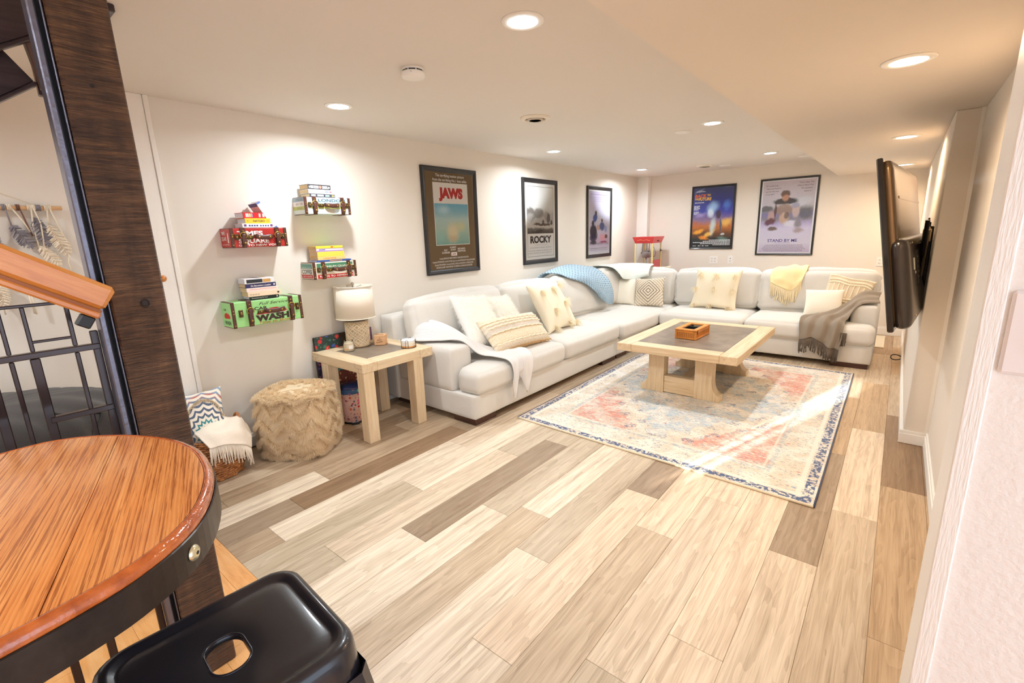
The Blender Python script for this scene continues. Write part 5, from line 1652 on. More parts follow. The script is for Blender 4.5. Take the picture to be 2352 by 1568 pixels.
wt, V = throw('white ribbed throw blanket spilling from the near sofa arm over the seat edge', mid5([
    [(.36, 1.93, .598), (.34, 1.99, .69), (.34, 2.08, .71), (.36, 2.15, .60)],
    [(.50, 1.90, .605), (.48, 1.99, .725), (.48, 2.10, .735), (.53, 2.19, .61)],
    [(.66, 1.98, .612), (.65, 2.05, .70), (.65, 2.15, .68), (.69, 2.27, .53)],
    [(.82, 2.07, .612), (.81, 2.13, .635), (.83, 2.22, .58), (.85, 2.36, .485)],
    [(.915, 2.165, .50), (.92, 2.25, .505), (.93, 2.38, .49), (.94, 2.52, .475)],
    [(1.03, 2.23, .475), (1.05, 2.33, .487), (1.05, 2.46, .48), (1.04, 2.60, .475)],
    [(1.135, 2.28, .445), (1.150, 2.36, .448), (1.150, 2.46, .445), (1.135, 2.58, .445)],
    [(1.172, 2.29, .36), (1.178, 2.34, .37), (1.178, 2.45, .36), (1.172, 2.55, .36)],
    [(1.170, 2.28, .23), (1.175, 2.325, .24), (1.175, 2.455, .25), (1.170, 2.515, .25)],
    [(1.165, 2.300, .145), (1.168, 2.312, .15), (1.170, 2.468, .155), (1.165, 2.478, .145)]], {8: (1.15, 2.39, .33), 9: (1.145, 2.39, .31)}), 70, 110, ribbed(), (0.7, 2.1, 0.59), 0.007, 4, seed=3)
fringe(wt, [p for p in V[-1][::3]], 0.012, plain((240, 234, 228), 0.9), 1, 0.002, 0.004)

def knit_disp(u, v):
    a = u * 15
    col = abs((a % 1) - 0.5) * 2
    ph = v * 30 + 0.5 * col
    return 0.009 * (abs(math.sin(pi * a)) ** 0.7) * (0.55 + 0.45 * math.sin(2 * pi * ph))
def knit_mat():
    t = NT('chunky_blue_knit', 0.9, sheen=0.3)
    uvn = t.n('ShaderNodeTexCoord').outputs['UV']
    sep = t.n('ShaderNodeSeparateXYZ')
    t.put(sep.inputs[0], uvn)
    a = t.math('MULTIPLY', sep.outputs[0], 15.0)
    tri = t.math('MULTIPLY', t.math('ABSOLUTE', t.math('SUBTRACT', t.math('FRACT', a), 0.5)), 2.0)
    ph = t.math('ADD', t.math('MULTIPLY', sep.outputs[1], 30.0), t.math('MULTIPLY', tri, 0.5))
    sn = t.math('SINE', t.math('MULTIPLY', ph, 2 * pi))
    hole = t.math('MULTIPLY', t.smooth(sn, -0.55, -0.95), t.smooth(tri, 0.15, 0.5))
    c = t.mix(t.noise(uvn, 60, 2), (160, 196, 220), (200, 224, 240))
    t.color(t.mix(hole, c, (58, 88, 116)))
    t.bump(sn, 0.6, 0.006)
    return t.m
bk, V = throw('light blue chunky knit throw draped over a sofa back cushion', [
    [(.13, 4.00, .84), (.11, 4.30, .93), (.11, 4.62, .95), (.14, 4.92, .88)],
    [(.22, 4.04, .955), (.21, 4.32, 1.01), (.22, 4.62, 1.025), (.26, 4.98, .985)],
    [(.37, 4.12, .96), (.385, 4.36, .985), (.40, 4.66, .98), (.43, 5.01, .945)],
    [(.47, 4.22, .915), (.505, 4.48, .90), (.53, 4.74, .87), (.545, 5.05, .82)],
    [(.545, 4.46, .84), (.58, 4.64, .79), (.605, 4.82, .72), (.60, 5.06, .69)],
    [(.605, 4.60, .73), (.635, 4.74, .67), (.645, 4.88, .60), (.625, 5.05, .58)],
    [(.63, 4.72, .61), (.655, 4.80, .565), (.66, 4.90, .52), (.635, 5.00, .51)]], 110, 96, knit_mat(), (0.4, 4.6, 0.9), 0.010, 1.5, knit_disp, 5, 0.010)

def mint():
    return fabric('pale_mint_throw', (226, 232, 226), 200, 0.5, 0.08)
throw('pale mint throw folded over the back in the sofa corner', [
    [(.06, 5.30, .80), (.06, 5.55, .80), (.08, 5.85, .79), (.12, 6.12, .78)],
    [(.16, 5.28, .955), (.20, 5.55, .955), (.34, 5.90, .955), (.62, 6.12, .94)],
    [(.34, 5.32, .966), (.40, 5.54, .958), (.52, 5.86, .952), (.78, 5.98, .948)],
    [(.47, 5.36, .935), (.505, 5.54, .925), (.61, 5.765, .925), (.80, 5.82, .935)],
    [(.535, 5.40, .86), (.555, 5.52, .83), (.65, 5.68, .83), (.82, 5.72, .86)],
    [(.55, 5.42, .82), (.57, 5.51, .78), (.67, 5.66, .78), (.83, 5.70, .82)]], 40, 40, mint(), (0.3, 5.6, 0.9), 0.004, 3, seed=2, thick=0.005)

M_YEL = fabric('buttercream_throw', (248, 226, 172), 220, 0.5, 0.08)
yt, V = throw('buttery yellow throw with long fringe over the far sofa back', [
    [(2.34, 6.08, .82), (2.45, 6.10, .85), (2.56, 6.10, .86), (2.66, 6.08, .84)],
    [(2.30, 5.99, .925), (2.42, 6.00, .955), (2.55, 6.00, .968), (2.66, 5.99, .955)],
    [(2.30, 5.87, .905), (2.41, 5.86, .925), (2.54, 5.86, .93), (2.66, 5.88, .92)],
    [(2.30, 5.80, .835), (2.41, 5.775, .83), (2.54, 5.775, .80), (2.64, 5.80, .84)],
    [(2.315, 5.77, .78), (2.42, 5.735, .735), (2.53, 5.735, .70), (2.63, 5.77, .775)]], 50, 40, M_YEL, (2.48, 5.95, 0.92), 0.010, 2.5, seed=1)
fringe(yt, [p for p in V[-1]], 0.15, plain((250, 234, 196), 0.9, sheen=0.2), 1, 0.0040, 0.018, 3)

M_GREY = fabric('grey_brown_throw', (150, 138, 124), 260, 0.5, 0.12)
gt, V = throw('grey brown throw with dark fringe hanging from the far sofa arm over the seat front', [
    [(3.345, 5.86, .645), (3.365, 5.74, .70), (3.350, 5.62, .665), (3.37, 5.52, .635)],
    [(3.22, 5.80, .665), (3.22, 5.67, .715), (3.22, 5.55, .665), (3.23, 5.45, .625)],
    [(3.08, 5.60, .58), (3.10, 5.52, .625), (3.14, 5.44, .60), (3.165, 5.36, .55)],
    [(2.88, 5.44, .50), (2.96, 5.40, .525), (3.06, 5.34, .52), (3.14, 5.27, .505)],
    [(2.75, 5.27, .48), (2.86, 5.26, .495), (3.00, 5.25, .49), (3.12, 5.23, .48)],
    [(2.735, 5.148, .435), (2.86, 5.138, .442), (3.0, 5.138, .44), (3.12, 5.145, .438)],
    [(2.745, 5.112, .33), (2.86, 5.110, .345), (3.0, 5.110, .30), (3.115, 5.112, .31)],
    [(2.750, 5.112, .26), (2.87, 5.112, .30), (3.0, 5.112, .22), (3.10, 5.112, .20)]], 70, 90, M_GREY, (3.05, 5.4, 0.46), 0.020, 3.4, seed=4, thick=0.008)
fringe(gt, [p for p in V[-1]], 0.12, plain((104, 92, 80), 0.9, var=0.3), 1, 0.0042, 0.012, 5, (0, -0.012, 0))
fringe(gt, [(3.10 + 0.05 * k / 9, 5.128 - 0.004 * (k % 2), 0.37) for k in range(10)], 0.12, plain((104, 92, 80), 0.9, var=0.3), 1, 0.0036, 0.008, 6)

# ================================================================== POUF
pf = thing('pouf', 'cream shaggy cube pouf with zigzag tufted bands on the floor by the wall', 'pouf', (0.315, 0.945, 0), math.radians(36))
PR, PH = 0.225, 0.435
def pouf_pt(a, k):
    """a angle, k 0 bottom .. 1 side top .. 2 centre of the top"""
    e = 3.6
    r = PR / ((abs(math.cos(a)) ** e + abs(math.sin(a)) ** e) ** (1 / e))
    if k <= 1:
        s_ = 0.93 + 0.09 * math.sin(pi * min(1, k * 0.95 + 0.03)) - 0.06 * max(0, (0.12 - k) / 0.12) ** 2 - 0.05 * max(0, (k - 0.85) / 0.15) ** 2
        z = PH * 0.94 * k
    else:
        q = k - 1
        s_ = 0.97 * math.cos(q * pi / 2) ** 0.75
        z = PH * (0.94 + 0.06 * math.sin(q * pi / 2) ** 0.8 * 1.0)
    wob = 0.012 * noise.noise(Vector((math.cos(a) * 2, math.sin(a) * 2, k * 2)))
    return Vector((r * s_ * math.cos(a) * (1 + wob), r * s_ * math.sin(a) * (1 + wob), max(0.0, z + 0.3 * wob)))
def pouf_mat():
    t = NT('pouf_weave', 0.95)
    v = t.coord(scale=(1, 1, 1))
    w1 = t.wave(v, 70, 0.5, 'BANDS', 'Z')
    w2 = t.wave(v, 60, 0.5, 'BANDS', 'X')
    w3 = t.wave(v, 60, 0.5, 'BANDS', 'Y')
    m = t.math('MULTIPLY', w1, t.math('MAXIMUM', w2, w3))
    t.color(t.mix(t.smooth(m, 0.08, 0.4), (204, 168, 124), (246, 226, 192)))
    t.bump(m, 0.5, 0.006)
    return t.m
g = G()
KS = [0, 0.04, 0.1, 0.2, 0.35, 0.5, 0.65, 0.8, 0.9, 0.97, 1.02, 1.1, 1.2, 1.35, 1.55, 1.75, 1.92]
g.grid(lambda u, v: tuple(pouf_pt(u * 2 * pi, KS[int(round(v * (len(KS) - 1)))])), 72, len(KS), closed_u=True)
nb = 72
g.f.append(tuple(range(nb))[::-1])
g.f.append(tuple((len(KS) - 1) * nb + k for k in range(nb)))
g.make('cover', pouf_mat(), pf, smooth=True)
M_SHAG = fibre('shag_fibre', (250, 234, 206))
def tri(x):
    return abs(((x % 1) + 1) % 1 - 0.5) * 4 - 1
P_, N_ = [], []
rr2 = np.random.default_rng(11)
for bi, (k0, amp, ph) in enumerate([(0.07, 0.06, 0.1), (0.31, 0.105, 0.0), (0.58, 0.105, 0.08), (0.86, 0.11, 0.0), (1.12, 0.10, 0.1), (1.36, 0.12, 0.0), (1.64, 0.12, 0.1)]):
    nst = int(9000 * (1 if k0 < 1 else (1.9 - k0)))
    aa = rr2.random(nst)
    for a0 in aa:
        k = k0 + amp * tri(a0 * 9 + ph) + rr2.normal(0, 0.020)
        k = min(1.93, max(0.015, k))
        a = a0 * 2 * pi
        p = pouf_pt(a, k)
        du = pouf_pt(a + 0.02, k) - pouf_pt(a - 0.02, k)
        dv = pouf_pt(a, k + 0.02) - pouf_pt(a, k - 0.02)
        nn = du.cross(dv).normalized()
        P_.append(p + nn * 0.001); N_.append(nn + Vector((0, 0, -0.15)))
fuzz('shag_band', P_, N_, 0.026, 0.0036, M_SHAG, pf, 0.38, 0.25, seed=8, label='raised cream shag zigzag bands')

# ================================================================== BASKET with cushion and fringed throw
bs = thing('wicker_basket', 'round brown woven wicker basket behind the bar table', 'basket', (0.225, 0.415, 0))
M_WICK = NT('wicker', 0.6)
_v = M_WICK.coord(scale=(1, 1, 1))
_n = M_WICK.noise(_v, 45, 4, 0.7)
M_WICK.color(M_WICK.ramp(_n, [(0.3, (112, 66, 34)), (0.5, (176, 112, 62)), (0.7, (214, 152, 94))]))
M_WICK.bump(M_WICK.noise(_v, 120, 3), 0.5, 0.004)
M_WICK = M_WICK.m
def brad(z):
    return 0.145 + 0.028 * math.sin(min(1, z / 0.24) * pi * 0.75)
G().lathe([(0.135, 0.0), (0.140, 0.006)] + [(brad(z) - 0.006, z) for z in np.linspace(0.02, 0.27, 10)] + [(brad(0.27) - 0.014, 0.27), (0.13, 0.03), (0.01, 0.025)], 32).make('liner', M_WICK, bs, smooth=True)
for k in range(19):
    z = 0.010 + k * 0.0145
    n_ = 44
    pts = [((brad(z) + 0.0035 * (1 if (i + k) % 2 else -1)) * math.cos(2 * pi * i / n_), (brad(z) + 0.0035 * (1 if (i + k) % 2 else -1)) * math.sin(2 * pi * i / n_), z + 0.004 * math.sin(i * 1.7 + k)) for i in range(n_)]
    G().tube(pts, 0.0075, 6, closed=True).make('wicker_row', M_WICK, bs, smooth=True)
hb = [(0.03 + 0.0, 0.168 + 0.012 * math.sin(a), 0.27 + 0.075 * math.sin(a)) for a in np.linspace(0, pi, 14)]
hb = [(-0.02 + 0.055 * math.cos(a), y, z) for (x, y, z), a in zip(hb, np.linspace(0, pi, 14))]
G().tube(hb, 0.008, 8).make('handle', M_WICK, bs, smooth=True)
def mandala():
    t = NT('mandala_print', 0.9)
    uvn = t.n('ShaderNodeTexCoord').outputs['UV']
    sep = t.n('ShaderNodeSeparateXYZ')
    t.put(sep.inputs[0], uvn)
    x = t.math('SUBTRACT', sep.outputs[0], 0.62)
    y = t.math('SUBTRACT', sep.outputs[1], 0.22)
    r = t.math('SQRT', t.math('ADD', t.math('MULTIPLY', x, x), t.math('MULTIPLY', y, y)))
    an = t.math('ARCTAN2', y, x)
    pet = t.math('ABSOLUTE', t.math('SINE', t.math('MULTIPLY', an, 8.0)))
    ringv = t.math('SINE', t.math('ADD', t.math('MULTIPLY', r, 62.0), t.math('MULTIPLY', pet, 3.0)))
    ink1 = t.smooth(ringv, 0.1, 0.3)
    colr = t.ramp(r, [(0.0, (70, 130, 136)), (0.22, (62, 140, 146)), (0.30, (86, 98, 118)), (0.48, (92, 104, 128)), (0.60, (120, 138, 160)), (0.68, (196, 110, 90)), (0.72, (140, 160, 184)), (1.0, (150, 170, 196))])
    t.color(t.mix(ink1, (240, 228, 210), colr))
    t.bump(t.noise(t.coord(), 300, 2), 0.3, 0.003)
    return t.m
MC, w, h = frame_of((0.035, 0.30, 0.50), (0.125, 0.555, 0.525), (0.285, 0.50, 0.20), (0.20, 0.235, 0.20))
mcu = thing('mandala_cushion', 'cushion with blue and teal mandala print standing in the wicker basket', 'cushion', M=MC)
V, Fc, UV, pt = pillow_surface(w * 1.05, h * 1.05, 0.10, 16, 0.10, 0.004, 4)
mk('cover', V, Fc, mandala(), mcu, smooth=True, uv=UV)
P_, N_ = [], []
for k in range(900):
    a = 0.25 + (pi - 0.3) * k / 899
    u, v = 0.24 + 0.80 * math.cos(a), -0.56 + 1.15 * math.sin(a)
    if abs(u) < 0.97 and abs(v) < 0.97:
        P_.append(pt(u, v, -1)); N_.append((0, -1, 0))
fuzz('tufted_arc', P_, N_, 0.016, 0.004, plain((240, 222, 194), 0.9), mcu, 0.8, 0.2)
M_BTH = fabric('off_white_cotton', (244, 230, 212), 160, 0.5, 0.07)
bt_, V = throw('off white fringed throw hanging over the rim of the wicker basket', [
    [(.10, .50, .27), (.13, .54, .29), (.16, .58, .28), (.19, .62, .25)],
    [(.18, .42, .285), (.20, .50, .335), (.22, .575, .325), (.23, .635, .265)],
    [(.26, .33, .315), (.28, .45, .325), (.29, .55, .31), (.275, .635, .23)],
    [(.345, .325, .305), (.37, .43, .305), (.375, .53, .28), (.34, .61, .20)],
    [(.415, .35, .245), (.415, .44, .235), (.41, .53, .20), (.365, .59, .145)]], 44, 44, M_BTH, (0.28, 0.5, 0.28), 0.008, 2, seed=6)
fringe(bt_, [p for p in V[-1]], 0.10, plain((248, 236, 220), 0.9), 1, 0.0032, 0.012, 8)
# ================================================================== THINGS ON AND UNDER THE END TABLE
ZT = 0.592
lp = thing('table_lamp', 'table lamp with oatmeal drum shade and carved basketweave base on the end table', 'lamp', (0.14, 1.583, ZT))
M_SHADE = fabric('linen_shade', (238, 226, 208), 380, 0.4, 0.06)
M_LBASE = plain((206, 182, 148), 0.75, var=0.2, bump=0.3, bscale=120)
M_LBASE2 = plain((236, 216, 184), 0.7, var=0.15, bump=0.3, bscale=120)
G().lathe([(0.088, 0.0), (0.093, 0.004), (0.093, 0.016), (0.088, 0.02), (0.087, 0.19), (0.092, 0.194), (0.092, 0.206), (0.086, 0.21), (0.02, 0.212)], 36).make('base', M_LBASE, lp, smooth=True)
for r_ in range(6):
    for c_ in range(16):
        sgn = 1 if (r_ + c_) % 2 else -1
        a0 = 2 * pi * c_ / 16
        zc = 0.034 + r_ * 0.0285
        for off in (-0.0085, 0.0085):
            pts = []
            for q in (-1, 0, 1):
                s_ = q * 0.0165
                aa = a0 + (s_ * 0.95 + off * 0.7 * -sgn) / 0.087
                pts.append((0.0885 * math.cos(aa), 0.0885 * math.sin(aa), zc + sgn * s_ * 0.95 + off * 0.7))
            G().tube(pts, 0.0052, 5).make('weave_strip', M_LBASE2, lp)
G().lathe([(0.011, 0.21), (0.011, 0.25)], 12).make('neck', plain((120, 112, 104), 0.35, 0.7), lp, smooth=True)
SHR, SZ0, SZ1 = 0.151, 0.232, 0.482
G().lathe([(SHR, SZ0), (SHR - 0.005, SZ1), (SHR - 0.008, SZ1), (SHR - 0.003, SZ0)], 48).make('shade', M_SHADE, lp, smooth=True)
for rz_, zz in ((SHR, SZ0), (SHR - 0.005, SZ1)):
    G().tube([((rz_ + 0.0005) * math.cos(a), (rz_ + 0.0005) * math.sin(a), zz) for a in np.linspace(0, 2 * pi, 41)[:-1]], 0.0035, 6, closed=True).make('shade_rim', plain((240, 230, 214), 0.8), lp, smooth=True)
for k in range(3):
    a = k * 2 * pi / 3
    G().tube([(0, 0, SZ1 - 0.02), ((SHR - 0.006) * math.cos(a), (SHR - 0.006) * math.sin(a), SZ1 - 0.006)], 0.0022, 6).make('shade_spider', plain((150, 140, 126), 0.4, 0.8), lp)
G().tube([(0, 0, 0.25), (0, 0, SZ1 + 0.005)], 0.0045, 8).make('rod', plain((150, 140, 126), 0.4, 0.8), lp)
G().lathe([(0.004, SZ1 + 0.005), (0.013, SZ1 + 0.014), (0.012, SZ1 + 0.024), (0.004, SZ1 + 0.030)], 14).make('finial', plain((190, 176, 158), 0.5), lp, smooth=True)

cj = thing('candle_jar', 'small glass candle jar with cream wax and tan label on the end table', 'candle', (0.235, 1.435, ZT))
G().lathe([(0.036, 0.0), (0.039, 0.004), (0.039, 0.050), (0.033, 0.060), (0.033, 0.063)], 28).make('wax', plain((244, 226, 190), 0.35, coat=0.5, var=0.04), cj, smooth=True)
G().lathe([(0.0395, 0.001), (0.0405, 0.005), (0.0405, 0.052), (0.034, 0.064), (0.034, 0.072), (0.0355, 0.074), (0.0355, 0.082), (0.0335, 0.083), (0.0325, 0.074)], 28).make('glass_jar', M_GLASS, cj, smooth=True)
G().lathe([(0.0412, 0.016), (0.0412, 0.024)], 28).make('label_band', plain((206, 160, 104), 0.6, var=0.2), cj, smooth=True)
gg = G()
gg.grid(lambda u, v: (0.0414 * math.cos(-0.55 + 0.9 * u), 0.0414 * math.sin(-0.55 + 0.9 * u), 0.018 + 0.03 * v), 8, 2)
gg.make('paper_label', plain((246, 240, 230), 0.6), cj, smooth=True)

wc = thing('wooden_cube', 'small tan wooden cube with dark printed sketch on the end table', 'ornament', (0.262, 1.711, ZT), math.radians(41))
s_ = 0.0425
G().box(-s_, s_, -s_, s_, 0, 0.082, 0.003).make('block', wood('tan_beech', 'd59c68', 'e3b283', 'efc69a', 'X', 0.6, 8), wc)
M_INKB = plain((120, 70, 36), 0.7)
G().tube([(-0.02, -s_ - 0.0004, 0.04), (-0.008, -s_ - 0.0004, 0.05), (-0.004, -s_ - 0.0004, 0.042), (0.004, -s_ - 0.0004, 0.064), (0.010, -s_ - 0.0004, 0.05), (0.018, -s_ - 0.0004, 0.04), (-0.02, -s_ - 0.0004, 0.04)], 0.0012, 4).make('sketch_print', M_INKB, wc)
G().tube([(-0.026 + 0.0017 * k, -s_ - 0.0004, 0.022 + 0.004 * math.sin(k * 1.5) + 0.001 * k / 4) for k in range(32)], 0.0010, 4).make('script_print', M_INKB, wc)
G().box(-s_ + 0.01, s_ - 0.01, -s_ + 0.012, -s_ + 0.03, 0.0815, 0.0828).make('top_print', M_INKB, wc)

cs_ = thing('coaster_set', 'stack of round white coasters in a black wire holder on the end table', 'coasters', (0.548, 1.765, ZT))
G().lathe([(0.052, 0.003), (0.054, 0.005), (0.054, 0.013), (0.052, 0.015)], 32).make('coaster', wood('cork_wood', 'b8763e', 'cf8e52', 'dfa468', 'X', 0.6, 6), cs_, smooth=True)
for k in range(5):
    z = 0.0155 + k * 0.0092
    G().lathe([(0.050, z), (0.053, z + 0.001), (0.053, z + 0.0075), (0.050, z + 0.0086)], 32).make('coaster', plain((244, 234, 218) if k < 3 else (250, 247, 244), 0.5, var=0.05), cs_, smooth=True)
for k in range(4):
    a = k * pi / 2 - 0.9
    pts = []
    for da, z in ((-0.17, 0.002), (-0.17, 0.058), (-0.10, 0.066), (0.10, 0.066), (0.17, 0.058), (0.17, 0.002)):
        pts.append((0.0565 * math.cos(a + da), 0.0565 * math.sin(a + da), z))
    G().tube(pts, 0.0016, 6).make('wire_arm', M_BLACK, cs_)
G().tube([(0.0565 * math.cos(a), 0.0565 * math.sin(a), 0.0018) for a in np.linspace(0, 2 * pi, 33)[:-1]], 0.0016, 6, closed=True).make('wire_ring', M_BLACK, cs_)

def floral(name, base, cols, scale=26, th=0.30, leaf=None):
    t = NT(name, 0.55)
    v = t.coord()
    nd = t.n('ShaderNodeTexVoronoi')
    t.put(nd.inputs['Vector'], v)
    nd.inputs['Scale'].default_value = scale
    warp = t.noise(v, scale * 3, 2)
    d = t.math('ADD', nd.outputs['Distance'], t.math('MULTIPLY', t.math('SUBTRACT', warp, 0.5), 0.35))
    sp = t.n('ShaderNodeSeparateColor')
    t.put(sp.inputs[0], nd.outputs['Color'])
    n_ = len(cols)
    c2 = t.ramp(sp.outputs[0], [(k / n_, c) for k, c in enumerate(cols)], 'CONSTANT')
    c = base
    if leaf:
        d2 = t.voro(v, scale * 1.9)
        c = t.mix(t.smooth(d2, 0.26, 0.2), base, leaf)
    c = t.mix(t.smooth(d, th + 0.05, th), c, c2)
    c = t.mix(t.smooth(d, 0.10, 0.07), c, (250, 214, 120))
    t.color(c)
    return t.m
tb = thing('pedal_bin', 'small pink floral pedal bin with blue lid under the end table', 'bin', (0.172, 1.452, 0))
M_FLP = floral('pink_floral_print', (240, 196, 184), [(206, 42, 66), (232, 96, 150), (226, 92, 60), (170, 60, 90), (90, 96, 140)], 34, 0.30, (120, 100, 110))
M_FLB = floral('blue_floral_print', (58, 96, 140), [(210, 60, 130), (90, 190, 170), (160, 110, 190), (60, 60, 130), (230, 120, 160)], 30, 0.34)
G().lathe([(0.094, 0.0), (0.1, 0.003), (0.1, 0.012), (0.094, 0.014)], 36).make('foot_ring', M_BLACK, tb, smooth=True)
G().lathe([(0.092, 0.013), (0.096, 0.016), (0.100, 0.25)], 36).make('body', M_FLP, tb, smooth=True)
G().lathe([(0.103, 0.248), (0.104, 0.252), (0.103, 0.285), (0.102, 0.286)], 36).make('lid_band', M_FLB, tb, smooth=True)
G().lathe([(0.1035, 0.285), (0.1, 0.298), (0.075, 0.312), (0.03, 0.318), (0.002, 0.319)], 36).make('lid', plain((46, 62, 110), 0.25, coat=0.6), tb, smooth=True)
G().box(-0.03, 0.03, -0.128, -0.09, 0.006, 0.012, 0.002, M=Matrix.Rotation(math.radians(62), 4, 'Z')).make('pedal', M_BLACK, tb)
G().box(-0.022, 0.022, -0.112, -0.1005, 0.016, 0.020, 0.001, M=Matrix.Rotation(math.radians(62), 4, 'Z')).make('pedal_bar', plain((235, 235, 238), 0.2, 0.8), tb)

pc = thing('patchwork_panel', 'dark floral patchwork panel leaning on the wall behind the end table', 'panel', M=Matrix.Translation((0.045, 1.262, 0.0)) @ Matrix.Rotation(pi / 2, 4, 'Z') @ Matrix.Rotation(math.radians(-2.0), 4, 'X'))
PMATS = [floral('patch_red_blue_flowers', (44, 62, 58), [(200, 52, 56), (70, 84, 170), (226, 150, 150), (60, 110, 90)], 22, 0.36, (70, 130, 90)),
         plain((70, 52, 36), 0.8, var=0.3), floral('patch_plum', (108, 72, 104), [(150, 104, 140), (84, 52, 84)], 60, 0.3),
         floral('patch_teal', (98, 150, 150), [(60, 100, 120), (190, 210, 190)], 44, 0.3), floral('patch_rust', (128, 62, 50), [(190, 110, 80), (90, 40, 40), (214, 170, 120)], 40, 0.32), floral('patch_indigo', (52, 50, 84), [(110, 90, 150), (196, 90, 110)], 36, 0.34)]
G().box(0, 0.52, -0.018, 0, 0.002, 0.70, 0.002).make('board', plain((48, 40, 40), 0.8), pc)
LAY = [(0.004, 0.222, 0.565, 0.697, 0), (0.226, 0.33, 0.595, 0.697, 1), (0.334, 0.516, 0.575, 0.697, 2), (0.226, 0.33, 0.545, 0.591, 3), (0.334, 0.516, 0.45, 0.571, 4), (0.004, 0.11, 0.40, 0.561, 5), (0.114, 0.222, 0.40, 0.561, 3), (0.226, 0.33, 0.40, 0.541, 0),
       (0.334, 0.516, 0.28, 0.446, 5), (0.004, 0.11, 0.22, 0.396, 2), (0.114, 0.33, 0.25, 0.396, 4), (0.004, 0.22, 0.02, 0.216, 0), (0.224, 0.516, 0.02, 0.246, 1)]
for x0, x1, z0, z1, m in LAY:
    G().box(x0, x1, -0.0205, -0.017, z0, z1, 0.001).make('patch', PMATS[m], pc)

# ================================================================== BOX ON THE COFFEE TABLE
ra = thing('rattan_box', 'orange rattan box with glass lid and cane side panels on the coffee table', 'box', (2.055, 3.86, 0.0098 + zt), math.radians(-2))
M_RAT = plain((222, 146, 66), 0.5, var=0.25, bump=0.4, bscale=180)
M_RATD = plain((150, 90, 40), 0.6, var=0.3)
M_CANE = NT('cane_webbing', 0.6)
_v = M_CANE.coord()
_a = M_CANE.wave(_v, 42, 0, 'BANDS', 'X'); _b = M_CANE.wave(_v, 42, 0, 'BANDS', 'Z'); _c = M_CANE.wave(_v, 42, 0, 'BANDS', 'Y')
M_CANE.color(M_CANE.mix(M_CANE.smooth(M_CANE.math('MULTIPLY', M_CANE.math('MINIMUM', _b, M_CANE.math('MAXIMUM', _a, _c)), 1.0), 0.45, 0.65), (206, 136, 66), (96, 58, 28)))
M_CANE = M_CANE.m
wx, wy, wh = 0.088, 0.165, 0.092
for sx in (-1, 1):
    for sy in (-1, 1):
        G().box(sx * wx - 0.009, sx * wx + 0.009, sy * wy - 0.009, sy * wy + 0.009, 0, wh - 0.018, 0.003).make('corner_post', M_RAT, ra)
for z0, z1 in ((0.0, 0.017), (0.058, 0.073)):
    for sy in (-1, 1):
        G().box(-wx + 0.01, wx - 0.01, sy * wy - 0.008, sy * wy + 0.008, z0, z1, 0.003).make('rail', M_RAT, ra)
    for sx in (-1, 1):
        G().box(sx * wx - 0.008, sx * wx + 0.008, -wy + 0.01, wy - 0.01, z0, z1, 0.003).make('rail', M_RAT, ra)
for sy in (-1, 1):
    G().box(-wx + 0.009, wx - 0.009, sy * (wy - 0.001) - 0.002, sy * (wy - 0.001) + 0.002, 0.016, 0.06).make('cane_panel', M_CANE, ra)
    for k in range(9):
        G().box(-wx + 0.02 + k * 0.0165, -wx + 0.026 + k * 0.0165, sy * (wy + 0.0025) - 0.0015, sy * (wy + 0.0025) + 0.0015, 0.017, 0.059).make('cane_strip', M_RAT, ra)
for sx in (-1, 1):
    G().box(sx * (wx - 0.001) - 0.002, sx * (wx - 0.001) + 0.002, -wy + 0.009, wy - 0.009, 0.016, 0.06).make('cane_panel', M_CANE, ra)
    for k in range(16):
        G().box(sx * (wx + 0.0025) - 0.0015, sx * (wx + 0.0025) + 0.0015, -wy + 0.016 + k * 0.0195, -wy + 0.024 + k * 0.0195, 0.017, 0.059).make('cane_strip', M_RAT, ra)
G().box(-wx + 0.008, wx - 0.008, -wy + 0.008, wy - 0.008, 0.004, 0.012).make('floor_panel', M_RATD, ra)
for sy in (-1, 1):
    G().box(-wx - 0.010, wx + 0.010, min(sy * (wy + 0.010), sy * (wy - 0.032)), max(sy * (wy + 0.010), sy * (wy - 0.032)), 0.075, wh, 0.004).make('lid_rail', M_RAT, ra)
for sx in (-1, 1):
    G().box(min(sx * (wx + 0.010), sx * (wx - 0.030)), max(sx * (wx + 0.010), sx * (wx - 0.030)), -wy + 0.033, wy - 0.033, 0.075, wh, 0.004).make('lid_rail', M_RAT, ra)
G().box(-wx + 0.029, wx - 0.029, -wy + 0.031, wy - 0.031, 0.082, 0.084).make('lid_glass', M_GLASS, ra)
G().box(-0.03, 0.05, -0.04, 0.10, 0.013, 0.05, 0.004).make('dark_contents', plain((70, 44, 34), 0.6), ra)
for yy in (-0.10, ):
    G().box(wx + 0.009, wx + 0.013, -wy + 0.012, -wy + 0.022, 0.05, 0.085, 0.001).make('hinge', M_BLACK, ra)

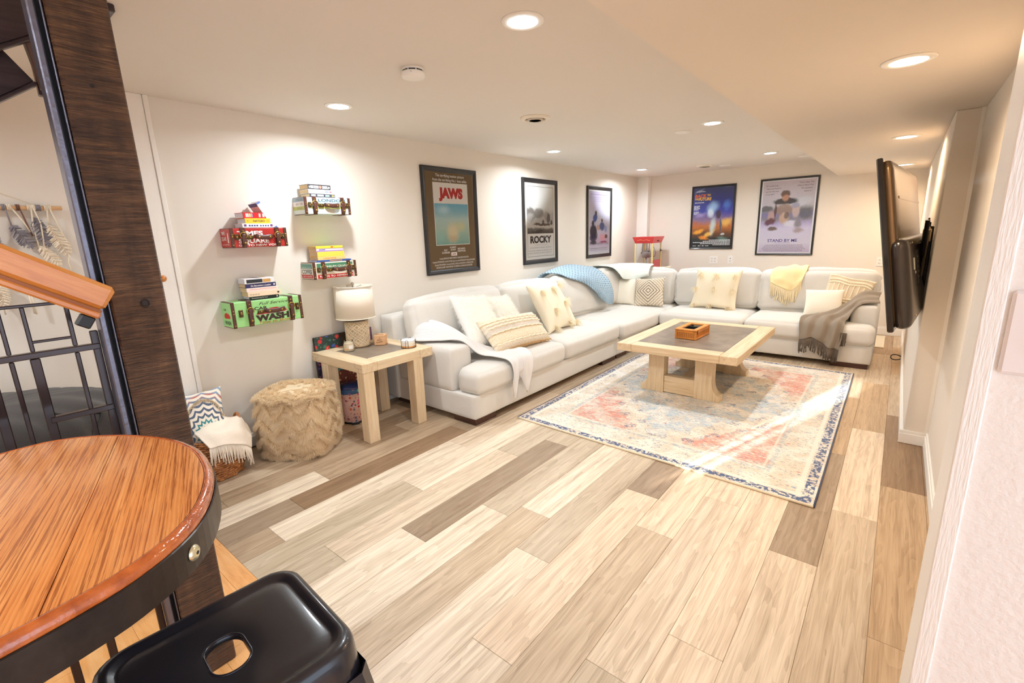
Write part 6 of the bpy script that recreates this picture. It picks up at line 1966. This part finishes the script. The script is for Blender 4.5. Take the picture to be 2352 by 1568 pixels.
# ================================================================== POPCORN MACHINE in the far left corner
pm = thing('popcorn_machine', 'red popcorn cart with yellow posts and kettle in the far left corner', 'popcorn machine', (0.345, 6.78, 0))
M_RED = plain((226, 52, 52), 0.3, coat=0.4)
M_RED2 = plain((206, 66, 78), 0.35, coat=0.3)
M_YPOST = plain((238, 218, 150), 0.4)
M_ALU = plain((196, 198, 206), 0.3, 0.8)
wx, wy = 0.140, 0.165
bt0, tp0, tp1 = 0.815, 1.228, 1.326
g = G()
lo = [(-wx - 0.005, -wy - 0.005), (wx + 0.005, -wy - 0.005), (wx + 0.005, wy + 0.005), (-wx - 0.005, wy + 0.005)]
hi_ = [(x * 1.22, y * 1.22) for x, y in lo]
for k in range(4):
    l = (k + 1) % 4
    G().add([(*lo[k], tp0), (*lo[l], tp0), (*hi_[l], tp1), (*hi_[k], tp1), (*[c * 0.94 for c in lo[k]], tp0), (*[c * 0.94 for c in lo[l]], tp0), (*[c * 0.96 for c in hi_[l]], tp1), (*[c * 0.96 for c in hi_[k]], tp1)],
            [(0, 1, 2, 3), (5, 4, 7, 6), (3, 2, 6, 7), (1, 0, 4, 5), (0, 3, 7, 4), (2, 1, 5, 6)]).make('canopy_panel', M_RED, pm)
G().box(-wx, wx, -wy, wy, tp0 + 0.001, tp0 + 0.01).make('canopy_ceiling', M_ALU, pm)
G().box(-wx * 1.15, wx * 1.15, -wy * 1.15, wy * 1.15, tp1 - 0.012, tp1 - 0.004).make('canopy_top', M_RED, pm)
cfy = -wy - 0.022
for sx in (-1, 1):
    G().tube([(sx * (0.03 + 0.010 * k), -wy * 1.0 - 0.005 - (wy + .005) * 0.22 * ((1.283 - tp0) / (tp1 - tp0)) - 0.001, 1.277 + 0.007 * math.sin(k * 0.8)) for k in range(9)], 0.0022, 5).make('scroll_print', plain((248, 160, 120), 0.5), pm)
for k in (-1, 0, 1):
    G().box(k * 0.016 - 0.003, k * 0.016 + 0.003, -wy - 0.0285, -wy - 0.024, 1.270, 1.276).make('dot_print', plain((248, 160, 120), 0.5), pm)
for k in (-0.02, 0.02):
    G().box(wx + 0.016, wx + 0.024, k - 0.008, k + 0.004, 1.255, 1.270).make('switch', M_BLACK, pm)
for sx in (-1, 1):
    for sy in (-1, 1):
        G().box(sx * wx - 0.010, sx * wx + 0.010, sy * wy - 0.010, sy * wy + 0.010, bt0, tp0, 0.002).make('post', M_YPOST, pm)
G().add([(-wx + 0.011, -wy, bt0), (wx - 0.011, -wy, bt0), (wx - 0.011, -wy, tp0), (-wx + 0.011, -wy, tp0)], [(0, 1, 2, 3)]).make('glass_pane', M_GLASS, pm)
for sx, z0 in ((-1, bt0), (1, bt0 + 0.16)):
    G().add([(sx * wx, -wy + 0.011, z0), (sx * wx, wy - 0.011, z0), (sx * wx, wy - 0.011, tp0), (sx * wx, -wy + 0.011, tp0)], [(0, 1, 2, 3)]).make('glass_pane', M_GLASS, pm)
G().box(wx - 0.012, wx + 0.004, -wy + 0.012, wy - 0.012, bt0 + 0.02, bt0 + 0.155, 0.003).make('side_door', M_RED2, pm)
G().lathe([(0.006, 0), (0.007, 0.03)], 8, M=Matrix.Translation((wx + 0.004, wy - 0.03, 1.11)) @ Matrix.Rotation(pi / 2, 4, 'Y')).make('door_knob', M_BLACK, pm)
G().box(wx + 0.002, wx + 0.010, wy - 0.036, wy - 0.024, 1.085, 1.135, 0.002).make('door_knob_plate', M_BLACK, pm)
G().box(-wx - 0.012, wx + 0.012, -wy - 0.012, wy + 0.012, bt0 - 0.10, bt0, 0.004).make('base_tray', M_RED, pm)
G().box(wx + 0.011, wx + 0.016, -wy + 0.03, wy - 0.06, bt0 - 0.005, bt0 + 0.012, 0.002).make('tray_handle', plain((244, 240, 240), 0.3), pm)
G().lathe([(0.055, 1.0), (0.062, 1.005), (0.066, 1.09), (0.068, 1.095), (0.03, 1.10)], 28, c=(-0.03, 0, 0)).make('kettle', M_ALU, pm, smooth=True)
G().lathe([(0.068, 1.098), (0.05, 1.108), (0.004, 1.110)], 28, c=(-0.03, 0, 0)).make('kettle_lid', plain((176, 178, 186), 0.35, 0.8), pm, smooth=True)
for dx, dy in ((-0.085, -0.03), (0.03, -0.03), (-0.045, 0.05)):
    G().tube([(dx, dy, 1.10), (dx + 0.004, dy, tp0 + 0.005)], 0.0042, 6).make('hanger', plain((120, 124, 134), 0.3, 0.8), pm)
G().tube([(-0.10, -0.04, 1.065), (-0.075, -0.04, 1.095), (0.04, -0.04, 1.10)], 0.006, 6).make('kettle_handle', plain((60, 60, 66), 0.4), pm)
G().tube([(-0.03, 0.0, bt0), (-0.03, 0.0, 1.0)], 0.012, 10).make('stand_tube', M_ALU, pm, smooth=True)
G().tube([(0.05, 0.0, tp0), (0.09, 0.02, 1.15), (0.115, 0.03, 1.08), (0.10, 0.03, 1.02), (0.04, 0.0, 1.02)], 0.004, 6).make('power_lead', plain((90, 92, 96), 0.5), pm, smooth=True)
G().box(-wx, wx, -wy, wy, 0.16, bt0 - 0.101, 0.004).make('cart_cabinet', M_RED, pm)
for sx in (-1, 1):
    for sy in (-1, 1):
        G().box(sx * (wx - 0.02) - 0.012, sx * (wx - 0.02) + 0.012, sy * (wy - 0.02) - 0.012, sy * (wy - 0.02) + 0.012, 0, 0.16, 0.002).make('leg', M_YPOST, pm)

# ================================================================== TIMBER POST, RAILING, HANDRAIL, STAIR UNDERSIDE
def sawn():
    t = NT('rough_sawn_dark_timber', 0.42, spec=0.5)
    v = t.coord(scale=(1.5, 1.5, 26))
    a = t.noise(v, 3.5, 6, 0.7, 0.3)
    v2 = t.coord(scale=(6, 6, 1.2))
    b = t.noise(v2, 2.2, 4, 0.6, 0.5)
    v3 = t.coord(scale=(9, 9, 120))
    c = t.noise(v3, 2.0, 3, 0.6)
    m = t.math('ADD', t.math('ADD', t.math('MULTIPLY', a, 0.42), t.math('MULTIPLY', b, 0.28)), t.math('MULTIPLY', c, 0.30))
    t.color(t.ramp(m, [(0.34, (36, 24, 20)), (0.46, (70, 46, 33)), (0.56, (104, 72, 48)), (0.68, (150, 110, 76))]))
    t.bump(t.math('ADD', t.math('MULTIPLY', a, 0.5), t.math('MULTIPLY', c, 0.8)), 1.0, 0.012)
    return t.m
M_SAWN = sawn()
tp = thing('timber_post', 'dark brown rough sawn square timber post by the bar table', 'post', (1.74, -0.132, 0))
bx('beam', M_SAWN, tp, -0.06, 0.06, -0.063, 0.064, 0, H, 0.004)
G().lathe([(0.009, 0), (0.007, 0.0015)], 14, M=Matrix.Translation((0.0602, 0.012, 1.275)) @ Matrix.Rotation(pi / 2, 4, 'Y')).make('knot', plain((36, 24, 20), 0.7), tp)
G().tube([(0.0605, 0.012 + 0.010 * math.cos(a), 1.275 + 0.012 * math.sin(a)) for a in np.linspace(0, 2 * pi, 15)[:-1]], 0.0012, 5, closed=True).make('plug_ring', plain((24, 16, 14), 0.7), tp)
G().lathe([(0.005, 0), (0.004, 0.001)], 10, M=Matrix.Translation((0.0602, -0.004, 1.84)) @ Matrix.Rotation(pi / 2, 4, 'Y')).make('knot', plain((24, 16, 14), 0.7), tp)
M_IRON = plain((34, 30, 31), 0.3, metal=0.35, coat=0.25, bump=0.15, bscale=60)
spst = thing('steel_post', 'black steel channel post against the left side of the timber post', 'post', (1.76, -0.212, 0))
M_FLANGE = plain((120, 120, 134), 0.36, metal=0.75, bump=0.3, bscale=70)  # bluish grey base colour stands in for daylight reflected on the black steel
bx('channel_flange', M_FLANGE, spst, -0.022, 0.034, -0.014, 0.001, 0, H, 0.003)
bx('channel_web', plain((12, 11, 12), 0.6), spst, -0.022, 0.006, 0.001, 0.011, 0, H)
bx('channel_lip', M_FLANGE, spst, -0.022, 0.034, 0.011, 0.0145, 0, H, 0.001)

ir = thing('iron_railing', 'dark iron railing with an offset grid of bars beside the timber post', 'railing', (1.74, -0.226, 0))
M_RAIL = plain((58, 44, 42), 0.28, metal=0.5, coat=0.3)
def hbar(y0, y1, z, hgt=0.018, wdt=0.016):
    bx('bar', M_RAIL, ir, 1.74 - wdt / 2, 1.74 + wdt / 2, y0, y1, z - hgt / 2, z + hgt / 2, 0.002, world=True)
def vbar(y, z0, z1, wd=0.012):
    bx('bar', M_RAIL, ir, 1.74 - 0.006, 1.74 + 0.006, y - wd / 2, y + wd / 2, z0, z1, 0.002, world=True)
hbar(-1.40, -0.2275, 1.166, 0.016, 0.022)
hbar(-0.363, -0.2275, 0.986, 0.016, 0.022)
hbar(-0.62, -0.274, 1.295, 0.008, 0.012)
hbar(-0.362, -0.279, 1.200, 0.007, 0.010)
vbar(-0.279, 1.175, 1.298, 0.010); vbar(-0.279, 0.64, 1.157, 0.010)
vbar(-0.362, 1.175, 1.292, 0.009); vbar(-0.362, 0.0, 1.157, 0.020)
vbar(-0.405, 1.175, 1.292, 0.009); vbar(-0.405, 0.64, 1.157, 0.010)
vbar(-0.446, 0.0, 1.157, 0.020)
for yy in (-0.53, -0.62, -0.70, -0.80, -0.95, -1.1, -1.25):
    vbar(yy, 0.64, 1.157, 0.010 if int(yy * 100) % 2 else 0.018)
hbar(-1.40, -0.2275, 0.63, 0.020, 0.022)
vbar(-1.39, 0.0, 1.17, 0.022)
vbar(-0.236, 0.0, 1.21, 0.018)
hr = thing('handrail', 'honey oak handrail sloping down to the timber post', 'handrail', M=Matrix.Translation((1.826, -0.205, 1.291)) @ Matrix.Rotation(math.radians(-33.5), 4, 'X'))
M_HONEY = wood('honey_oak_rail', 'b05f1e', 'cf8238', 'e0994e', 'Y', 0.3, 10, 3.2, coat=0.4)
G().box(-0.024, 0.024, -1.25, -0.001, -0.026, 0.040, 0.010).make('rail', M_HONEY, hr)
G().box(-0.018, 0.018, -1.25, -0.004, -0.034, -0.026).make('groove', plain((150, 84, 34), 0.5), hr)
G().box(-0.022, 0.022, -1.25, -0.002, -0.050, -0.034, 0.004).make('lower_rail', M_HONEY, hr)
G().box(-0.020, 0.014, -0.036, -0.006, -0.082, -0.050, 0.003).make('bracket', M_BLACK, hr)

st = thing('open_stair', 'dark stained boards of the open staircase overhead at the top left', 'stairs', (1.2, -0.2, 1.95))
def stairM(y, z, sl):
    return Matrix.Translation((1.2, y, z)) @ Matrix.Rotation(math.atan(sl), 4, 'X')
M_STAIN = wood('dark_stained_board', '241a1c', '35282b', '46373a', 'Y', 0.35, 8, 3, coat=0.2)
def sboard(name, M, *b, c=0.003, mat=M_STAIN):
    g = G().box(*b, c, M=M)
    return g.make(name, mat, st, world=True)
sboard('tread', stairM(-0.109, 2.112, 0.60), -0.03, 0.0, -0.75, 0.02, 0.013, 0.19)
sboard('tread_edge', stairM(-0.109, 2.112, 0.60), -0.02, 0.006, -0.75, 0.02, 0.0, 0.013)
sboard('tread', stairM(-0.151, 1.977, 0.71), -0.10, -0.06, -0.75, 0.006, 0.004, 0.45)
sboard('tread_edge', stairM(-0.151, 1.977, 0.71), -0.09, -0.05, -0.75, 0.006, -0.008, 0.004)
sboard('cleat', Matrix.Translation((1.17, -0.128, 1.955)) @ Matrix.Rotation(0.12, 4, 'X'), -0.02, 0.02, -0.012, 0.022, 0.0, 0.16, mat=wood('brown_cleat', '4a3630', '5e463d', '6d5449', 'Z', 0.5, 6))
sboard('riser', Matrix.Translation((1.12, -0.11, 1.955)), -0.03, 0.0, -0.03, 0.12, -0.008, 0.30)
sboard('ledger', Matrix.Translation((1.2, 0.085, 2.245)), -0.3, 0.0, -0.02, 0.016, 0.0, 0.026)

pg = thing('oak_peg', 'small round oak peg on the white casing board right of the timber post', 'peg', (0.022, 0.372, 1.24))
G().lathe([(0.008, 0.0), (0.008, 0.03), (0.018, 0.038), (0.020, 0.048), (0.014, 0.058), (0.002, 0.061)], 16, M=Matrix.Rotation(pi / 2, 4, 'Y')).make('knob', M_HONEY, pg, smooth=True)

# ------------------------------------------------------------------ macrame hanging on the wall
mh = thing('macrame_hanging', 'macrame wall hanging with grey and cream feathers on a wooden dowel', 'wall hanging', (0.022, -0.2, 1.64))
G().tube([(0, -0.30, -0.004), (0, 0.205, 0.0)], 0.0105, 12).make('dowel', wood('pine_dowel', 'cf9a64', 'dfae7c', 'ecc294', 'Y', 0.55, 8), mh, smooth=True)
M_MC = plain((240, 226, 204), 0.9, var=0.08)
M_MG = plain((142, 136, 142), 0.9, var=0.12)
M_MB = plain((120, 84, 70), 0.9, var=0.12)
def P3(y, z, x=0.0):
    return (x, y + 0.2, z - 1.64)
def feather(y, z, ang, ln, wd, mat, seed):
    q = np.random.default_rng(seed)
    dv = np.array([0, math.sin(ang), -math.cos(ang)])
    sv = np.array([0, math.cos(ang), math.sin(ang)])
    base = np.array(P3(y, z, 0.006))
    g = G()
    g.tube([tuple(base + dv * ln * t_) for t_ in np.linspace(0, 1.05, 8)], 0.0045, 6)
    for k in range(90):
        t_ = q.random() * 0.95
        sd = 1 if k % 2 else -1
        prof = wd * (math.sin(pi * min(1, t_ * 0.85 + 0.12)) ** 0.7)
        p0 = base + dv * ln * t_ + np.array([q.uniform(-.002, .004), 0, 0])
        d = sv * sd * 0.9 + dv * (0.55 + q.normal(0, 0.1)) + np.array([q.normal(0.1, 0.15), 0, 0])
        p1 = p0 + d * prof * (0.8 + 0.3 * q.random())
        g.tube([tuple(p0), tuple((p0 + p1) / 2 + np.array([0.003, 0, 0])), tuple(p1)], [0.0026, 0.0026, 0.0018], 4)
    g.make('feather', mat, mh, kind='stuff')
feather(-0.196, 1.555, 0.45, 0.125, 0.036, M_MG, 1)
feather(-0.108, 1.592, 0.20, 0.145, 0.036, M_MG, 2)
feather(-0.062, 1.552, 0.30, 0.165, 0.036, M_MC, 3)
feather(-0.118, 1.448, 0.55, 0.12, 0.030, M_MC, 4)
feather(-0.30, 1.30, 0.05, 0.14, 0.035, M_MC, 5)
feather(-0.26, 1.52, -0.2, 0.14, 0.034, M_MG, 6)
feather(-0.27, 1.44, 0.1, 0.12, 0.030, M_MC, 7)
def cord(pts, mat, r=0.0032):
    G().tube([P3(*p) for p in pts], r, 6).make('cord', mat, mh, smooth=True)
cord([(-0.205, 1.65, .008), (-0.196, 1.555, .008)], M_MG)
cord([(-0.186, 1.65, .009), (-0.150, 1.57, .009), (-0.135, 1.52, .008)], M_MC)
cord([(-0.155, 1.65, .009), (-0.140, 1.56, .008), (-0.130, 1.50, .006)], M_MB)
cord([(-0.245, 1.65, .009), (-0.262, 1.52, .008)], M_MB)
cord([(-0.110, 1.65, .011), (-0.120, 1.55, .012), (-0.118, 1.448, .010)], M_MC)
cord([(-0.106, 1.65, .012), (-0.090, 1.56, .014), (-0.10, 1.42, .010)], M_MC)
cord([(-0.052, 1.65, .010), (-0.062, 1.552, .010)], M_MC)
cord([(-0.046, 1.65, .011), (-0.025, 1.55, .010), (-0.004, 1.45, .008), (-0.02, 1.36, .006), (-0.016, 1.30, .006)], M_MC)
cord([(-0.20, 1.22, .006), (-0.195, 1.11, .006)], M_MC)
cord([(-0.19, 1.22, .006), (-0.188, 1.105, .006)], M_MC)
cord([(-0.30, 1.20, .006), (-0.297, 1.12, .006)], M_MC)
for y_, mm, w_ in ((-0.205, M_MG, 3), (-0.186, M_MC, 3), (-0.155, M_MB, 3), (-0.108, M_MC, 6), (-0.082, M_MG, 4), (-0.048, M_MC, 5)):
    for k in range(w_):
        yy = y_ + (k - w_ / 2) * 0.0052
        G().tube([(0.0135 * math.cos(a), yy + 0.2, 0.0135 * math.sin(a)) for a in np.linspace(0, 2 * pi, 13)[:-1]], 0.0028, 5, closed=True).make('wrap', mm, mh, smooth=True)
cord([(-0.10, 1.655, .004), (-0.205, 1.709, .002), (-0.30, 1.757, .0)], M_MC, 0.0016)

# ------------------------------------------------------------------ dark bean bag behind the railing
bb = thing('bean_bag', 'large charcoal cloth bean bag slumped on the floor behind the railing', 'bean bag', (0.60, -0.52, 0))
def bagf(u, v):
    a = u * 2 * pi
    k = v
    rx, ry = 0.54, 0.60
    rr_ = math.sin(min(1, k * 1.08) * pi / 2) ** 0.55 if k < 0.93 else 1.0
    rad = math.sqrt(max(0, 1 - (1 - k) ** 2.6))
    z = 0.80 * (1 - k ** 2.3) if k < 1 else 0
    x, y = rx * rad * math.cos(a), ry * rad * math.sin(a)
    fold = 0.016 * math.sin(17 * a + 7 * k + 2.2 * math.sin(3 * a) + 3 * noise.noise(Vector((x * 3, y * 3, k)))) * min(1, k * 2) + 0.02 * noise.noise(Vector((x * 5, y * 5, z * 5)))
    s_ = 1 + fold / 0.5
    return (max(x * s_, -0.595), y * s_, max(0.0, z + fold * 0.6))
G().grid(bagf, 90, 26, closed_u=True).make('cover', fabric('charcoal_cotton', (58, 54, 52), 220, 0.4, 0.2), bb, smooth=True)
seam = [bagf(0.12 + 0.02 * math.sin(k), k / 24) for k in range(3, 25)]
G().tube([(x, y, z + 0.003) for x, y, z in seam], 0.004, 5).make('seam_piping', plain((40, 37, 36), 0.8), bb, smooth=True)

# ================================================================== BAR TABLE
bt0_ = thing('bar_table', 'tall bar table with glossy orange wood top and black metal band', 'table', (2.40, -0.75, 0))
TZ = 1.02
half = [(2.040, -0.50), (2.036, -0.44), (2.042, -0.39), (2.078, -0.332), (2.15, -0.273), (2.25, -0.225), (2.357, -0.206), (2.459, -0.2155), (2.544, -0.240), (2.628, -0.283), (2.685, -0.334), (2.724, -0.398), (2.742, -0.46), (2.754, -0.53), (2.765, -0.62)]
half = [tuple(p[:2]) for p in catmull([(x, y, 0) for x, y in half], 4)]
cxm = 2.40
other = [(2 * cxm - x + 0.0, -1.55 - y) for x, y in half]
OUT = half + other          # clockwise seen from above
OUT = OUT[::-1]
def offset(out, d):
    n = len(out)
    r = []
    for i in range(n):
        a, b = Vector(out[i - 1]), Vector(out[(i + 1) % n])
        t_ = (b - a).normalized()
        r.append((out[i][0] + t_.y * d, out[i][1] - t_.x * d))
    return r
def clip(poly, nx, ny, c):
    out = []
    n = len(poly)
    for i in range(n):
        a, b = poly[i], poly[(i + 1) % n]
        da, db = nx * a[0] + ny * a[1] - c, nx * b[0] + ny * b[1] - c
        if da <= 0:
            out.append(a)
        if da * db < 0:
            t_ = da / (da - db)
            out.append((a[0] + t_ * (b[0] - a[0]), a[1] + t_ * (b[1] - a[1])))
    return out
def tabletop():
    t = NT('glossy_orange_oak', 0.22, coat=0.8)
    v = t.coord(rot=(0, 0, math.radians(18)), scale=(1, 9, 1))
    a = t.noise(v, 3.0, 6, 0.65, 0.5)
    v2 = t.coord(rot=(0, 0, math.radians(18)), scale=(1.5, 105, 1))
    b = t.noise(v2, 3.2, 4, 0.7, 0.2)
    v3 = t.coord(rot=(0, 0, math.radians(18)), scale=(1, 5, 1))
    w_ = t.wave(v3, 11, 2.2, 'BANDS', 'Y', 2, 0.8)
    base = t.ramp(t.math('ADD', t.math('MULTIPLY', a, 0.6), t.math('MULTIPLY', w_, 0.10)), [(0.22, (214, 130, 66)), (0.40, (234, 158, 90)), (0.58, (248, 190, 124))])
    pores = t.smooth(b, 0.50, 0.41)
    t.color(t.mix(t.math('MULTIPLY', pores, 0.72), base, (140, 66, 26)))
    t.bump(b, 0.10, 0.002)
    return t.m
M_TOP = tabletop()
M_TOP.node_tree.nodes['Principled BSDF'].inputs['Coat Roughness'].default_value = 0.12
IN = offset(OUT, -0.014)
ux, uy = math.cos(math.radians(18)), -math.sin(math.radians(18))      # board direction
nx, ny = -uy, ux
vals = [nx * x + ny * y for x, y in IN]
edges_ = []
c0 = nx * 2.745 + ny * -0.49
k = -12
while True:
    lo_, hi2 = c0 + k * 0.185, c0 + (k + 1) * 0.185
    k += 1
    if lo_ > max(vals):
        break
    if hi2 < min(vals):
        continue
    poly = clip(clip(IN, nx, ny, hi2 - 0.0006), -nx, -ny, -(lo_ + 0.0006))
    if len(poly) > 2:
        g = G()
        n = len(poly)
        inner = poly
        g.v = [(x, y, TZ - 0.03) for x, y in poly] + [(x, y, TZ) for x, y in poly]
        g.f = [tuple(range(n))[::-1], tuple(range(n, 2 * n))] + [(i, (i + 1) % n, n + (i + 1) % n, n + i) for i in range(n)]
        g.make('top_board', M_TOP, bt0_, world=True)
g = G()
prof = [(-0.0135, -0.002), (-0.0125, 0.0005), (-0.009, 0.001), (-0.004, -0.001), (0.0, -0.005), (0.0015, -0.011), (0.0005, -0.018)]
rings = [[(x, y, TZ + dz) for x, y in offset(OUT, d_)] for d_, dz in prof]
n = len(OUT)
g.v = [p for r_ in rings for p in r_]
for i in range(len(rings) - 1):
    for j in range(n):
        l = (j + 1) % n
        g.f.append((i * n + j, (i + 1) * n + j, (i + 1) * n + l, i * n + l))
M_LIP = NT('varnished_edge', 0.16, coat=1.0)
_v = M_LIP.coord()
M_LIP.color(M_LIP.ramp(M_LIP.noise(_v, 40, 4), [(0.3, (158, 70, 22)), (0.7, (206, 108, 44))]))
M_LIP.bump(M_LIP.noise(_v, 70, 3), 0.45, 0.006)
g.make('edge_lip', M_LIP.m, bt0_, smooth=True, world=True)
g = G()
bandp = [(0.002, -0.0165), (0.004, -0.018), (0.004, -0.071), (0.001, -0.072), (0.001, -0.0165)]
rings = [[(x, y, TZ + dz) for x, y in offset(OUT, d_)] for d_, dz in bandp]
g.v = [p for r_ in rings for p in r_]
for i in range(len(rings) - 1):
    for j in range(n):
        l = (j + 1) % n
        g.f.append((i * n + j, (i + 1) * n + j, (i + 1) * n + l, i * n + l))
M_BAND = NT('blackened_steel_band', 0.33, metal=0.55)
_v = M_BAND.coord()
M_BAND.color(M_BAND.ramp(M_BAND.noise(_v, 9, 5, 0.7), [(0.3, (34, 28, 26)), (0.62, (58, 50, 46)), (0.78, (98, 70, 44))]))
M_BAND.bump(M_BAND.noise(_v, 30, 3), 0.1, 0.004)
g.make('metal_band', M_BAND.m, bt0_, world=True)
g = G()
n = len(OUT)
und = offset(OUT, -0.004)
g.v = [(x, y, TZ - 0.045) for x, y in und] + [(x, y, TZ - 0.031) for x, y in und]
g.f = [tuple(range(n))[::-1], tuple(range(n, 2 * n))] + [(i, (i + 1) % n, n + (i + 1) % n, n + i) for i in range(n)]
g.make('sub_top', plain((60, 40, 28), 0.7), bt0_, world=True)
# bolt on the band
def nearest_out(px, py):
    best = min(range(n), key=lambda i: (OUT[i][0] - px) ** 2 + (OUT[i][1] - py) ** 2)
    a, b = Vector(OUT[best - 1]), Vector(OUT[(best + 1) % n])
    t_ = (b - a).normalized()
    return OUT[best], math.atan2(-t_.x, t_.y)
for (px, py, pz) in ((2.66, -0.335, 0.976),):
    q, an = nearest_out(px, py)
    Mb = Matrix.Translation((q[0] + 0.004 * math.cos(an), q[1] + 0.004 * math.sin(an), pz)) @ Matrix.Rotation(an, 4, 'Z') @ Matrix.Rotation(pi / 2, 4, 'Y')
    bo = G().lathe([(0.0125, 0), (0.0125, 0.001), (0.0105, 0.0042), (0.005, 0.0062), (0.001, 0.0065)], 24, M=Mb).make('bolt_head', plain((216, 208, 176), 0.25, 0.75), bt0_, smooth=True, world=True)
    G().lathe([(0.0034, 0.0060), (0.0030, 0.0070)], 6, M=Mb).make('hex_socket', M_BLACK, bo, world=True)
for lx, ly in ((2.16, -0.53), (2.64, -0.53), (2.16, -1.02), (2.64, -1.02)):
    bx('leg', M_IRON, bt0_, lx - 0.02, lx + 0.02, ly - 0.02, ly + 0.02, 0, TZ - 0.05, 0.003, world=True)
for ly in (-0.53, -1.02):
    bx('foot_rail', M_IRON, bt0_, 2.18, 2.62, ly - 0.012, ly + 0.012, 0.2, 0.224, 0.002, world=True)
bx('foot_rail', M_IRON, bt0_, 2.388, 2.412, -1.008, -0.542, 0.2, 0.224, 0.002, world=True)

# ================================================================== METAL STOOL
stl = thing('metal_stool', 'black metal bar stool with a cut-out grip hole in the seat', 'stool', (2.633, -0.290, 0), math.radians(-3.5))
M_STOOL = NT('black_satin_enamel', 0.30, coat=0.35)
_v = M_STOOL.coord()
M_STOOL.color(M_STOOL.ramp(M_STOOL.noise(_v, 6, 3), [(0.3, (22, 22, 29)), (0.7, (32, 31, 39))]))
M_STOOL.bump(M_STOOL.noise(_v, 300, 2), 0.04, 0.002)
M_STOOL = M_STOOL.m
SZ_ = 0.742
hx_, hy_ = 0.157, 0.172
def rrect(a, hx, hy, r):
    """point on a rounded rectangle in direction a"""
    c_, s_ = math.cos(a), math.sin(a)
    lo_, hi2 = 0.0, 1.0
    for _ in range(40):
        m = (lo_ + hi2) / 2
        x, y = abs(c_ * m), abs(s_ * m)
        qx, qy = x - (hx - r), y - (hy - r)
        d_ = math.hypot(max(qx, 0), max(qy, 0)) + min(max(qx, qy), 0) - r
        if d_ > 0:
            hi2 = m
        else:
            lo_ = m
    return c_ * lo_, s_ * lo_
angs = [2 * pi * i / 96 for i in range(96)]
rings = []
for sc, dz in ((0.94, -0.010), (0.97, -0.003), (1.02, 0.0), (1.10, 0.0005)):
    rings.append([(*rrect(a, 0.047 * sc, 0.031 * sc, 0.030 * sc), SZ_ - 0.004 + dz) for a in angs])
for ins, rad, dz in ((0.060, 0.035, -0.004), (0.036, 0.036, -0.004), (0.032, 0.038, -0.0055), (0.028, 0.040, -0.0045), (0.022, 0.042, 0.0005), (0.016, 0.045, 0.002), (0.009, 0.048, 0.0008), (0.003, 0.050, -0.005), (0.0, 0.052, -0.014), (-0.002, 0.054, -0.030), (-0.004, 0.055, -0.062)):
    rings.append([(*rrect(a, hx_ - ins, hy_ - ins, rad), SZ_ + dz) for a in angs])
g = G()
n = len(angs)
g.v = [p for r_ in rings for p in r_]
for i in range(len(rings) - 1):
    for j in range(n):
        l = (j + 1) % n
        g.f.append((i * n + j, (i + 1) * n + j, (i + 1) * n + l, i * n + l))
g.make('seat', M_STOOL, stl, smooth=True)
ring_ = [(*rrect(a, 0.0475, 0.0315, 0.0305), SZ_ - 0.0045) for a in angs]
G().tube(ring_, 0.0026, 6, closed=True).make('hole_rim', plain((60, 58, 66), 0.2, metal=0.6), stl, smooth=True)
g = G()
def apron(a, z):
    t_ = (SZ_ - 0.055 - z) / 0.10
    e = 0.004 + 0.010 * t_
    return (*rrect(a, hx_ + e, hy_ + e, 0.055), z)
arings = [[apron(a, z) for a in angs] for z in (SZ_ - 0.052, SZ_ - 0.058, SZ_ - 0.11, SZ_ - 0.118)]
g.v = [p for r_ in arings for p in r_]
for i in range(len(arings) - 1):
    for j in range(n):
        l = (j + 1) % n
        g.f.append((i * n + j, (i + 1) * n + j, (i + 1) * n + l, i * n + l))
g.make('apron', M_STOOL, stl, smooth=True)
for sx in (-1, 1):
    for sy in (-1, 1):
        g = G()
        secs = []
        for z, e in ((SZ_ - 0.06, 0.005), (0.40, 0.045), (0.0, 0.085)):
            X, Y = hx_ + e, hy_ + e
            wd = 0.075 - 0.03 * (1 - z / SZ_)
            secs.append([(sx * X, sy * (Y - wd), z), (sx * X, sy * (Y - 0.018), z), (sx * (X - 0.018), sy * Y, z), (sx * (X - wd), sy * Y, z), (sx * (X - wd), sy * (Y - 0.003), z), (sx * (X - 0.019), sy * (Y - 0.003), z), (sx * (X - 0.003), sy * (Y - 0.019), z), (sx * (X - 0.003), sy * (Y - wd), z)])
        g.v = [p for s2 in secs for p in s2]
        for i in range(2):
            for j in range(8):
                l = (j + 1) % 8
                q = (i * 8 + j, i * 8 + l, (i + 1) * 8 + l, (i + 1) * 8 + j)
                g.f.append(q)
        g.make('leg', M_STOOL, stl)
for zz, e in ((0.25, 0.055),):
    X, Y = hx_ + e - 0.01, hy_ + e - 0.01
    for a, b in (((-X, -Y), (X, -Y)), ((-X, Y), (X, Y)), ((-X, -Y), (-X, Y)), ((X, -Y), (X, Y))):
        G().tube([(*a, zz), (*b, zz)], 0.008, 8).make('foot_rung', M_STOOL, stl)
# thin cord lying along the left baseboard
pcd = G().tube([(0.05, 0.50, 0.006), (0.06, 0.56, 0.006), (0.04, 0.62, 0.006), (0.03, 0.75, 0.006), (0.03, 1.1, 0.006)], 0.004, 6).make('power_cord', plain((70, 66, 64), 0.6), smooth=True)
tag(pcd, 'thin dark cord lying along the left baseboard between basket and pouf', 'cord')
flush_text()
